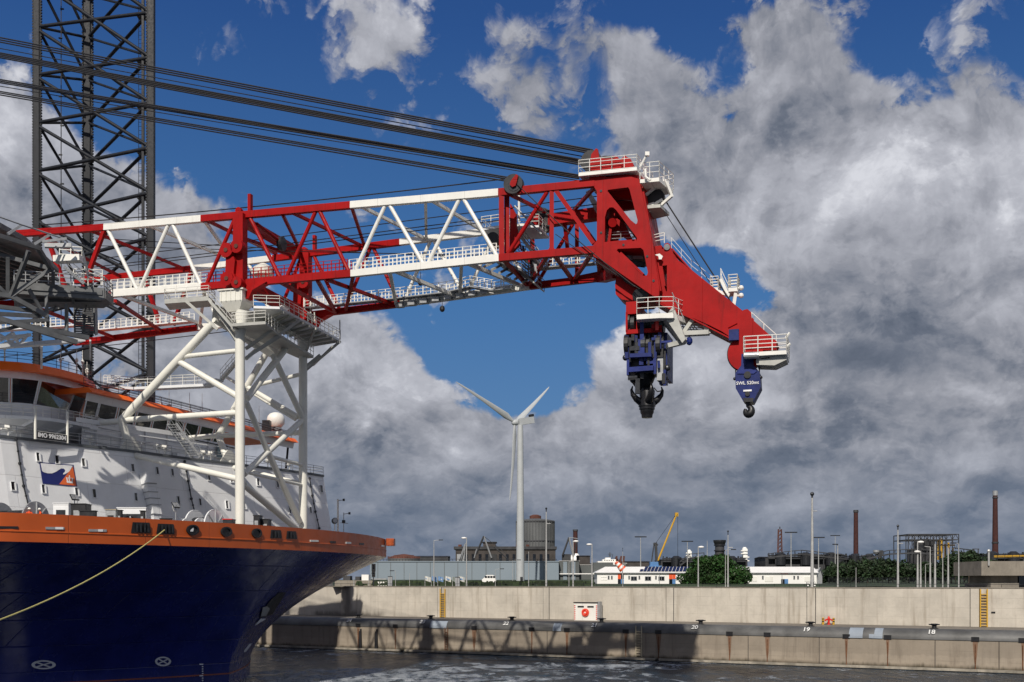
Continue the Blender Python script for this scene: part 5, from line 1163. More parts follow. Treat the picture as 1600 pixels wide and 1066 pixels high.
def wallband(pts, z0, z1, o0, o1, name, m, parent):
    vs = band(pts, z0, z1, o0, o1); k = len(pts); mb = MB(); mb.add(vs, [(i, i + 1, k + i + 1, k + i) for i in range(k - 1)]); return mb.build(name, m, parent), vs, mb
bridge, vsb, mbb = wallband(R1, Z1 - .6, Z1 - 1.5, .9, .55, 'bridge', SHELL, ship)
def roof(pts, z, name, hgt):
    k = len(pts); inn_ = [p - HH * 14 for p in pts]; mb = MB(); up = [Vector((p.x, p.y, EYE + z)) - HH * .55 for p in pts] + [Vector((p.x, p.y, EYE + z)) for p in inn_[::-1]]; dn = []
    for i, p in enumerate(pts): dn.append(Vector((p.x, p.y, EYE + z - hgt)) + HH * .05)
    dn += [Vector((p.x, p.y, EYE + z - hgt)) for p in inn_[::-1]]
    K = len(up); mb.add(up + dn, [tuple(range(K)), tuple(range(2 * K - 1, K - 1, -1))] + [(i, (i + 1) % K, K + (i + 1) % K, K + i) for i in range(K)]); return mb.build(name, ROOFO, bridge)
roof(R1, Z1 + .25, 'roof', .95); roof(R2, Z2 + .2, 'roof', .62)
wallband(R2, Z2 - .42, Z2 - 1.3, .7, .9, 'bridge_fascia', SHELL, bridge)
# window bands with leaning glass
def glazing(pts, z0, z1, o0, o1, parts, teal=()):
    vs = band(pts, z0, z1, o0, o1); k = len(pts); segs = []
    L = [0]
    for i in range(k - 1): L.append(L[-1] + (vs[i + 1] - vs[i]).length)
    def at(s, row):
        s = min(max(s, 0), L[-1]);
        for i in range(k - 1):
            if s <= L[i + 1] + 1e-6:
                f = (s - L[i]) / (L[i + 1] - L[i]); return vs[row * k + i].lerp(vs[row * k + i + 1], f)
        return vs[row * k + k - 1]
    def s_of(px):
        best = None
        for j in range(400):
            s = L[-1] * j / 399; p = at(s, 0); q = HX + F * p.x / p.y
            if best is None or abs(q - px) < best[0]: best = (abs(q - px), s)
        return best[1]
    for j, (xa, xb) in enumerate(parts):
        a_, c_ = s_of(xa), s_of(xb); q = [at(a_, 0), at(c_, 0), at(c_, 1), at(a_, 1)]; n_ = (q[1] - q[0]).cross(q[3] - q[0]).normalized(); n_ = n_ if n_.dot(HH) > 0 else -n_
        MB().plate(q, [], n_ * .06).build('window', TEAL if j in teal else GLASS, bridge)
    mm = MB()
    for xa, xb in parts:
        for x in (xa, xb): s = s_of(x); mm = MB().bar(at(s, 0) + HH * .10, at(s, 1) + HH * .10, .15, .07, HH); mm.build('window_post', SHELL, bridge)
glazing(R1, Z1 - 1.5, Z1 - 3.95, .5, 1.5, [(-140, -60), (-56, 13.5), (17, 60), (63, 115), (118, 135.5)])
glazing(R2, Z2 - 1.3, Z2 - 2.85, .85, 1.3, [(133, 153.5), (156, 183), (185.5, 212), (215, 238), (241, 262), (265, 287), (290, 310), (313, 333), (336, 350)])
wallband([p for p in R1[:-1]], Z1 - 3.95, Z1 - 6.0, 1.5, 1.75, 'bridge_sill', SHELL, bridge)
wallband(R2[:4], Z2 - 2.85, 14.0, 1.25, 1.6, 'bridge_lower_wall', SHELL, bridge)
for z_, w_, m_2 in ((Z2 - 3.2, .07, ROPE), (Z2 - 4.0, .05, GREY), (Z2 - 4.7, .10, SHELL), (15.0, .06, DARKM), (15.7, .05, GREY)):
    q = [Vector((a.x, a.y, EYE + z_)) - HH * 1.1 for a in R2[:4]]; MB().path(q, w_, 6).build('wall_pipe', m_2, bridge)
for j in range(7):
    a = R2[0].lerp(R2[3], (j + .5) / 7); MB().bar(Vector((a.x, a.y, EYE + 14.1)) - HH * 1.15, Vector((a.x, a.y, EYE + Z2 - 2.9)) - HH * 1.15, .12, .2).build('wall_stiffener', SHELL, bridge)
    MB().box(Vector((a.x, a.y, EYE + 15.2)) - HH * 1.1 + HP * 1.2, (.15, .9, 1.9) if j % 2 else (.15, .6, .6), (HH, HP, Z)).build('door' if j % 2 else 'junction_box', GREY if j % 2 else DARKM, bridge)
TT = [lvl(x, y, Z2) for x, y in ((350, 656.5), (366, 660.5))]; wallband(TT, Z2 - 3.3, Z2 - 5.0, 1.0, 1.0, 'window', TEAL, bridge)
# deck edge of the bridge gallery
G1 = [p + HH * 1.6 for p in R1[:-1]] + [R1[-2] + HH * .6 + HP * 3.0, R1[-2] - HH * 1.5 + HP * 4.5]; GZ1 = Z1 - 5.7
k = len(G1); mb = MB(); gi = [p - HH * 5 for p in G1]; up = [Vector((p.x, p.y, EYE + GZ1)) for p in G1 + gi[::-1]]; dn = [p - Z * .35 for p in up]; K = len(up)
mb.add(up + dn, [tuple(range(K)), tuple(range(2 * K - 1, K - 1, -1))] + [(i, (i + 1) % K, K + (i + 1) % K, K + i) for i in range(K)]); mb.build('bridge_gallery', SHELL, bridge)
mb = MB(); mb.rail([Vector((p.x, p.y, EYE + GZ1)) for p in G1], 1.1, 1.1, .035); mb.build('gallery_railing', WHITE, bridge)
# sloping soffit and inner wall under it
k = len(G1); a_ = [Vector((p.x, p.y, EYE + GZ1 - .35)) - HH * .3 for p in G1]; b_ = [Vector((p.x, p.y, EYE + 14.1)) - HH * 4.6 - HP * .5 for p in G1]; m2 = [Vector((p.x, p.y, EYE + 16.0)) - HH * 3.8 for p in G1]
mb = MB(); mb.add(a_ + m2 + b_, [(r_ * k + i, r_ * k + i + 1, (r_ + 1) * k + i + 1, (r_ + 1) * k + i) for r_ in range(2) for i in range(k - 1)]); mb.build('bridge_soffit', SHELL, bridge)
for t_ in (.15, .4, .65, .9): 
    i = int(t_ * (k - 1)); MB().bar(a_[i] + HH * .1 - Z * .1, m2[i] + HH * .2, .16, .3).build('soffit_rib', SHELL, bridge)
# roof railings and roof clutter
mb = MB(); mb.rail([Vector((p.x, p.y, EYE + Z1 + .25)) - HH * .8 for p in R1[:-1]], 1.1, 2.4, .03); mb.rail([Vector((p.x, p.y, EYE + Z2 + .2)) - HH * 1.2 for p in R2], 1.1, 2.0, .03); mb.build('roof_railing', DARKM, bridge)
mb = MB()
for o_, z_ in ((.5, .5), (.5, .8), (1.9, .35)): 
    q = [Vector((p.x, p.y, EYE + Z2 + .2 + z_)) - HH * o_ for p in R2]; mb.path(q, .05, 5)
mb.build('roof_pipes', ROPE, bridge)
def onroof(px, z, roofpts, back):
    best = None
    for a, c in zip(roofpts, roofpts[1:]):
        for j in range(60):
            p = a.lerp(c, j / 60) - HH * back; q = HX + F * p.x / p.y
            if best is None or abs(q - px) < best[0]: best = (abs(q - px), Vector((p.x, p.y, EYE + z)))
    return best[1]
for px, h in ((64, 3.6), (7, 2.5), (95, 2.2), (120, 3.0), (129, 3.4), (136, 2.4), (145, 2.0)):
    p = onroof(px, Z1 + .25, R1[:-1], 1.5); mb = MB(); mb.tube(p, p + Z * h * .7, .10, .07, n=6); mb.tube(p + Z * h * .7, p + Z * h, .03, n=5); mb.ball(p + Z * h * .6, .2, 8, (1, 1, 1.3)); mb.build('aerial', WHITE, bridge)
for px, h in ((158, 2.6), (198, 1.2), (265, 2.4), (296, 2.8), (316, 3.2), (405, 3.8), (250, 1.4)):
    p = onroof(px, Z2 + .2, R2, 2.0); mb = MB(); mb.tube(p, p + Z * h, .05, .03, n=5); mb.box(p + Z * .3, (.5, .5, .5)); mb.build('aerial', GREY, bridge)
p = onroof(431, Z2 + .2, R2, 3); q = p.y / F
mb = MB(); mb.lathe(p, [(.5, 0), (.5, 1.2)], 10); mb.lathe(p + Z * 1.2, [(9 * q, 0), (9 * q, .35)], 16); mb.build('dome_pedestal', GREY, bridge)
dm = MB().lathe(p + Z * 1.7, [(9 * q, 0), (13.2 * q, .5), (13.8 * q, 13 * q), (12.6 * q, 17 * q), (9.5 * q, 20.5 * q), (4.5 * q, 22.6 * q), (.1, 23 * q)], 28); dm.build('satellite_dome', WHITE, bridge, smooth=True)
p = onroof(417, Z2 + .2, R2, 3); MB().box(p + Z * 1.2, (1.1, 1.4, 2.2)).build('roof_locker', DARKM, bridge)
# deckhouse block and wing support at the port side
for a_, z0, z1 in ((444, 14, Z2 - .4), (456, 14, Z2 - .4)):
    p = onroof(a_, 0, R2, 2.5); MB().bar(Vector((p.x, p.y, EYE + z0)), Vector((p.x, p.y, EYE + z1)) + HP * 1.2, .28).build('wing_prop', DARKM, bridge)
p = onroof(433, 14, R2, 3); MB().box(p + Z * 1.5, (3.6, 2.5, 3)).build('deck_house', SHELL, ship)
# white window washing rails etc. on the upper deck: stairs and lockers
def updeck(px, inset): 
    best = None
    for a, c in zip(tops, tops[1:-2]):
        for j in range(60):
            p = a.lerp(c, j / 60) - HH * inset; q = HX + F * p.x / p.y
            if best is None or abs(q - px) < best[0]: best = (abs(q - px), p)
    return best[1]
mb = MB(); a = updeck(262, 3) + Z * 4.2; c = updeck(302, 1.5) + Z * .2; mb.stairs(a, c, 1.2, 14, HH); mb.build('companionway', GREY, ship)
for px in (12, 32, 248, 257, 318, 329, 418, 452, 140):
    p = updeck(px, .9); mb = MB(); mb.tube(p, p + Z * 1.3, .07, n=6); mb.tube(p + Z * .9 - HP * .9, p + Z * .9 + HP * .9, .09, n=6); mb.box(p + Z * 1.2, (.5, .5, .35)); mb.build('winch_bracket', WHITE, ship)
for yy in (0, .5, 1.0, 2.4, 2.9):     # handrails and pipe runs on the dark recess wall
    pass
mb = MB(); q = [updeck(x, 3.2) + Z * 3.2 for x in (120, 170, 230, 290)]; mb.bar(q[0], q[-1], .1, .5); q = [updeck(x, 3.2) + Z * 2.4 for x in (140, 200, 290, 360)]; mb.bar(q[0], q[-1], .1, .12); mb.build('ledge', SHELL, ship)
# catwalk to the boom rest from the bridge roof
cw = [P(165, 604, 137), P(215, 608, 134), P(325, 603, 131)]
mb = MB()
for a, c in zip(cw, cw[1:]): mb.bar(a, c, 1.3, .3)
cwk = mb.build('catwalk', SHELL, ship); mb = MB()
for o in (-.6, .6): mb.rail([p + Vector((0, o, .15)) for p in cw], 1.1, 1.5, .035)
mb.build('railing', WHITE, cwk)
mb = MB(); a_, c_ = P(344, 592, 130), P(372, 560, 126); mb.stairs(a_, c_, 1.0, 14, (0, 1, 0)); mb.build('companionway', WHITE, cwk)
for (a_, c_) in ((P(325, 603, 131), P(343, 594, 130)),): MB().bar(a_, c_, 1.2, .25).build('landing', SHELL, cwk)

# ================================================================== boom frame of reference
BD = Vector((.958, -.287, 0)).normalized(); BC = Vector((.287, .958, 0)).normalized(); BP0 = Vector((-28.1, 120.0, 0)); BW = 13.2; BK = .135
def bn(px, py, w=0.0): return on_plane(px, py, BP0 + BD * 12.3 + BC * w, BC + BD * (BK * w / BW))      # point of the plane w metres behind the near side of the boom
def bf(px, py): return bn(px, py, BW)
def FAR(p): return p + BC * (BW - BK * ((p - BP0).dot(BD) - 12.3))    # the boom widens towards its foot
def at_z(px, z, w): # point in plane w at that column and height
    p = bn(px, 500, w); return Vector((p.x, p.y, z))

# ================================================================== boom rest on the fore deck
L0 = bn(375, 700); L1 = bf(473.5, 700)
mb = MB(); r_ = .52
def vert(px, y0, w, r0, r1=None, n=20, name='boom_rest', par=None):
    a = bn(px, y0, w); b_ = Vector((a.x, a.y, DZ)); return MB().tube(b_, a, r0, r1 or r0, n).build(name, CREAM, par, smooth=True)
a = bn(378, 486); b_ = bn(375, 500)
rest = MB().tube(Vector((L0.x, L0.y, DZ)), Vector((L0.x, L0.y, bn(375, 522).z)), .50, .50, 22).build('boom_rest', CREAM, ship, smooth=True)
MB().tube(Vector((L0.x, L0.y, bn(375, 522).z)), bn(379, 486), .56, .75, 22).build('column_head', CREAM, rest, smooth=True)
MB().tube(Vector((L1.x, L1.y, DZ)), Vector((L1.x, L1.y, bf(473, 548).z)), .50, .50, 22).build('column', CREAM, rest, smooth=True)
MB().tube(Vector((L1.x, L1.y, bf(473, 548).z)), bf(470, 500), .55, .7, 22).build('column_head', CREAM, rest, smooth=True)
def tb(p, q, r, name='brace'): MB().tube(p, q, r * .90, n=16).build(name, CREAM, rest, smooth=True)
wallp = lambda px, py, ins=.2: cast(WT, px, py)[0]
fn = updeck(205, .6); ff = updeck(358, .6)
kn_n = bn(190, 657); kn_f = bf(341, 681)
# near frame
tb(bn(332, 506), kn_n, .50); tb(kn_n, Vector((fn.x, fn.y, WZ)), .48); tb(bn(152, 661), bn(190, 658), .36); tb(kn_n, bn(373, 645), .36)
tb(Vector((fn.x, fn.y, WZ - .2)), bn(374, 749), .36); tb(bn(281, 558), bn(373, 548), .28); tb(bn(281, 566), bn(372, 620), .36)
tb(kn_f, bf(372, 628), .42); tb(bf(372, 628), bf(420, 545), .42); tb(kn_f, Vector((ff.x, ff.y, WZ)), .44); tb(bf(286, 685), kn_f, .34); tb(kn_f, bf(470, 676), .34)
tb(Vector((ff.x, ff.y, WZ - .2)), bf(470, 756), .32); tb(bf(405, 601), bf(470, 585), .26); tb(bf(385, 604), bf(466, 652), .34); tb(bf(355, 590), bf(462, 656), .22)
# front frame between the two columns
def fr(px, py):  # the plane through both columns
    n_ = (L1 - L0).cross(Z).normalized(); return on_plane(px, py, L0, n_)
tb(fr(386, 622), fr(446, 545), .42); tb(fr(427, 556), fr(472, 652), .38); tb(fr(384, 628), fr(419, 707), .36); tb(fr(419, 707), fr(468, 815), .40); tb(fr(381, 741), fr(474, 655), .38); tb(fr(420, 713), fr(474, 727), .24)
tb(fr(381, 757), fr(463, 826), .42)
# side to side tubes lower down
tb(fr(386, 738) + BD * -.1, fr(472, 758), .20); tb(bn(380, 500), bf(470, 512), .5, 'cross_beam')
# gussets at the feet
for f_ in (fn, ff):
    mb = MB(); c = Vector((f_.x, f_.y, WZ)); mb.plate([c - HP * 2.1, c + HP * 2.1, c + HP * .5 + Z * 1.7, c - HP * .5 + Z * 1.7], [], HH * .12); mb.plate([c - HP * 1.6 + HH * .1, c + HP * 1.6 + HH * .1, c - Z * .9 + HH * .3], [], HH * .12); mb.build('gusset', CREAM, rest)
# saddles
def saddle(p, w, lab='saddle'):
    mb = MB(); ax = (BD, BC, Z); mb.box(p + Z * .55, (2.6, 2.4, 1.1), ax); mb.add([p + BD * x + BC * y + Z * z for x, y, z in ((-1.3, -1.2, 0), (1.3, -1.2, 0), (1.3, 1.2, 0), (-1.3, 1.2, 0), (-.65, -.65, -1.0), (.65, -.65, -1.0), (.65, .65, -1.0), (-.65, .65, -1.0))], [(0, 1, 5, 4), (1, 2, 6, 5), (2, 3, 7, 6), (3, 0, 4, 7), (4, 5, 6, 7)])
    for i in range(5): mb.box(p + BD * (-1.1 + i * .55) - BC * 1.23 + Z * .5, (.06, .12, 1.0), ax)
    mb.box(p + Z * 1.15, (3.0, 2.7, .14), ax); mb.build(lab, CREAM, rest)
saddle(bn(370, 474), 0); saddle(bf(462, 506), 0)
# big box girder between the column heads, seen from below
mb = MB(); a, c = bn(378, 498, 1), bn(466, 512, BW - 1.5); mb.bar(a, c, 1.8, 1.6); mb.build('box_girder', CREAM, rest)
mb = MB(); mb.bar(bn(340, 490, 1.5), bn(430, 548, BW - 2), 1.3, 1.5); mb.build('box_girder', CREAM, rest)
tb(bn(334, 500, 0), bn(405, 545, 6), .30); tb(bf(420, 530), bn(385, 560, 5), .25)
# platforms of the boom rest
PG = paint('platform_grey_cream', (.42, .42, .39), .55, .1, var=.12)
def platform(pts, th, m, name, par, rail=True, rails_idx=None, h=1.1):
    up = [Vector(p) for p in pts]; K = len(up); mb = MB(); mb.plate(up, [], -Z * th); o = mb.build(name, m, par)
    if rail:
        seq = rails_idx or list(range(K)) + [0]; r2 = MB().rail([up[i] for i in seq], h, 1.2, .035); r2.build('railing', WHITE, par)
    return o
zA = bn(257, 473).z; A = [at_z(257, zA, -1.0), at_z(326, zA, -1.0), at_z(326 + 10, zA, 1.2), at_z(265, zA, 1.2)]
platform(A, .45, PG, 'upper_platform', rest)
zB = bn(361, 512).z; B = [at_z(362, zB, -1.5), at_z(415, zB, -1.5), at_z(438, zB, 4), at_z(490, zB, BW + 1), at_z(470, zB, BW + 1), at_z(375, zB, 1.2)]
platform(B, .3, PG, 'lower_platform', rest, True, [5, 0, 1, 2, 3])
zC = bn(398, 480).z; C_ = [at_z(396, zC, -.5), at_z(437, zC, .5), at_z(532, zC, BW + 2.5), at_z(490, zC, BW + 3), at_z(400, zC, 4)]
pc = platform(C_, .25, SHELL, 'walkway_deck', rest, True, [0, 1, 2, 3])
mb = MB()
for i in range(10):
    f = (i + .5) / 10; mb.bar(C_[1].lerp(C_[2], f) - Z * .4, C_[4].lerp(C_[3], f) - Z * .4, .14, .25)
mb.build('deck_beam', PG, rest, kind='stuff')
for (p, q) in ((C_[2] - Z * .2, bf(474, 582)), (C_[1].lerp(C_[2], .55) - Z * .3, fr(474, 560)), (at_z(500, zB, BW + 1), bf(475, 575)), (C_[1].lerp(C_[2], .3) - Z * .3, fr(384, 560)), (B[2] - Z * .2, fr(386, 558)), (B[1].lerp(B[2], .5) - Z * .2, fr(384, 545)), (A[1] - Z * .3, bn(372, 535)), (A[0].lerp(A[1], .5) - Z * .4, bn(340, 515)), (A[2] - Z * .4, bn(374, 540))):
    MB().bar(p, q, .26, .30).build('bracket', PG, rest)
MB().bar(bf(520, 541), bf(489, 571), .2).build('bracket', PG, rest); MB().tube(bf(531, 500), bf(531, 537), .07).build('stanchion', GREY, rest)
mb = MB(); a, c = bn(331, 474, -1.2), bn(366, 514, -1.2); mb.stairs(a, c, 1.0, 16, BC); mb.build('stairs', PG, rest)
mb = MB(); mb.bar(bn(395, 478, 3), bn(470, 520, 10), .5, .2); 
for i in range(9):
    p = bn(452 + i * 5, 492 + i * 1.6, BW - 1); mb.bar(p, p + Z * random.uniform(1.0, 2.6) + BD * random.uniform(-.8, .8), .13); mb.bar(p, p + BC * random.uniform(-2, 2) + Z * .8, .10)
mb.build('access_ladderwork', PG, rest)
mb = MB(); mb.plate([bn(425, 488, 5), bn(440, 478, 5), bn(452, 483, 6), bn(440, 494, 6)], [], Z * .1); mb.build('hatch_cover', SHELL, rest)
MB().box(bn(431, 495, 9) , (1.2, .8, .7)).build('yellow_locker', YEL, rest)

# ================================================================== helideck
hd = None
HZ = 29.5
def hp(px, py, D_): return P(px, py, D_)
deckpts = [(-140, 268, 92), (0, 345, 97), (38, 377, 100), (84, 422, 103), (84, 428, 110), (-40, 440, 120), (-180, 420, 120)]
# level octagonal deck: corners found on one level
def hl(px, py, z): return P(px, py, z * F / (HY - py))
HZv = 32.0
cpts = [hl(-230, 280, HZv), hl(0, 352, HZv), hl(40, 374, HZv), hl(90, 421, HZv), hl(70, 452, HZv), hl(-40, 474, HZv), hl(-220, 480, HZv)]
heli = MB().plate(cpts, [], Z * .25).build('helideck', DECKG, ship)
edge = [p - Z * .1 for p in cpts]
mb = MB()
for a, c in zip(edge[:5], edge[1:6]): mb.bar(a, c, .25, .4)
mb.build('edge_beam', DECKG, heli)
for i in range(14):
    f = i / 13; a = cpts[1].lerp(cpts[6], f) if False else cpts[0].lerp(cpts[6], f * .98 + .01); c = cpts[3].lerp(cpts[4], f) if f < 1 else cpts[4]
    MB().bar(a - Z * .35, c - Z * .35, .16, .4).build('deck_stringer', DECKG, heli)
# safety net frames outside the edge
out = [P(0, 339, 95), P(60, 370, 97), P(108, 352 + 40, 100)]
NET = GREY
mb = MB(); mb.path([P(-40, 325, 96), P(33, 351, 99), P(102, 374, 103), P(133, 418, 107)], .07, 6); mb.build('net_rail', NET, heli)
for (x0, y0, x1, y1) in ((12, 366, 33, 352), (53, 382, 79, 366), (66, 378, 104, 373)): MB().bar(P(x0, y0, 101), P(x1, y1, 102), .22).build('net_arm', NET, heli)
mb = MB(); mb.bar(P(70, 384, 103), P(112, 384, 103.5), .5, .35); mb.build('net_arm', NET, heli)
MB().bar(P(86, 406, 104), P(127, 404, 104), 1.0, .55).build('white_gutter', WHITE, heli)
# main truss under the deck (tubes); points chosen at their distances
TR = [((-10, 366, 99), (60, 388, 103), .33), ((60, 388, 103), (80, 421, 105), .30), ((0, 398, 106), (80, 420, 105), .30), ((80, 420, 105), (17, 463, 104), .28), ((45, 392, 103), (17, 463, 104), .28),
 ((12, 402, 103), (12, 460, 104), .28), ((-12, 440, 103), (12, 462, 104), .28), ((17, 463, 104), (75, 495, 106), .34), ((-14, 458, 103), (17, 463, 104), .34), ((-14, 490, 102), (62, 494, 106), .30), ((-14, 478, 103), (60, 487, 106), .30),
 ((45, 452, 105), (66, 488, 106), .24), ((73, 462, 106), (73, 492, 106), .22), ((75, 495, 106), (75, 520, 107), .22), ((22, 448, 106), (160, 458, 108), .42), ((25, 470, 108), (160, 470, 110), .25), ((83, 423, 105), (83, 446, 106), .28),
 ((-14, 494, 101), (120, 535, 106), .36), ((30, 507, 103), (138, 528, 108), .34), ((66, 440, 107), (55, 452, 107), .2), ((-14, 505, 102), (75, 500, 106), .26), ((104, 475, 108), (104, 517, 108), .24), ((33, 440, 108), (75, 426, 107), .26),
 ((-14, 520, 101), (46, 506, 104), .26), ((115, 475, 109), (110, 445, 108), .2), ((95, 458, 108), (104, 466, 108), .2), ((128, 459, 109), (136, 468, 109), .16), ((-14, 405, 108), (0, 398, 106), .3), ((20, 440, 110), (50, 425, 110), .2), ((30, 475, 108), (75, 470, 109), .18)]
for (a_, c_, w) in TR: MB().bar(P(*a_), P(*c_), w * 1.15, w * 1.15).build('truss_member', DECKG, heli)
# service walkway hanging at its tip
pts = [P(100, 449, 107), P(165, 458, 108), P(176, 471, 110), P(168, 478, 112), P(100, 474, 112)]
mb = MB(); z_ = P(165, 458, 108).z; pp = [Vector((p.x, p.y, z_ - .1 * i)) for i, p in enumerate([P(22, 458, 106), P(163, 459, 108), P(176, 459, 110.5), P(162, 459, 112), P(22, 459, 111)])]
mb.plate(pp, [], -Z * .18); mb.build('service_walkway', DECKG, heli); mb = MB(); mb.bar(pp[0], pp[1], .2, 1.1); mb.bar(pp[1], pp[2], .2, .8); mb.build('walkway_skirt', DECKG, heli)
mb = MB(); mb.rail([pp[0] + Z * .3, pp[1] + Z * .3, pp[2] + Z * .3, pp[3] + Z * .3], 1.3, 1.0, .05); mb.build('walkway_railing', GREY, heli)
# ventilated screen and stairs under it
mb = MB()
for i in range(13): y = 478 + i * 3.6; mb.bar(P(116, y, 112), P(146, y + .6, 113), .12, .16)
for x in (116, 131, 147): mb.bar(P(x, 476, 112.5), P(x + 1, 522, 112.5), .14)
mb.build('louvred_screen', DECKG, heli); mb = MB(); mb.plate([P(147, 476, 113), P(151, 476, 114.5), P(152, 522, 114.5), P(148, 524, 113)], [], (0, .2, 0)); mb.build('screen_end', DECKG, heli)
mb = MB(); mb.stairs(P(100, 417, 106), P(131, 443, 107), 1.0, 12, (0, 1, 0)); mb.build('stairs', GREY, heli)
mb = MB(); mb.rail([P(93, 405, 106), P(128, 407, 106), P(137, 440, 107), P(158, 448, 108)], 1.2, 1.0, .05); mb.rail([P(115, 446, 107), P(160, 447, 108)], 1.5, 1.4, .05); mb.build('stairs_railing', WHITE, heli)
for i in range(12):
    x = 60 + i * 8; p = P(x, 475 + (i * 37 % 20), 111 + (i % 3)); MB().bar(p, p + Vector((0, 0, 1.6)) + BD * (.7 if i % 2 else -.3), .12).build('hanger', DECKG, heli)
MB().bar(P(-14, 543, 104), P(128, 532, 110), 1.4, .35).build('lower_walkway', SHELL, heli); MB().bar(P(-10, 530, 108), P(45, 524, 111), .8, .3).build('lower_walkway', SHELL, heli)
for (x0, y0, x1, y1) in ((0, 533, 20, 520), (20, 520, 30, 540), (30, 540, 44, 522), (-5, 520, 28, 541), (0, 540, 40, 525)): MB().bar(P(x0, y0, 111), P(x1, y1, 112), .22).build('white_truss', SHELL, heli)
MB().bar(P(141, 532, 110), P(141, 562, 118), .16).build('hanging_post', SHELL, heli); MB().bar(P(65, 540, 110), P(65, 575, 118), .2).build('hanging_post', SHELL, heli)

# ================================================================== jack-up leg
leg = empty('jack_up_leg', P(150, 909, 168) - Z * 0, 'dark grey triangular lattice leg of the vessel with toothed chords, rising behind the bridge', 'lattice leg')
ORIG[leg.name].z = 0; leg.location.z = 0
CL, CM, CR = P(58.5, 0, 169), P(137.5, 0, 176), P(237, 0, 164)
for c in (CL, CM, CR): c.z = 0
ZTOP, ZBOT = 112, 15
def chord(c, wpx, kind):
    k = c.y / F; w = wpx * k
    mb = MB(); mb.box(c + Z * (ZTOP + ZBOT) / 2, (w * .62, w * .7, ZTOP - ZBOT)); o = mb.build('chord', LEGG, leg)
    mb = MB()
    for s_ in ((-1, 1) if kind == 2 else (-1,) if kind == 0 else (-1,)):
        off = w * .42 * s_
        mb.box(c + Z * (ZTOP + ZBOT) / 2 + Vector((off, -.1, 0)), (w * .10, .35, ZTOP - ZBOT))
        n_ = int((ZTOP - ZBOT) / .42)
        for i in range(n_): mb.box(c + Vector((off + w * .09 * s_, -.1, ZBOT + i * .42)), (w * .16, .35, .22))
    mb.build('toothed_rack', LEGG, o)
    return o
chord(CL, 12.5, 2); chord(CM, 15, 2); chord(CR, 14, 0)
o = MB().box(CR + Vector((-1.35, .4, (ZTOP + ZBOT) / 2)), (.32, .4, ZTOP - ZBOT)).build('guide_strip', LEGG, leg)
def zz(py, c): return EYE + (HY - py) * c.y / F
NL = lambda i: CL + Z * zz(42 + 75 * i, CL); NR = lambda i: CR + Z * zz(20 + 70.5 * i, CR) - Vector((.5, 0, 0)); NM = lambda i: CM + Z * zz(59 + 66.5 * i, CM)
def lb(p, q, r, nm='leg_brace'): MB().tube(p, q, r, n=10).build(nm, LEGG, leg, smooth=True)
for i in range(-3, 9):
    lb(NL(i), NR(i), .26); lb(NL(i) - Z * .4, NR(i + 2) + Z * .3, .26); lb(NL(i), NM(i), .20); lb(NR(i) - Z * .2, NM(i + 1), .25); lb(NL(i), NM(i + 2), .22); lb(NM(i), NR(i + 1) + Z * .3, .19)
    a_ = NL(i).lerp(NR(i + 2), .48); b_ = NR(i + 1).lerp(NM(i + 2), .25 + .15); lb(a_, NM(i + 1).lerp(NR(i), .28) if False else NR(i + 1).lerp(NM(i + 2), .42), .11)
# ladder inside the leg and hanging cable
mb = MB(); lx = P(219, 0, 167)
for s_ in (-.22, .22): mb.tube(Vector((lx.x + s_, lx.y, ZBOT)), Vector((lx.x + s_, lx.y, ZTOP)), .04, n=4)
for i in range(160): mb.tube(Vector((lx.x - .22, lx.y, ZBOT + i * .6)), Vector((lx.x + .22, lx.y, ZBOT + i * .6)), .03, n=4)
mb.build('ladder', DARKM, leg)
for i in range(9): MB().box(Vector((lx.x + .5, lx.y, zz(12 + 72 * i, CR))), (1.6, 1.4, .16)).build('rest_platform', DARKM, leg)
mb = MB(); cx = P(95.5, 0, 170); mb.tube(Vector((cx.x, cx.y, 20)), Vector((cx.x, cx.y, ZTOP)), .07, n=5)
for i in range(16): mb.box(Vector((cx.x + (.15 if i % 2 else -.1), cx.y, 40 + i * 4.3)), (.5, .2, .18))
mb.build('hose', ROPE, leg)

# ================================================================== fore deck equipment and crew
def ondeck(px, D_, z=None): p = P(px, 909, D_); p.z = (DZ + .1) if z is None else z; return p
def dtop(px, py, D_): return P(px, py, D_).z
def winch(px, py, r, D_, lab, m=SHELL, rope=True, w=2.4):
    b_ = ondeck(px, D_); t = empty('mooring_winch', b_, lab, 'winch', 'mooring winches on the fore deck'); zc = P(px, py, D_).z; c = Vector((b_.x, b_.y, zc)); ax = HH
    for s_ in (-1, 1): MB().disc(c + ax * s_ * w / 2, ax, r, .14, 32).build('drum_flange', m, t)
    MB().disc(c, ax, r * .55, w, 24).build('drum', NYLON if rope else DARKM, t)
    for s_ in (-1, 1):
        MB().plate([c + ax * s_ * (w / 2 + .35) + HP * (-r * .6) - Z * (zc - b_.z), c + ax * s_ * (w / 2 + .35) + HP * (r * .6) - Z * (zc - b_.z), c + ax * s_ * (w / 2 + .35) + HP * .3 + Z * .3, c + ax * s_ * (w / 2 + .35) - HP * .3 + Z * .3], [], ax * .12).build('bearing_stand', m, t)
    for i in range(8): a_ = i * math.pi / 4; MB().bar(c + ax * (w / 2 + .12), c + ax * (w / 2 + .12) + HP * math.cos(a_) * r * .95 + Z * math.sin(a_) * r * .95, .12, .08).build('flange_rib', GREY, t)
    return t
winch(320, 823, 1.75, 118, 'largest white-flanged mooring winch beside the near column of the boom rest', SHELL, False)
winch(186, 822, .95, 108.5, 'small winch wound with yellow rope, left of the vent trunk', BLACK); winch(234, 825, .8, 110.5, 'small winch wound with yellow rope, right of the vent trunk foot', BLACK)
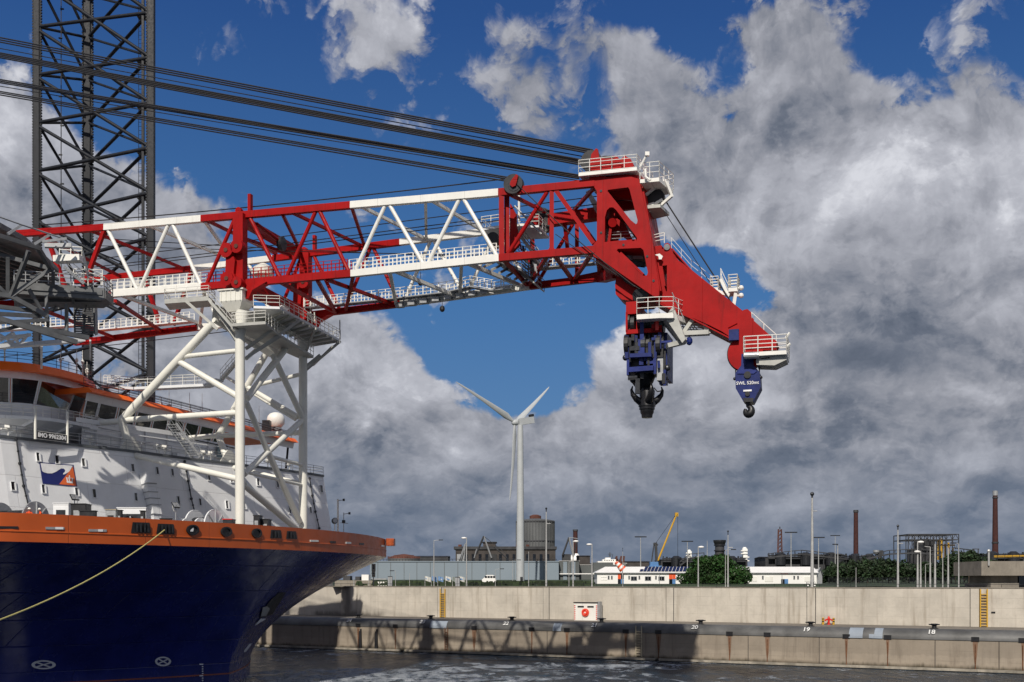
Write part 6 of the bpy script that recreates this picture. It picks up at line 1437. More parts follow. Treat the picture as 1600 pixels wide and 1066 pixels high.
winch(28, 813, 1.6, 101, 'big grey mooring winch with a dark drum at the left edge of the fore deck', GREY, False, 4.0)
winch(303, 828, 1.2, 116, 'dark winch with a round hub half hidden behind the bulwark', SHELL, False, 1.6)
def crate(px0, px1, py, D_, lab, m, name='deck_locker', cat='locker', trim=None, dep=1.6):
    a, c = P(px0, py, D_), P(px1, py, D_); b_ = Vector(((a.x + c.x) / 2, D_ + dep / 2, DZ + .1)); t = empty(name, b_, lab, cat)
    MB().box(b_ + Z * (a.z - b_.z) / 2, (c.x - a.x, dep, a.z - b_.z)).build('casing', m, t); MB().box(Vector((b_.x, b_.y, a.z + .04)), (c.x - a.x + .12, dep + .12, .08)).build('lid', trim or m, t)
    MB().box(b_ + Vector((0, -dep / 2 - .02, (a.z - b_.z) * .6)), ((c.x - a.x) * .6, .06, (a.z - b_.z) * .5)).build('panel', GREY if m is BLACK else DARKM, t)
    return t
crate(83, 107, 787, 109, 'white ventilator house on the fore deck with one dark opening', SHELL, 'ventilator_house', 'ventilator', None, 2.5)
crate(110.5, 133, 788, 107, 'taller black equipment case left of the vent trunk', BLACK); crate(124, 148, 799, 106.5, 'lower black equipment case in front of the taller one', BLACK, dep=.6)
crate(183, 228, 794, 113.5, 'low white locker along the foot of the white wall', SHELL); crate(165, 180.5, 797, 108, 'grey tarpaulined box with a tan edge beside the yellow rope winch', GREY, trim=TIMB)
crate(183.5, 189, 798, 106.9, 'narrow black post box left of the first rope winch', BLACK, dep=.5); crate(219, 225, 799, 108.6, 'narrow black post box between the two rope winches', BLACK, dep=.5)
crate(250, 266, 811, 111.5, 'low black bollard box right of the second rope winch', BLACK, dep=.6)
crate(348, 362, 812, 116.5, 'small red and black windlass head left of the near column', DARKM, 'windlass', 'windlass', RDP); crate(396, 405, 806, 117.5, 'black chain stopper block right of the near column', BLACK, 'chain_stopper', 'deck fitting'); crate(409, 419, 812, 118.5, 'dark lashing gear heap on the fore deck right of the near column', BLACK, 'lashing_gear', 'deck fitting')
def flood(px, py, D_, lab):
    p = P(px, py, D_); b_ = Vector((p.x, p.y, DZ + .1)); t = empty('floodlight', b_, lab, 'floodlight', 'floodlights on the fore deck')
    MB().tube(b_, p, .05, n=6).build('post', GREY, t); tilt = (HP, (HH * .5 - Z * .8).normalized(), (HH * .8 + Z * .5).normalized())
    MB().box(p + Z * .1, (.9, .62, .12), tilt).build('lamp_body', DARKM, t)
    for s_ in (-.23, .23): MB().box(p + Z * .1 + HP * s_ + tilt[2] * .07, (.36, .5, .03), tilt).build('lens', GREY, t)
    MB().path([p + HP * -.5, p + HP * -.3 - Z * .5, p + HP * .3 - Z * .5, p + HP * .5], .03, 5).build('bracket', WHITE, t)
flood(116.5, 779, 108, 'double floodlight above the black equipment cases'); flood(274.5, 791, 113, 'double floodlight left of the big white winch')
# port navigation posts at the bow
for px, y0, D_, lab in ((528, 780, 147, 'white post with an arm at the port bow'), (537, 801, 149, 'thinner instrument post right of the white post at the bow')):
    p = P(px, y0, D_); b_ = Vector((p.x, p.y, DZ + .1)); t = empty('bow_post', b_, lab, 'post', 'posts at the port bow'); MB().tube(b_, p, .13 if px < 530 else .05, n=8).build('post', WHITE if px < 530 else GREY, t)
    MB().tube(p - Z * .2, p - Z * .2 + Vector((.7, 0, .1)), .05, n=5).build('arm', GREY, t); MB().box(p + Vector((.75, 0, -.1)), (.25, .25, .3)).build('lamp', DARKM, t)
    if px > 530: MB().bar(P(531, 817, D_), P(544, 818, D_), .07).build('arm', GREY, t); MB().box(P(537, 815, D_), (.4, .4, .35)).build('instrument', DARKM, t)
p = P(523, 814, 145); b_ = Vector((p.x, p.y, DZ + .1)); t = empty('searchlight', b_, 'round dark searchlight on a short stand at the port bow', 'searchlight'); MB().tube(b_, p, .07).build('stand', WHITE, t); MB().disc(p, (.5, -1, .2), .38, .35, 18).build('lamp_drum', DARKM, t); MB().disc(p + Vector((.09, -.18, .04)), (.5, -1, .2), .31, .04, 18).build('lens', GREY, t)

# crew: bodies grown from a joint skeleton
def person(base, yaw, pose, lab):
    t = empty('person', base, lab, 'person'); t.rotation_euler.z = 0
    c, s = math.cos(yaw), math.sin(yaw); W = lambda x, y, z: Vector((c * x - s * y, s * x + c * y, z))
    J = dict(pel=(0, 0, .95, .14), wa=(0, pose * .25, 1.10, .125), ch=(0, pose * .55, 1.30, .155), nk=(0, pose * .75, 1.50, .06), hd=(0, pose * .9, 1.56, .055),
      sl=(-.19, pose * .65, 1.42, .065), el=(-.27, pose * .7 + .12, 1.16, .048), wl=(-.16, pose * .9 + .34, 1.05, .036), sr=(.19, pose * .65, 1.42, .065), er=(.28, pose * .7 + .05, 1.15, .048), wr=(.20, pose * .9 + .28, .98, .036),
      hl=(-.10, 0, .90, .095), kl=(-.12, .06, .50, .068), al=(-.13, .02, .09, .05), fl=(-.14, .17, .045, .045), hr=(.10, 0, .90, .095), kr=(.12, .04, .50, .068), ar=(.13, -.02, .09, .05), fr=(.15, .13, .045, .045))
    E = [('pel', 'wa'), ('wa', 'ch'), ('ch', 'nk'), ('nk', 'hd'), ('ch', 'sl'), ('sl', 'el'), ('el', 'wl'), ('ch', 'sr'), ('sr', 'er'), ('er', 'wr'), ('pel', 'hl'), ('hl', 'kl'), ('kl', 'al'), ('al', 'fl'), ('pel', 'hr'), ('hr', 'kr'), ('kr', 'ar'), ('ar', 'fr')]
    ks = list(J); me = bpy.data.meshes.new('body'); me.from_pydata([W(*J[k][:3]) for k in ks], [(ks.index(a), ks.index(b)) for a, b in E], []); o = bpy.data.objects.new('body', me); col.objects.link(o)
    o.modifiers.new('skin', 'SKIN'); sv = me.skin_vertices[0].data
    for i, k in enumerate(ks): sv[i].radius = (J[k][3],) * 2; sv[i].use_root = (k == 'pel')
    o.modifiers.new('sub', 'SUBSURF').levels = 2; dg = bpy.context.evaluated_depsgraph_get(); m2 = bpy.data.meshes.new_from_object(o.evaluated_get(dg)); bpy.data.objects.remove(o)
    m2.materials.clear(); m2.materials.append(HIVIS); m2.shade_smooth(); o = bpy.data.objects.new('body', m2); col.objects.link(o); o.parent = t; ORIG[o.name] = Vector(base)
    hd_ = Vector(base) + W(0, pose * .95 + .02, 1.66); mb = MB(); mb.ball(hd_, .105, 16, (.85, 1, 1.15)); mb.ball(hd_ + W(0, .105, -.01), .022, 8, (1, 1, 1.3))
    for s_ in (-1, 1): mb.ball(hd_ + W(.093 * s_, 0, -.01), .026, 8, (.5, 1, 1.3))
    mb.box(hd_ + W(0, .095, -.055), (.045, .012, .01)); mb.build('head', SKIN, t, smooth=True)
    mb = MB()
    for s_ in (-1, 1): mb.ball(hd_ + W(.035 * s_, .088, .02), .012, 8)
    mb.build('eyes', BLACK, t)
    mb = MB(); mb.lathe(hd_ + Z * .035, [(.16, 0), (.155, .015), (.128, .02), (.122, .07), (.085, .12), (.02, .14)], 20); mb.build('helmet', WHITE, t, smooth=True)
    for side, wk, ek in ((-1, 'wl', 'el'), (1, 'wr', 'er')):
        wv = Vector(base) + W(*J[wk][:3]); d = (W(*J[wk][:3]) - W(*J[ek][:3])).normalized(); lat = d.cross(Z).normalized(); mb = MB(); mb.bar(wv, wv + d * .09, .075, .03)
        for f, ln in enumerate((.065, .075, .07, .055)):
            q = wv + d * .09 + lat * (-.028 + .019 * f); m1 = q + d * ln * .55 - Z * .006; mb.tube(q, m1, .008, n=6); mb.tube(m1, m1 + d * ln * .35 - Z * .025, .007, .006, n=6)
        q = wv + d * .03 - lat * .04; mb.tube(q, q + d * .05 - lat * .02, .009, n=6); mb.build('gloved_hand', DARKM, t)
    mb = MB(); 
    for z in (1.12, .30):
        pass
    return t
MB().box(ondeck(55, 99.6, DZ + .1) + Z * .55, (2.6, 1.6, 1.1), (HP, HH, Z)).build('working_platform', GREY, ship)
person(ondeck(45.5, 99.3, 15.95), -2.6, .12, 'person in orange coverall and white helmet, stooping at the winch, the left one'); person(ondeck(65, 99.8, 15.95), 2.2, .16, 'person in orange coverall and white helmet, stooping, the right one')

# ================================================================== crane boom
boom = empty('crane_boom', Vector((BP0.x, BP0.y, 40)), 'huge red and white lattice crane boom resting across the bow, with a plated red head', 'crane')
ORIG[boom.name] = Vector(boom.location)
def cb(p, q, w, h=None, m=RED, name='chord', par=None): return MB().bar(p, q, w, h or w).build(name, m, par or boom)
TOP = [(-60, 372, RED), (164, 355.7, WHITE), (315.5, 342.3, RED), (548.5, 321.0, WHITE), (779.5, 301.4, RED), (930, 286.5, None)]
BOT = [(-60, 482, RED), (176, 459.8, WHITE), (315.8, 448.8, RED), (549.3, 428, WHITE), (780.3, 403.6, RED), (931, 390.5, None)]
for L_, side in ((TOP, 0), (BOT, 0)):
    for (x0, y0, m), (x1, y1, _) in zip(L_, L_[1:]):
        a, c = bn(x0, y0), bn(x1, y1)
        for f_ in (lambda q: q, FAR): cb(f_(a), f_(c), .58, .68, m, 'upper_chord' if L_ is TOP else 'lower_chord')
# the same bracing on both sides
WEB = [((72, 366), (104, 455), RED, .4), ((163, 360), (128, 455), RED, .4), ((169, 360), (214, 452), WHITE, .38), ((263, 352), (219, 451), WHITE, .38), ((270, 351), (314, 445), WHITE, .38),
 ((366.5, 343), (323, 444), RED, .38), ((391.5, 342), (438, 435), RED, .38), ((493, 331), (448, 433), RED, .38), ((500, 331), (547, 429), RED, .38),
 ((602, 321), (556, 421), WHITE, .36), ((609, 321), (661, 412), WHITE, .36), ((717.5, 312), (669, 411), WHITE, .36), ((725, 312), (777, 401), WHITE, .36),
 ((783.5, 304), (783.8, 402), RED, .5), ((855, 300), (793, 398), RED, .36), ((862, 299), (862, 392), RED, .40), ((869, 298), (928, 381), RED, .40)]
for (x0, y0), (x1, y1), m, w in WEB:
    a, c = bn(x0, y0), bn(x1, y1)
    for f_ in (lambda q: q, FAR):
        MB().tube(f_(a), f_(c), w * .55, n=10).build('web_brace', m, boom) if w < .39 else cb(f_(a), f_(c), w, w, m, 'web_brace')
# gusset of the short vertical
for k in (0,): MB().plate([bn(856, 392) + BC * (k - .1), bn(868, 391) + BC * (k - .1), bn(864.5, 386) + BC * (k - .1), bn(859.5, 386.5) + BC * (k - .1)], [], BC * .2).build('gusset', RED, boom)
# lateral bracing, underside and top side: near end on the near plane, far end on the far plane
LOWL = [((180, 470), (253, 518), RED), ((55, 480), (180, 528), RED), ((191, 462), (310, 505), WHITE), ((320, 452), (312, 508), WHITE), ((438, 441), (525, 489), RED), ((511, 437), (612, 474), RED), ((496, 438), (525, 489), RED), ((552, 431), (540, 486), RED),
 ((609, 424), (619, 475), WHITE), ((618, 424), (713, 463), WHITE), ((721, 413), (718.5, 460), WHITE), ((732, 412), (817, 448), WHITE), ((786, 405), (824, 446), RED), ((855, 400), (826, 446), RED), ((866, 398), (894, 437), RED), ((928, 392), (897, 437), RED)]
for (x0, y0), (x1, y1), m in LOWL: MB().bar(bn(x0, y0), bf(x1, y1), .34).build('lower_lateral_brace', m, boom)
TOPL = [((141, 360), (290, 421), RED), ((60, 366), (190, 433), RED), ((232, 352), (360, 405), WHITE), ((321, 347), (362, 404), WHITE), ((322, 344), (432, 397), RED), ((442, 336), (470, 394), RED), ((458, 333), (565, 384), RED), ((550, 325), (569, 383), RED),
 ((565, 323), (664, 373), WHITE), ((665, 316), (666, 373), WHITE), ((676, 314), (757, 362), WHITE), ((797, 304), (879, 345), RED), ((930, 292), (882, 345), RED)]
for (x0, y0), (x1, y1), m in TOPL: MB().bar(bn(x0, y0), bf(x1, y1), .30).build('upper_lateral_brace', m, boom)
# rest posts (the thick red vertical members over the boom rest)
for w in (0.0, BW):
    o = BC * w if w == 0 else FAR(bn(378, 400)) - bn(378, 400)
    post = MB().bar(bn(378, 337) + o - BC * .35, bn(378, 452) + o - BC * .35, 1.15, 1.0, BC).build('rest_post', RED, boom)
    MB().bar(bn(391, 304) + o, bn(391, 338) + o, .34, .5, BC).build('locking_horn', RED, post)
    MB().disc(bn(374, 330) + o, BC, .35, .5, 16).build('lifting_eye', RED, post)
    for (x, y, r) in ((365, 397, .75), (366, 441, .72), (381, 391, .7), (381, 447, .6)): MB().disc(bn(x, y) + o - BC * 1.1, BC, r, .9, 24).build('pivot_drum', RED, post); 
    for (x, y) in ((365, 397), (366, 441), (381, 391), (381, 447)): MB().disc(bn(x, y) + o - BC * 1.58, BC, .22, .12, 14).build('pivot_pin', RUST, post)
    MB().plate([bn(x, y) + o - BC * 1.3 for x, y in ((363, 408), (375, 406), (377, 412), (375, 432), (380, 444), (372, 448), (362, 436))], [], BC * .5).build('locking_arm', RED, post)
    MB().plate([bn(x, y) + o - BC * .5 for x, y in ((352, 452), (400, 447), (420, 442), (398, 455), (392, 468), (372, 470), (366, 458))], [], BC * 1.0).build('rest_shoe', RED, post)
for (p, q, w_) in (((385, 455), (432, 470), .7), ((396, 446), (470, 485), .6)): MB().bar(bn(*p), bn(q[0], q[1], 7), w_).build('rest_cross_beam', RED, boom)
MB().bar(bn(378, 345, 0), bn(470, 397, BW), .8, .9).build('post_cross_beam', RED, boom); MB().bar(bn(384, 450, 0), bf(472, 488), 1.0, 1.2).build('post_cross_beam', RED, boom); MB().bar(bn(378, 372, 0), bf(455, 399), .35).build('post_stay', RED, boom)
MB().tube(bn(401, 350, .5), bn(438, 378, 5), .2, n=8).build('hydraulic_ram', RED, boom); MB().disc(bn(440, 381, 5), BD, .75, .5, 20).build('guide_sheave', BLACK, boom)
MB().lathe(bn(411, 430, 8), [(1.1, 0), (1.1, .8), (.3, 1.3)], 20).build('beacon_housing', CREAM, boom)
# walkways with white picket railings
def walk(pts, w, m, picket=True, h=1.1, side=1, mr=WHITE):
    P_ = [bn(x, y, w) for x, y in pts]
    mb = MB()
    for a, c in zip(P_, P_[1:]): mb.bar(a, c, 1.1, .12)
    o = mb.build('walkway', m, boom)
    for off in (-.5, .5):
        r2 = MB()
        for a, c in zip(P_, P_[1:]):
            a2, c2 = a + BC * off, c + BC * off; L_ = (c - a).length; n_ = int(L_ / .85)
            for i in range(n_ + 1): q = a2.lerp(c2, i / max(1, n_)); r2.box(q + Z * h / 2, (.10, .05, h), (BD, BC, Z))
            for z in (.3, .65, 1): r2.tube(a2 + Z * h * z, c2 + Z * h * z, .032, n=5)
        r2.build('walkway_railing', mr, o)
walk([(178, 455), (318, 444)], .9, WHITE); walk([(318, 445), (546, 424)], .9, RED, mr=RED); walk([(549, 425), (778, 400)], .9, WHITE)
walk([(478, 482), (616, 468)], BW - 1.0, GREY); walk([(616, 468), (700, 458)], BW - 1.0, GREY); walk([(700, 458), (737, 449), (770, 455), (800, 452)], BW - 1.2, GREY); walk([(828, 422), (930, 412)], BW - 1.5, GREY)
walk([(150, 517), (300, 503)], BW - 1.0, SHELL); walk([(-40, 520), (140, 508)], BW - 2, SHELL)
for i in range(10): x = 625 + i * 19; MB().box(bn(x, 477 - i * 2.95, BW - .6), (.8, .8, .5), (BD, BC, Z)).build('cable_clamp', GREY, boom)
for x, y, w in ((657, 425, 6), (691, 467, BW - 1)): p = bn(x, y, w); MB().tube(p, p - Z * .9, .03).build('lamp_cable', BLACK, boom); MB().ball(p - Z * 1.1, .3, 10, (1, 1, 1.2)).build('hanging_lamp', BLACK, boom)
# machinery platforms at the first red panel of the tip
PLT = [((752, 356), (782, 352), 5, .25, SHELL), ((796, 354), (842, 352), 5, .2, SHELL), ((805, 392), (838, 405), 7, .2, PG), ((770, 402), (815, 420), 6, .25, DECKG), ((815, 425), (835, 440), 9, .2, PG)]
for a_, c_, w, th, m in PLT:
    a, c = bn(a_[0], a_[1], w), bn(c_[0], c_[1], w); q = [a, c, c + BC * 4, a + BC * 4]; MB().plate(q, [], -Z * th).build('service_platform', m, boom); MB().rail(q + [q[0]], 1.1, 1.2, .035).build('platform_railing', WHITE if m is SHELL else GREY, boom)
for i in range(7):
    MB().bar(bn(744 + i * 12, 412 + i * 5, 4 + i), bn(762 + i * 12, 405 + i * 4, 6 + i), .22).build('platform_beam', PG, boom)
MB().bar(bn(792, 304, 1.2), bn(792, 395, 1.2), .5).build('web_brace', RED, boom); MB().plate([bn(x, y, 4) for x, y in ((797, 318), (806, 335), (806, 352), (812, 380), (800, 394), (796, 394))], [], BC * .5).build('sheave_bracket', RED, boom)
MB().disc(bn(772, 376, 5), BC, .7, 1.2, 20).build('guide_sheave', BLACK, boom); MB().lathe(bn(811, 345, 5), [(.12, 0), (.12, 3)], 8).build('white_mast', WHITE, boom)
mb = MB(); mb.stairs(bn(812, 368, 6), bn(838, 402, 6), .9, 14, BC); mb.build('stairs', PG, boom)
for i in range(14):
    x = 800 + (i * 37 % 42); y = 360 + (i * 53 % 60); MB().bar(bn(x, y, 5 + i % 4), bn(x + 3, y + 14, 5 + i % 4), .12 + .06 * (i % 2)).build('pipe_run', (RED, GREY, DARKM)[i % 3], boom)
MB().tube(bn(804, 322, 4), bn(846, 366, 4), .1, n=6).build('pipe_run', GREY, boom)
# arm with dark sheave on the far side
MB().bar(bn(834, 349, 9), bn(934, 334, 9), 1.0, 1.1).build('sheave_arm', RED, boom); MB().disc(bn(845, 346, 8.6), BC, 1.35, .5, 28).build('guide_sheave', BLACK, boom); MB().disc(bn(841, 345, 8.1), BC, .5, .4, 16).build('sheave_hub', RED, boom)
MB().bar(bn(882, 345, 9), bn(888, 400, 11), .35).build('web_brace', RED, boom)
# sheave on the near upper chord
s1 = MB().disc(bn(803, 289, -.2), BC, .95, .7, 32).build('deflection_sheave', BLACK, boom); MB().disc(bn(803, 289, -.62), BC, .60, .08, 28).build('sheave_web', DARKM, s1)
MB().plate([bn(x, y, -.75) for x, y in ((797, 289), (799, 283), (807, 273), (810, 275), (808, 285), (806, 291), (801, 293))], [], -BC * .15).build('sheave_bracket', RED, s1)

# ---------------------------------------------------------------- plated head
HW = 6.2
OUT = [(922, 272), (926, 271), (950, 279), (985, 277), (999, 281), (1003, 298), (1014, 350), (1021, 385), (1031, 452), (1030.5, 462), (1026, 466), (1016, 460), (970, 428), (942, 408), (928, 402), (928, 383), (933.5, 377), (933.5, 300), (922, 283)]
H1 = [(945.5, 379.5), (946, 341), (949, 330), (953.5, 325.5), (959, 325.5), (964, 330), (996, 373), (995.5, 377), (990, 378)]
H2 = [(950, 300), (951, 298), (982.5, 294), (984.5, 298), (997, 346), (996, 350.5), (993, 352), (990, 350)]
H3 = [(964.5, 392.5), (966, 390), (1002, 388.5), (1006, 392), (1013, 427), (1011.5, 431.5), (1006, 432), (1002, 429)]
for w, nme in ((0.0, 'head_plate'), (HW, 'head_plate')):
    hpz = MB().plate([bn(x, y) + BC * (w - .25) for x, y in OUT], [[bn(x, y) + BC * (w - .25) for x, y in h] for h in (H1, H2, H3)], BC * .5).build(nme, RED, boom)
    if w == 0: headp = hpz
def cross(x0, y0, x1, y1, th, nme='head_web', m=RED):
    a, c = bn(x0, y0), bn(x1, y1); n_ = (c - a).cross(BC).normalized(); MB().plate([a, c, c + BC * HW, a + BC * HW], [], n_ * th).build(nme, m, boom)
cross(934, 300, 934, 380, .2); cross(930, 404, 1026, 466, .25); cross(1003, 300, 1030, 455, .2); cross(924, 274, 996, 279, .3); cross(965, 391, 1003, 389, .2); cross(948, 381, 994, 377, .2); cross(962, 330, 990, 352, .2); cross(968, 396, 1004, 430, .2)
MB().tube(bn(957, 348, 1), bn(957, 348, HW - .6), .42, n=20).build('head_shaft', RED, boom)
MB().plate([bn(x, y, 3) for x, y in ((956, 335), (976, 350), (988, 374), (984, 377), (972, 368), (962, 372), (957, 378))], [], BC * .6).build('inner_web', RED, boom)
for i in range(4): MB().bar(bn(958 + i * 1.5, 328, 1.5 + i), bn(951 + i * 2, 378, 1.5 + i), .25).build('inner_strut', RED, boom)
for i, (x, y) in enumerate(((990, 372), (1012, 402), (1022, 440), (975, 384), (940, 300), (940, 365))): MB().disc(bn(x, y) - BC * .27, BC, .12, .06, 10).build('plate_bolt', DARKM, boom)
mb = MB(); mb.rail([bn(946, 380, 2), bn(994, 377, 2)], 1.0, 1.4, .04); mb.build('inner_railing', GREY, boom)
for (x0, y0, x1, y1, m) in ((968, 396, 1000, 399, PG), (975, 403, 1005, 402, PG), (978, 410, 1008, 414, DARKM), (985, 395, 990, 420, GREY)): MB().bar(bn(x0, y0, 3), bn(x1, y1, 3.6), .45).build('inner_platform', m, boom)
MB().tube(bn(940, 287, 2), bn(1000, 296, 4), 1.2, n=20).build('head_tube', RED, boom)
# converging far chords
MB().bar(bf(925, 337), bn(948, 345, HW), .6, .65).build('upper_chord', RED, boom); MB().bar(bf(895, 438), bf(945, 431), .5, .6).build('lower_chord', RED, boom); MB().bar(bf(940, 431), bn(965, 424, HW - 1), 1.0, 1.4).build('lower_chord', RED, boom)
MB().plate([bf(905, 434), bf(945, 426), bn(958, 400, HW), bn(975, 428, HW), bf(955, 437)], [], Z * .25).build('head_soffit', RED, boom); MB().bar(bn(934, 392, .2), bf(938, 428), .5).build('lower_lateral_brace', RED, boom)
# lower snout with sheave housing
MB().plate([bn(x, y, 1.5) for x, y in ((962, 408), (985, 425), (1000, 440), (1020, 462), (1012, 470), (990, 471), (972, 468), (962, 460), (961, 445), (963, 432))], [], BC * 3.6).build('snout_plate', RED, boom)
MB().plate([bn(x, y, 1.2) for x, y in ((966, 424), (975, 430), (994, 446), (990, 449), (975, 440))], [], -BC * .1).build('snout_slot', BLACK, boom)
for x, y, r in ((999, 462, .65), (1006, 459, .45)): MB().tube(bn(x, y, .5), bn(x, y, 5.6), r, n=20).build('snout_pin', DARKM, boom)
# top platform
zT = bn(905, 277).z
def tp(px, w, z): return at_z(px, z, w)
TPp = [tp(905, -1.2, bn(905, 275).z), tp(957, -1.2, bn(957, 272).z), tp(1003, -1.2, bn(1003, 266).z)]
ZT1 = bn(905, 274).z; q = [at_z(904, ZT1, -1), at_z(956, ZT1 - .2, -1), at_z(995, ZT1 - .3, -1), at_z(1020, ZT1, HW + 1), at_z(935, ZT1, HW + 1)]
q = [Vector((p.x, p.y, ZT1)) for p in q]
platform(q, .35, WHITE, 'head_platform', boom, True, [4, 0, 1, 2, 3], 1.15)
ZT2 = bn(1004, 282).z; q2 = [Vector((p.x, p.y, ZT2)) for p in (at_z(1000, 0, -.5), at_z(1030, 0, -.5), at_z(1052, 0, 5), at_z(1020, 0, 6))]
platform(q2, .35, WHITE, 'head_platform', boom, True, [0, 1, 2, 3], 1.5)
ZT3 = bn(1003, 318).z; q3 = [Vector((p.x, p.y, ZT3)) for p in (at_z(1002, 0, 1), at_z(1032, 0, 1), at_z(1046, 0, 5), at_z(1018, 0, 6))]
platform(q3, .3, PG, 'head_platform', boom, False)
for (a_, c_) in (((1000, 312), (1040, 281)), ((1002, 325), (1022, 318)), ((1005, 330), (1035, 312)), ((1040, 283), (1050, 308)), ((1050, 306), (1028, 325)), ((1015, 328), (1008, 336))): MB().bar(bn(a_[0], a_[1], 2), bn(c_[0], c_[1], 2.6), .24).build('platform_strut', WHITE, boom)
MB().disc(bn(1024, 312, 3), BC, .95, .5, 26).build('guide_sheave', BLACK, boom); MB().box(bn(1014, 291, 3), (2.2, 1.5, .8)).build('head_motor', RDP, boom)
MB().path([bn(1000, 262, -1), bn(1011, 241, -1)], .10, 6).build('lamp_arm', WHITE, boom); MB().box(bn(1011, 241, -1), (.4, .4, .35)).build('head_lamp', WHITE, boom); MB().path([bn(1008, 264, -1), bn(1009, 277, -1), bn(1016, 282, -1)], .12, 6).build('lamp_arm', WHITE, boom)
MB().plate([bn(x, y, 7) for x, y in ((920, 297), (934, 318), (934, 334), (930, 330), (915, 300))], [], BC * 2).build('service_platform', PG, boom)
# sheave nest on top
for i in range(5): MB().disc(bn(924, 252, .2 + i * 1.2), BC, 1.0, .4, 30).build('luffing_sheave', BLACK, boom)
for i in range(2): MB().plate([bn(x, y, -.3 + i * 6.6) for x, y in ((920, 262), (924, 241), (931, 232), (934, 233), (936, 246), (946, 248), (962, 247), (972, 254), (970, 266), (922, 266))], [], BC * .3).build('sheave_cheek', RED, boom)
MB().plate([bn(x, y, .4) for x, y in ((966, 268), (966, 252), (974, 245), (976, 242), (979, 245), (985, 248), (990, 257), (990, 268))], [], BC * 3.2).build('winch_housing', RED, boom)
for i in range(3): MB().disc(bn(946 + i * 6, 258, .5 + i), BC, .8, .5, 24).build('luffing_sheave', BLACK if i < 2 else RED, boom)
# ---------------------------------------------------------------- fly jib
JO = [(1018, 392), (1036, 389), (1038.5, 381), (1043, 379.3), (1047, 382), (1049, 389), (1053, 398), (1061, 408), (1069, 413), (1080, 424), (1158, 486.5), (1163, 484), (1168, 483), (1173.5, 488), (1174.5, 501), (1213, 536), (1213, 543.5), (1160, 547), (1146, 530), (1128, 518), (1106, 507), (1078, 495), (1060, 491), (1038, 476), (1024, 470), (1028, 455), (1019, 400)]
JH = [(1033, 415.5), (1042, 414.5), (1043, 420), (1042.5, 453), (1041, 456.5), (1038, 447)]
jib = MB().plate([bn(x, y, 1.2) for x, y in JO], [[bn(x, y, 1.2) for x, y in JH]], BC * .25).build('fly_jib', RED, boom)
MB().plate([bn(x, y, 1.2) + BC * 2.8 for x, y in JO], [[bn(x, y, 1.2) + BC * 2.8 for x, y in JH]], BC * .25).build('jib_side', RED, jib)
for (a_, c_) in (((1049, 389), (1080, 424)), ((1080, 424), (1158, 486.5)), ((1174.5, 501), (1213, 536)), ((1213, 543.5), (1160, 547)), ((1146, 530), (1078, 495)), ((1078, 495), (1024, 470)), ((1042, 416), (1042, 455)), ((1033, 416), (1038, 447))):
    a, c = bn(a_[0], a_[1], 1.2), bn(c_[0], c_[1], 1.2); n_ = (c - a).cross(BC).normalized(); MB().plate([a, c, c + BC * 3, a + BC * 3], [], n_ * .12).build('jib_flange', RED, jib)
MB().tube(bn(1042, 386, .9), bn(1042, 386, 4.6), .28, n=16).build('hinge_pin', GREY, jib); MB().bar(bn(1015, 395, 2.5), bn(1036, 392, 2.5), 1.2, .7).build('jib_link', RED, jib); MB().plate([bn(x, y, .6) for x, y in ((1023, 399), (1031, 397), (1036, 401), (1034, 406), (1030, 406), (1029, 401))], [], -BC * .15).build('white_bracket', WHITE, jib)
MB().tube(bn(1104, 530, 1), bn(1104, 530, 1), .1) if False else None
for (x0, y0, x1, y1) in ((1050, 457, 1068, 497), (1138, 512, 1152, 505)): MB().tube(bn(x0, y0, 1.1), bn(x1, y1, 1.1), .04, n=5).build('jib_conduit', RED if x0 > 1100 else GREY, jib)
MB().rail([bn(1049, 388, 3.6), bn(1080, 423, 3.6), bn(1113, 449, 3.6)], 1.0, 1.6, .022, (.5, 1.0)).build('jib_railing', WHITE, jib); MB().rail([bn(1020, 384, 3), bn(1038, 380, 3)], 1.0, 1.0, .04).build('jib_railing', WHITE, jib); MB().rail([bn(1174, 500, 3.4), bn(1213, 535, 3.4)], .7, 2, .04, (1.0,)).build('jib_railing', WHITE, jib)
def jplat(x0, x1, y, w0, w1, h, m=WHITE, nm='jib_platform'):
    z = bn(x0, y, w0).z; q = [Vector((p.x, p.y, z)) for p in (bn(x0, y, w0), bn(x1, y, w0), bn(x1, y, w0) + BC * (w1 - w0), bn(x0, y, w0) + BC * (w1 - w0))]
    o = MB().plate(q, [], -Z * .35).build(nm, m, jib); MB().rail(q + [q[0]], h, 1.1, .045, (.25, .5, .75, 1.0)).build('platform_railing', WHITE, jib); return o
jplat(1110, 1122, 451, 2.5, 4.5, 1.1); jplat(1138, 1152, 450, 2.5, 4.5, 1.2); MB().stairs(bn(1126, 436, 3), bn(1138, 462, 3), .8, 8, BC).build('jib_stairs', WHITE, jib); MB().bar(bn(1150, 453, 3), bn(1146, 478, 3), .3).build('platform_strut', WHITE, jib); MB().bar(bn(1110, 452, 3), bn(1140, 462, 3), .4, .3).build('jib_platform', WHITE, jib)
for y in (450, 462): MB().tube(bn(1152, y, 3), bn(1157, y + 1, 3), .10, n=6).build('lamp_arm', WHITE, jib); MB().ball(bn(1158, y, 3), .25, 10).build('platform_lamp', WHITE, jib)
jplat(1162, 1229, 551, -.8, 3.5, 1.45); MB().tube(bn(1163, 556, -.6), bn(1186, 555, -.6), .32, n=12).build('platform_pipe', GREY, jib)
MB().plate([bn(x, y, 0) for x, y in ((1184, 556), (1228, 548), (1229, 562), (1210, 571), (1182, 570), (1181, 563))], [[bn(x, y, 0) for x, y in ((1188, 560), (1202, 558), (1204, 560), (1190, 561.5))]], BC * 2.5).build('platform_underframe', PG, jib)
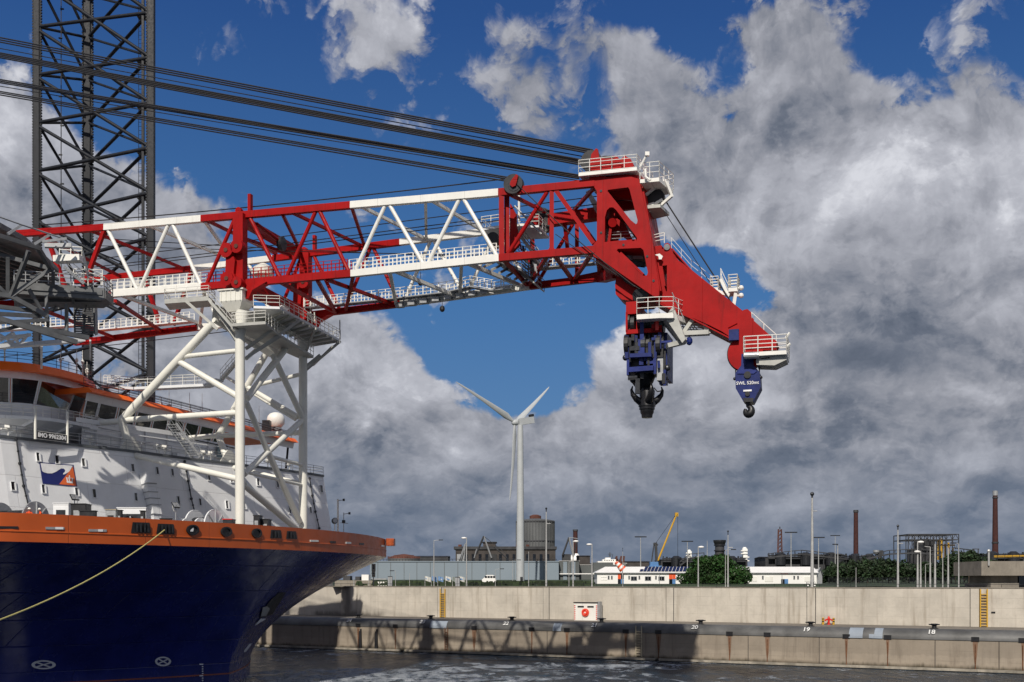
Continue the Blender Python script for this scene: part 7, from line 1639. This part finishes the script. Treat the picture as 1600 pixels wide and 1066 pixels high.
for x0, y0, x1, y1 in ((1228, 528, 1234, 520), (1229, 542, 1235, 537)): MB().tube(bn(x0, y0, -.5), bn(x1, y1, -.5), .12, n=6).build('lamp_arm', WHITE, jib)
# sheave at jib end
MB().disc(bn(1165, 553, 1.6), BC, 1.6, .6, 36).build('jib_sheave', RED, jib); MB().disc(bn(1165, 553, 2.1), BC, 1.7, .2, 36).build('sheave_rim', BLACK, jib); MB().box(bn(1147, 524, .8), (.9, .6, 1.0), (BD, BC, Z)).build('rope_clamp', BLUE, jib)
# big white platform under the head
zP = bn(995, 497).z; q = [Vector((p.x, p.y, zP)) for p in (bn(995, 497, -2), bn(1030, 497, -2), bn(1052, 497, -1.5), bn(1052, 497, -1.5) + BC * 3 + BD * 1, bn(995, 497, 0))]
platform(q, .45, WHITE, 'block_platform', boom, True, [4, 0, 1, 2, 3], 1.5)
MB().plate([bn(x, y, -1) for x, y in ((1040, 494), (1052, 478), (1071, 530), (1066, 536), (1042, 500))], [], BC * .8).build('sloping_walkway', PG, boom); MB().bar(bn(1040, 500, 0), bn(1068, 535, 1), 1.5, .4).build('sloping_walkway', PG, boom)
MB().bar(bn(1042, 541, 0), bn(1071, 534, 1), .9, .4).build('sloping_walkway', PG, boom); MB().bar(bn(1066, 522, 2), bn(1108, 520, 2), .8, .4).build('stay_frame', PG, boom); MB().bar(bn(1068, 520, 2), bn(1082, 500, 2), .35).build('stay_frame', PG, boom); MB().bar(bn(1100, 505, 2), bn(1108, 522, 2), .4).build('stay_frame', PG, boom)
mb = MB()
for i in range(6): mb.tube(bn(1060 + i * 4, 495 + i * 2, 3), bn(1064 + i * 6, 520, 3), .05, n=4); mb.tube(bn(1058, 498 + i * 4, 3), bn(1098, 504 + i * 3, 3), .05, n=4)
mb.build('safety_mesh', GREY, boom)
MB().tube(bn(1077, 521, 2), bn(1077, 530, 2), .04).build('lamp_cable', BLACK, boom); MB().ball(bn(1077, 533, 2), .32, 10, (1, 1, 1.3)).build('hanging_lamp', BLUE, boom)

# ================================================================== main hoist block
bk_ = bn(1010, 600, 2); mblock = empty('main_hoist_block', bk_, 'huge blue and black main hoist block with a pronged black hook, under the boom head', 'hook block')
def mp(px, py, w=1.0): return bn(px, py, w)
def mbx(x0, y0, x1, y1, w0, w1, nm, m, par=None):
    a, c = mp(x0, y0, w0), mp(x1, y1, w0); cc = (a + c) / 2 + BC * (w1 - w0) / 2; return MB().box(cc, ((c - a).dot(BD), w1 - w0, abs(c.z - a.z)), (BD, BC, Z)).build(nm, m, par or mblock)
mbx(978, 472, 996, 490, 0, 5, 'red_head', RED); fr_ = mbx(977.5, 488, 980.5, 519, 0, .8, 'red_frame', RED); mbx(1018, 500, 1034, 518, 0, .8, 'red_frame', RED); mbx(978, 515.5, 1034, 518.5, .0, 5, 'red_frame', RED); mbx(994, 490, 997, 516, 1, 1.6, 'red_frame', RED)
mbx(1024, 500, 1029, 516, -.2, .6, 'red_clamp', RDP)
for i, x in enumerate((983, 990, 1000, 1008, 1014.5, 1021, 1029, 1035)):
    for w in (1.2, 3.6): MB().disc(mp(x, 503 + (i % 2) * 4, w), BD, .85, .35, 22).build('upper_sheave', BLACK, mblock)
    mb = MB(); mb.tube(mp(x + .8, 490, .6), mp(x + .8, 542, .6), .07, n=5); mb.tube(mp(x - 1.4, 492, .7), mp(x - 1.4, 540, .7), .07, n=5); mb.build('reeving_rope', ROPE, mblock)
for i, x in enumerate((980.5, 988, 996, 1007, 1014, 1022, 1030, 1036)): MB().disc(mp(x, 540, 1.2 + (i % 3) * .8), BD, 1.05, .4, 22).build('lower_sheave', DARKM if i % 2 else BLACK, mblock)
body = mbx(980, 534, 1036, 558, .6, 5.4, 'block_body', BLACK)
mbx(999.8, 497, 1005.8, 532, -.1, .6, 'centre_post', BLUEB); mbx(997, 530, 1007, 556, -.2, .8, 'centre_post', BLUEB)
mbx(976.3, 524, 982, 560, .2, 1.0, 'side_plate', BLUE); mbx(1022, 524, 1026, 560, .1, .8, 'side_plate', BLUE); mbx(1036, 520, 1042.5, 590, 1.5, 5, 'side_plate', BLUE); mbx(1028, 518, 1033, 545, .2, .8, 'side_plate', BLUE)
MB().bar(mp(985, 557, 0), mp(1019, 555.5, 0), .9, .35).build('cross_bar', BLUEB, mblock); MB().bar(mp(983, 579, 0), mp(1022, 576, 0), .9, .45).build('cross_bar', BLUEB, mblock)
mbx(979, 562, 983, 586, -.1, .7, 'link_plate', BLUEB); mbx(1020.5, 560, 1025, 584, -.1, .7, 'link_plate', BLUEB); mbx(980, 552, 1040, 578, 1.2, 5, 'block_body', BLACK); mbx(1026, 545, 1036, 594, .8, 2, 'ladder_panel', GREY); mbx(1030, 558, 1041, 600, 2, 3, 'side_plate', BLUE)
for x, y in ((977.5, 559), (1043, 575), (989, 594), (1039, 590)): MB().ball(mp(x, y, .6), .30, 12).build('trunnion', DARKM, mblock)
rr = random.Random(11)
for i in range(26):
    x = rr.uniform(979, 1040); y = rr.uniform(522, 592); m_3 = (BLUE, BLUEB, DARKM, BLACK, DARKM)[i % 5]; w_ = rr.uniform(.15, .4); L_ = rr.uniform(.5, 1.6)
    a = mp(x, y, rr.uniform(-.1, .5)); MB().bar(a, a - Z * L_ if i % 3 else a + BD * L_ * .7, w_).build('block_fitting', m_3, mblock)
# lower round body, then hook
c = mp(1004, 590, 3.0); k = c.y / F
prof = [(20 * k, (HY - 578)), (19 * k, (HY - 588)), (15.5 * k, (HY - 598)), (10 * k, (HY - 606)), (6.5 * k, (HY - 610))]
MB().lathe(Vector((c.x, c.y, EYE)), [(r * 1.08, h * k) for r, h in reversed(prof)], 32).build('swivel_housing', BLACK, mblock, smooth=True)
hc = mp(1011, 630, 3.0); k = hc.y / F
BLKH = paint('hook_black', (.016, .016, .018), .3, .3, var=.2)
shank = MB().lathe(Vector((hc.x, hc.y, EYE)), [(r * k, (HY - y) * k) for r, y in ((8.2, 653), (8.8, 650), (8.8, 648.5), (10.5, 645), (10.8, 641), (12.2, 640), (12.2, 636), (13.4, 635.5), (13, 630), (11, 624), (12.5, 612), (10, 606), (8, 600))], 32).build('hook_shank', BLKH, mblock, smooth=True)
for ang in (0, 90, 180, 270):
    d = Vector((math.cos(R(ang + 8)), math.sin(R(ang + 8)), 0)); pts = [(4, 630, 5.5), (10, 629, 5.2), (17, 624, 4.4), (23, 617, 3.2), (25, 610, 1.9), (23, 604, .7)]
    vs = []; fs = []
    ctr = [hc * 1.0 for _ in pts]; n_ = 12
    for j, (rx, y, th) in enumerate(pts):
        p = Vector((hc.x, hc.y, EYE + (HY - y) * k)) + d * rx * k
        nx = pts[min(j + 1, len(pts) - 1)]; pv = pts[max(j - 1, 0)]; tg = (d * (nx[0] - pv[0]) + Z * (pv[1] - nx[1])).normalized(); sd_ = d.cross(Z); up = tg.cross(sd_)
        vs += [p + (up * math.cos(2 * math.pi * i / n_) * th * 1.15 + sd_ * math.sin(2 * math.pi * i / n_) * th * 1.25) * k for i in range(n_)]
    for j in range(len(pts) - 1): fs += [(j * n_ + i, j * n_ + (i + 1) % n_, (j + 1) * n_ + (i + 1) % n_, (j + 1) * n_ + i) for i in range(n_)]
    fs += [tuple(range(n_ - 1, -1, -1)), tuple(range((len(pts) - 1) * n_, len(pts) * n_))]
    MB().add(vs, fs).build('hook_prong', BLKH, mblock, smooth=True)
MB().path([mp(1022, 606, 1.2), mp(1027, 612, 1.2), mp(1033, 611, 1.2), mp(1035, 607, 1.2)], .06, 6).build('hose', BLACK, mblock); MB().path([mp(988, 614, 1), mp(990, 619, 1), mp(995, 619, 1)], .06, 6).build('hose', BLACK, mblock)

# ================================================================== auxiliary block
ab = empty('auxiliary_hook_block', bn(1168, 650, 1.5), 'blue flat hook block reading SWL 520mt with a small black hook, under the jib tip', 'hook block')
o = MB().plate([bn(x, y, .9) for x, y in ((1158.5, 553), (1177, 553), (1177, 570), (1187, 582), (1188.5, 605), (1177, 627), (1161, 627), (1149.5, 607), (1149, 583), (1158, 571))], [], BC * 1.9).build('cheek_plate', BLUE, ab)
MB().plate([bn(x, y, .75) for x, y in ((1160, 553), (1165, 553), (1165, 574), (1183, 580), (1178, 584), (1152, 584), (1158, 574))], [], BC * .2).build('stiffener', BLUEB, ab)
c = bn(1168, 598.5, .8); text_mb('SWL 520mt', c, BD, Z, .42, .01, bold=.005).build('block_lettering', LW, ab)
MB().disc(bn(1168, 586, .85), BC, .32, .2, 20).build('sheave_pin', BLACK, ab); MB().disc(bn(1168, 615.5, .85), BC, .22, .2, 16).build('hook_pin', BLACK, ab); MB().box(bn(1168, 610.5, .85), (.75, .1, .16), (BD, BC, Z)).build('white_plate', LW, ab)
MB().plate([bn(x, y, .8) for x, y in ((1160.5, 622), (1178, 622), (1176, 628), (1163, 628))], [], BC * 2.1).build('bottom_block', BLACK, ab)
for x, y in ((1148, 592), (1189, 590)): MB().ball(bn(x, y, 1.5), .16, 8).build('rope_end', BLACK, ab)
hk = MB().tube(bn(1168.5, 627, 1.8), bn(1169, 636, 1.8), .24, .18, n=14).build('hook_shank', BLACK, ab)
vs = [bn(1170 + 5.5 * math.sin(a_) * (1 if a_ < 3 else .9), 641.5 - 6.5 * math.cos(a_), 1.8) for a_ in [i * math.pi / 7 for i in range(0, 13)]]
vs = [bn(1169, 634, 1.8)] + [bn(1169.2 + 4.6 * math.sin(a_), 641.2 - 6.0 * math.cos(a_), 1.8) for a_ in [.5 + i * 4.6 / 16 for i in range(17)]]
mb = MB().sweep(vs, [.2] + [.24 + .16 * math.sin(i / 16 * math.pi) - .12 * (i / 16) ** 3 for i in range(17)], 14, 1.0, BC)
mb.build('hook', BLACK, ab, smooth=True)

# ================================================================== ropes (each hangs free between the mast off to the left and the head)
def rope(a_, c_, D0, r, name, lab, grp, sag=0.0, w=None):
    a = P(a_[0], a_[1], D0) if w is None else bn(a_[0], a_[1], w); c = bn(c_[0], c_[1], 0 if w is None else w) if len(c_) == 2 else bn(*c_); pts = []
    for i in range(13): f = i / 12; pts.append(a.lerp(c, f) - Z * sag * 4 * f * (1 - f))
    return MB().path(pts, r, 6).build(name, ROPE, label=lab, cat='rope', group=grp)
A_ = 'boom hoist ropes crossing above the boom'
BUND = [((-20, 55), (926, 234.5), 0), ((-20, 58.5), (926, 237.5), 2), ((-20, 62), (926, 240.5), 4), ((-20, 72), (918, 246), 1),
        ((-20, 79), (912, 250.5), 0), ((-20, 81.5), (912, 253), 1.5), ((-20, 84), (912, 255.5), 3), ((-20, 86.5), (912, 258.5), 4.5),
        ((-20, 121), (905, 274), 2), ((-20, 123.5), (905, 276.5), 4), ((-20, 126), (905, 279), 5), ((-20, 131.5), (905, 282.5), 6)]
bnames = ['topmost black hoist rope of the uppermost bundle', 'second rope of the uppermost bundle', 'third rope of the uppermost bundle', 'single thin rope between the two upper bundles', 'top rope of the second bundle', 'second rope of the second bundle', 'third rope of the second bundle', 'lowest rope of the second bundle', 'top rope of the third bundle', 'second rope of the third bundle', 'lowest rope of the third bundle', 'single rope below the third bundle']
for (a_, c_, w), l in zip(BUND, bnames): rope(a_, (c_[0], c_[1], w), 134 + w, .085 if 'single' not in l else .05, 'hoist_rope', l + ' above the boom', A_, .05)
for k_, (a_, c_, l) in enumerate((((-20, 139.5), (792, 277), 'top rope of the bundle passing down to the black sheave on the upper chord'), ((-20, 142), (794, 280), 'middle rope of the bundle passing down to the black sheave'), ((-20, 145), (796, 284), 'lowest rope of the bundle passing down to the black sheave'))): rope(a_, (c_[0], c_[1], -.3), 132, .075, 'hoist_rope', l, A_, .05)
rope((60, 352), (795, 279, 1.0), 128, .06, 'guy_rope', 'single thin rope rising just above the upper chord', 'long ropes inside the boom', .3)
for (a_, c_, w, l) in (((-20, 425), (985, 300), 8, 'highest rope running inside the boom'), ((-20, 437), (985, 312), 6, 'second rope running inside the boom'), ((-20, 441), (985, 318), 9, 'third rope running inside the boom'), ((150, 384), (960, 402), 10, 'flat slack rope across the inside of the boom'), ((150, 372), (700, 400), 11, 'second flat slack rope across the inside of the boom'), ((-20, 560), (480, 502), 10, 'thin rope passing under the left part of the boom')):
    rope(a_, c_, 0, .05, 'guy_rope', l, 'long ropes inside the boom', .15, w)
rope((808, 288), (992, 448), 0, .05, 'control_cable', 'thin cable slanting from the black sheave across the boom head', 'cables at the boom head', .3, -.8)
rope((868, 366), (1000, 452), 0, .04, 'control_cable', 'second thin cable slanting across the lower boom head', 'cables at the boom head', .1, -.6)
rope((1036, 308), (1146, 478), 0, .075, 'jib_stay', 'thick black rope from the head platform down to the jib', 'stays of the fly jib', 0, 2.6); rope((1031, 320), (1112, 446), 0, .04, 'jib_stay', 'thin black rope left of the thick jib rope', 'stays of the fly jib', 0, 2.8)
for x, l in ((1149.5, 'left'), (1186.5, 'right')): rope((x, 535 if x < 1160 else 568), (x, 592), 0, .055, 'block_rope', l + ' rope holding the blue hook block', 'ropes of the blue hook block', 0, 1.5)
# mooring line
a = cast(BT, 256, 828)[0] + HH * .1; c = P(-60, 990, 60); pts = []
for i in range(25): f = i / 24; p = a.lerp(c, f); pts.append(p - Z * 1.6 * 4 * f * (1 - f) * .5)
MB().path(pts, .05, 8).build('mooring_line', NYLON, label='yellow mooring line running from the bulwark port down to the left', cat='rope')
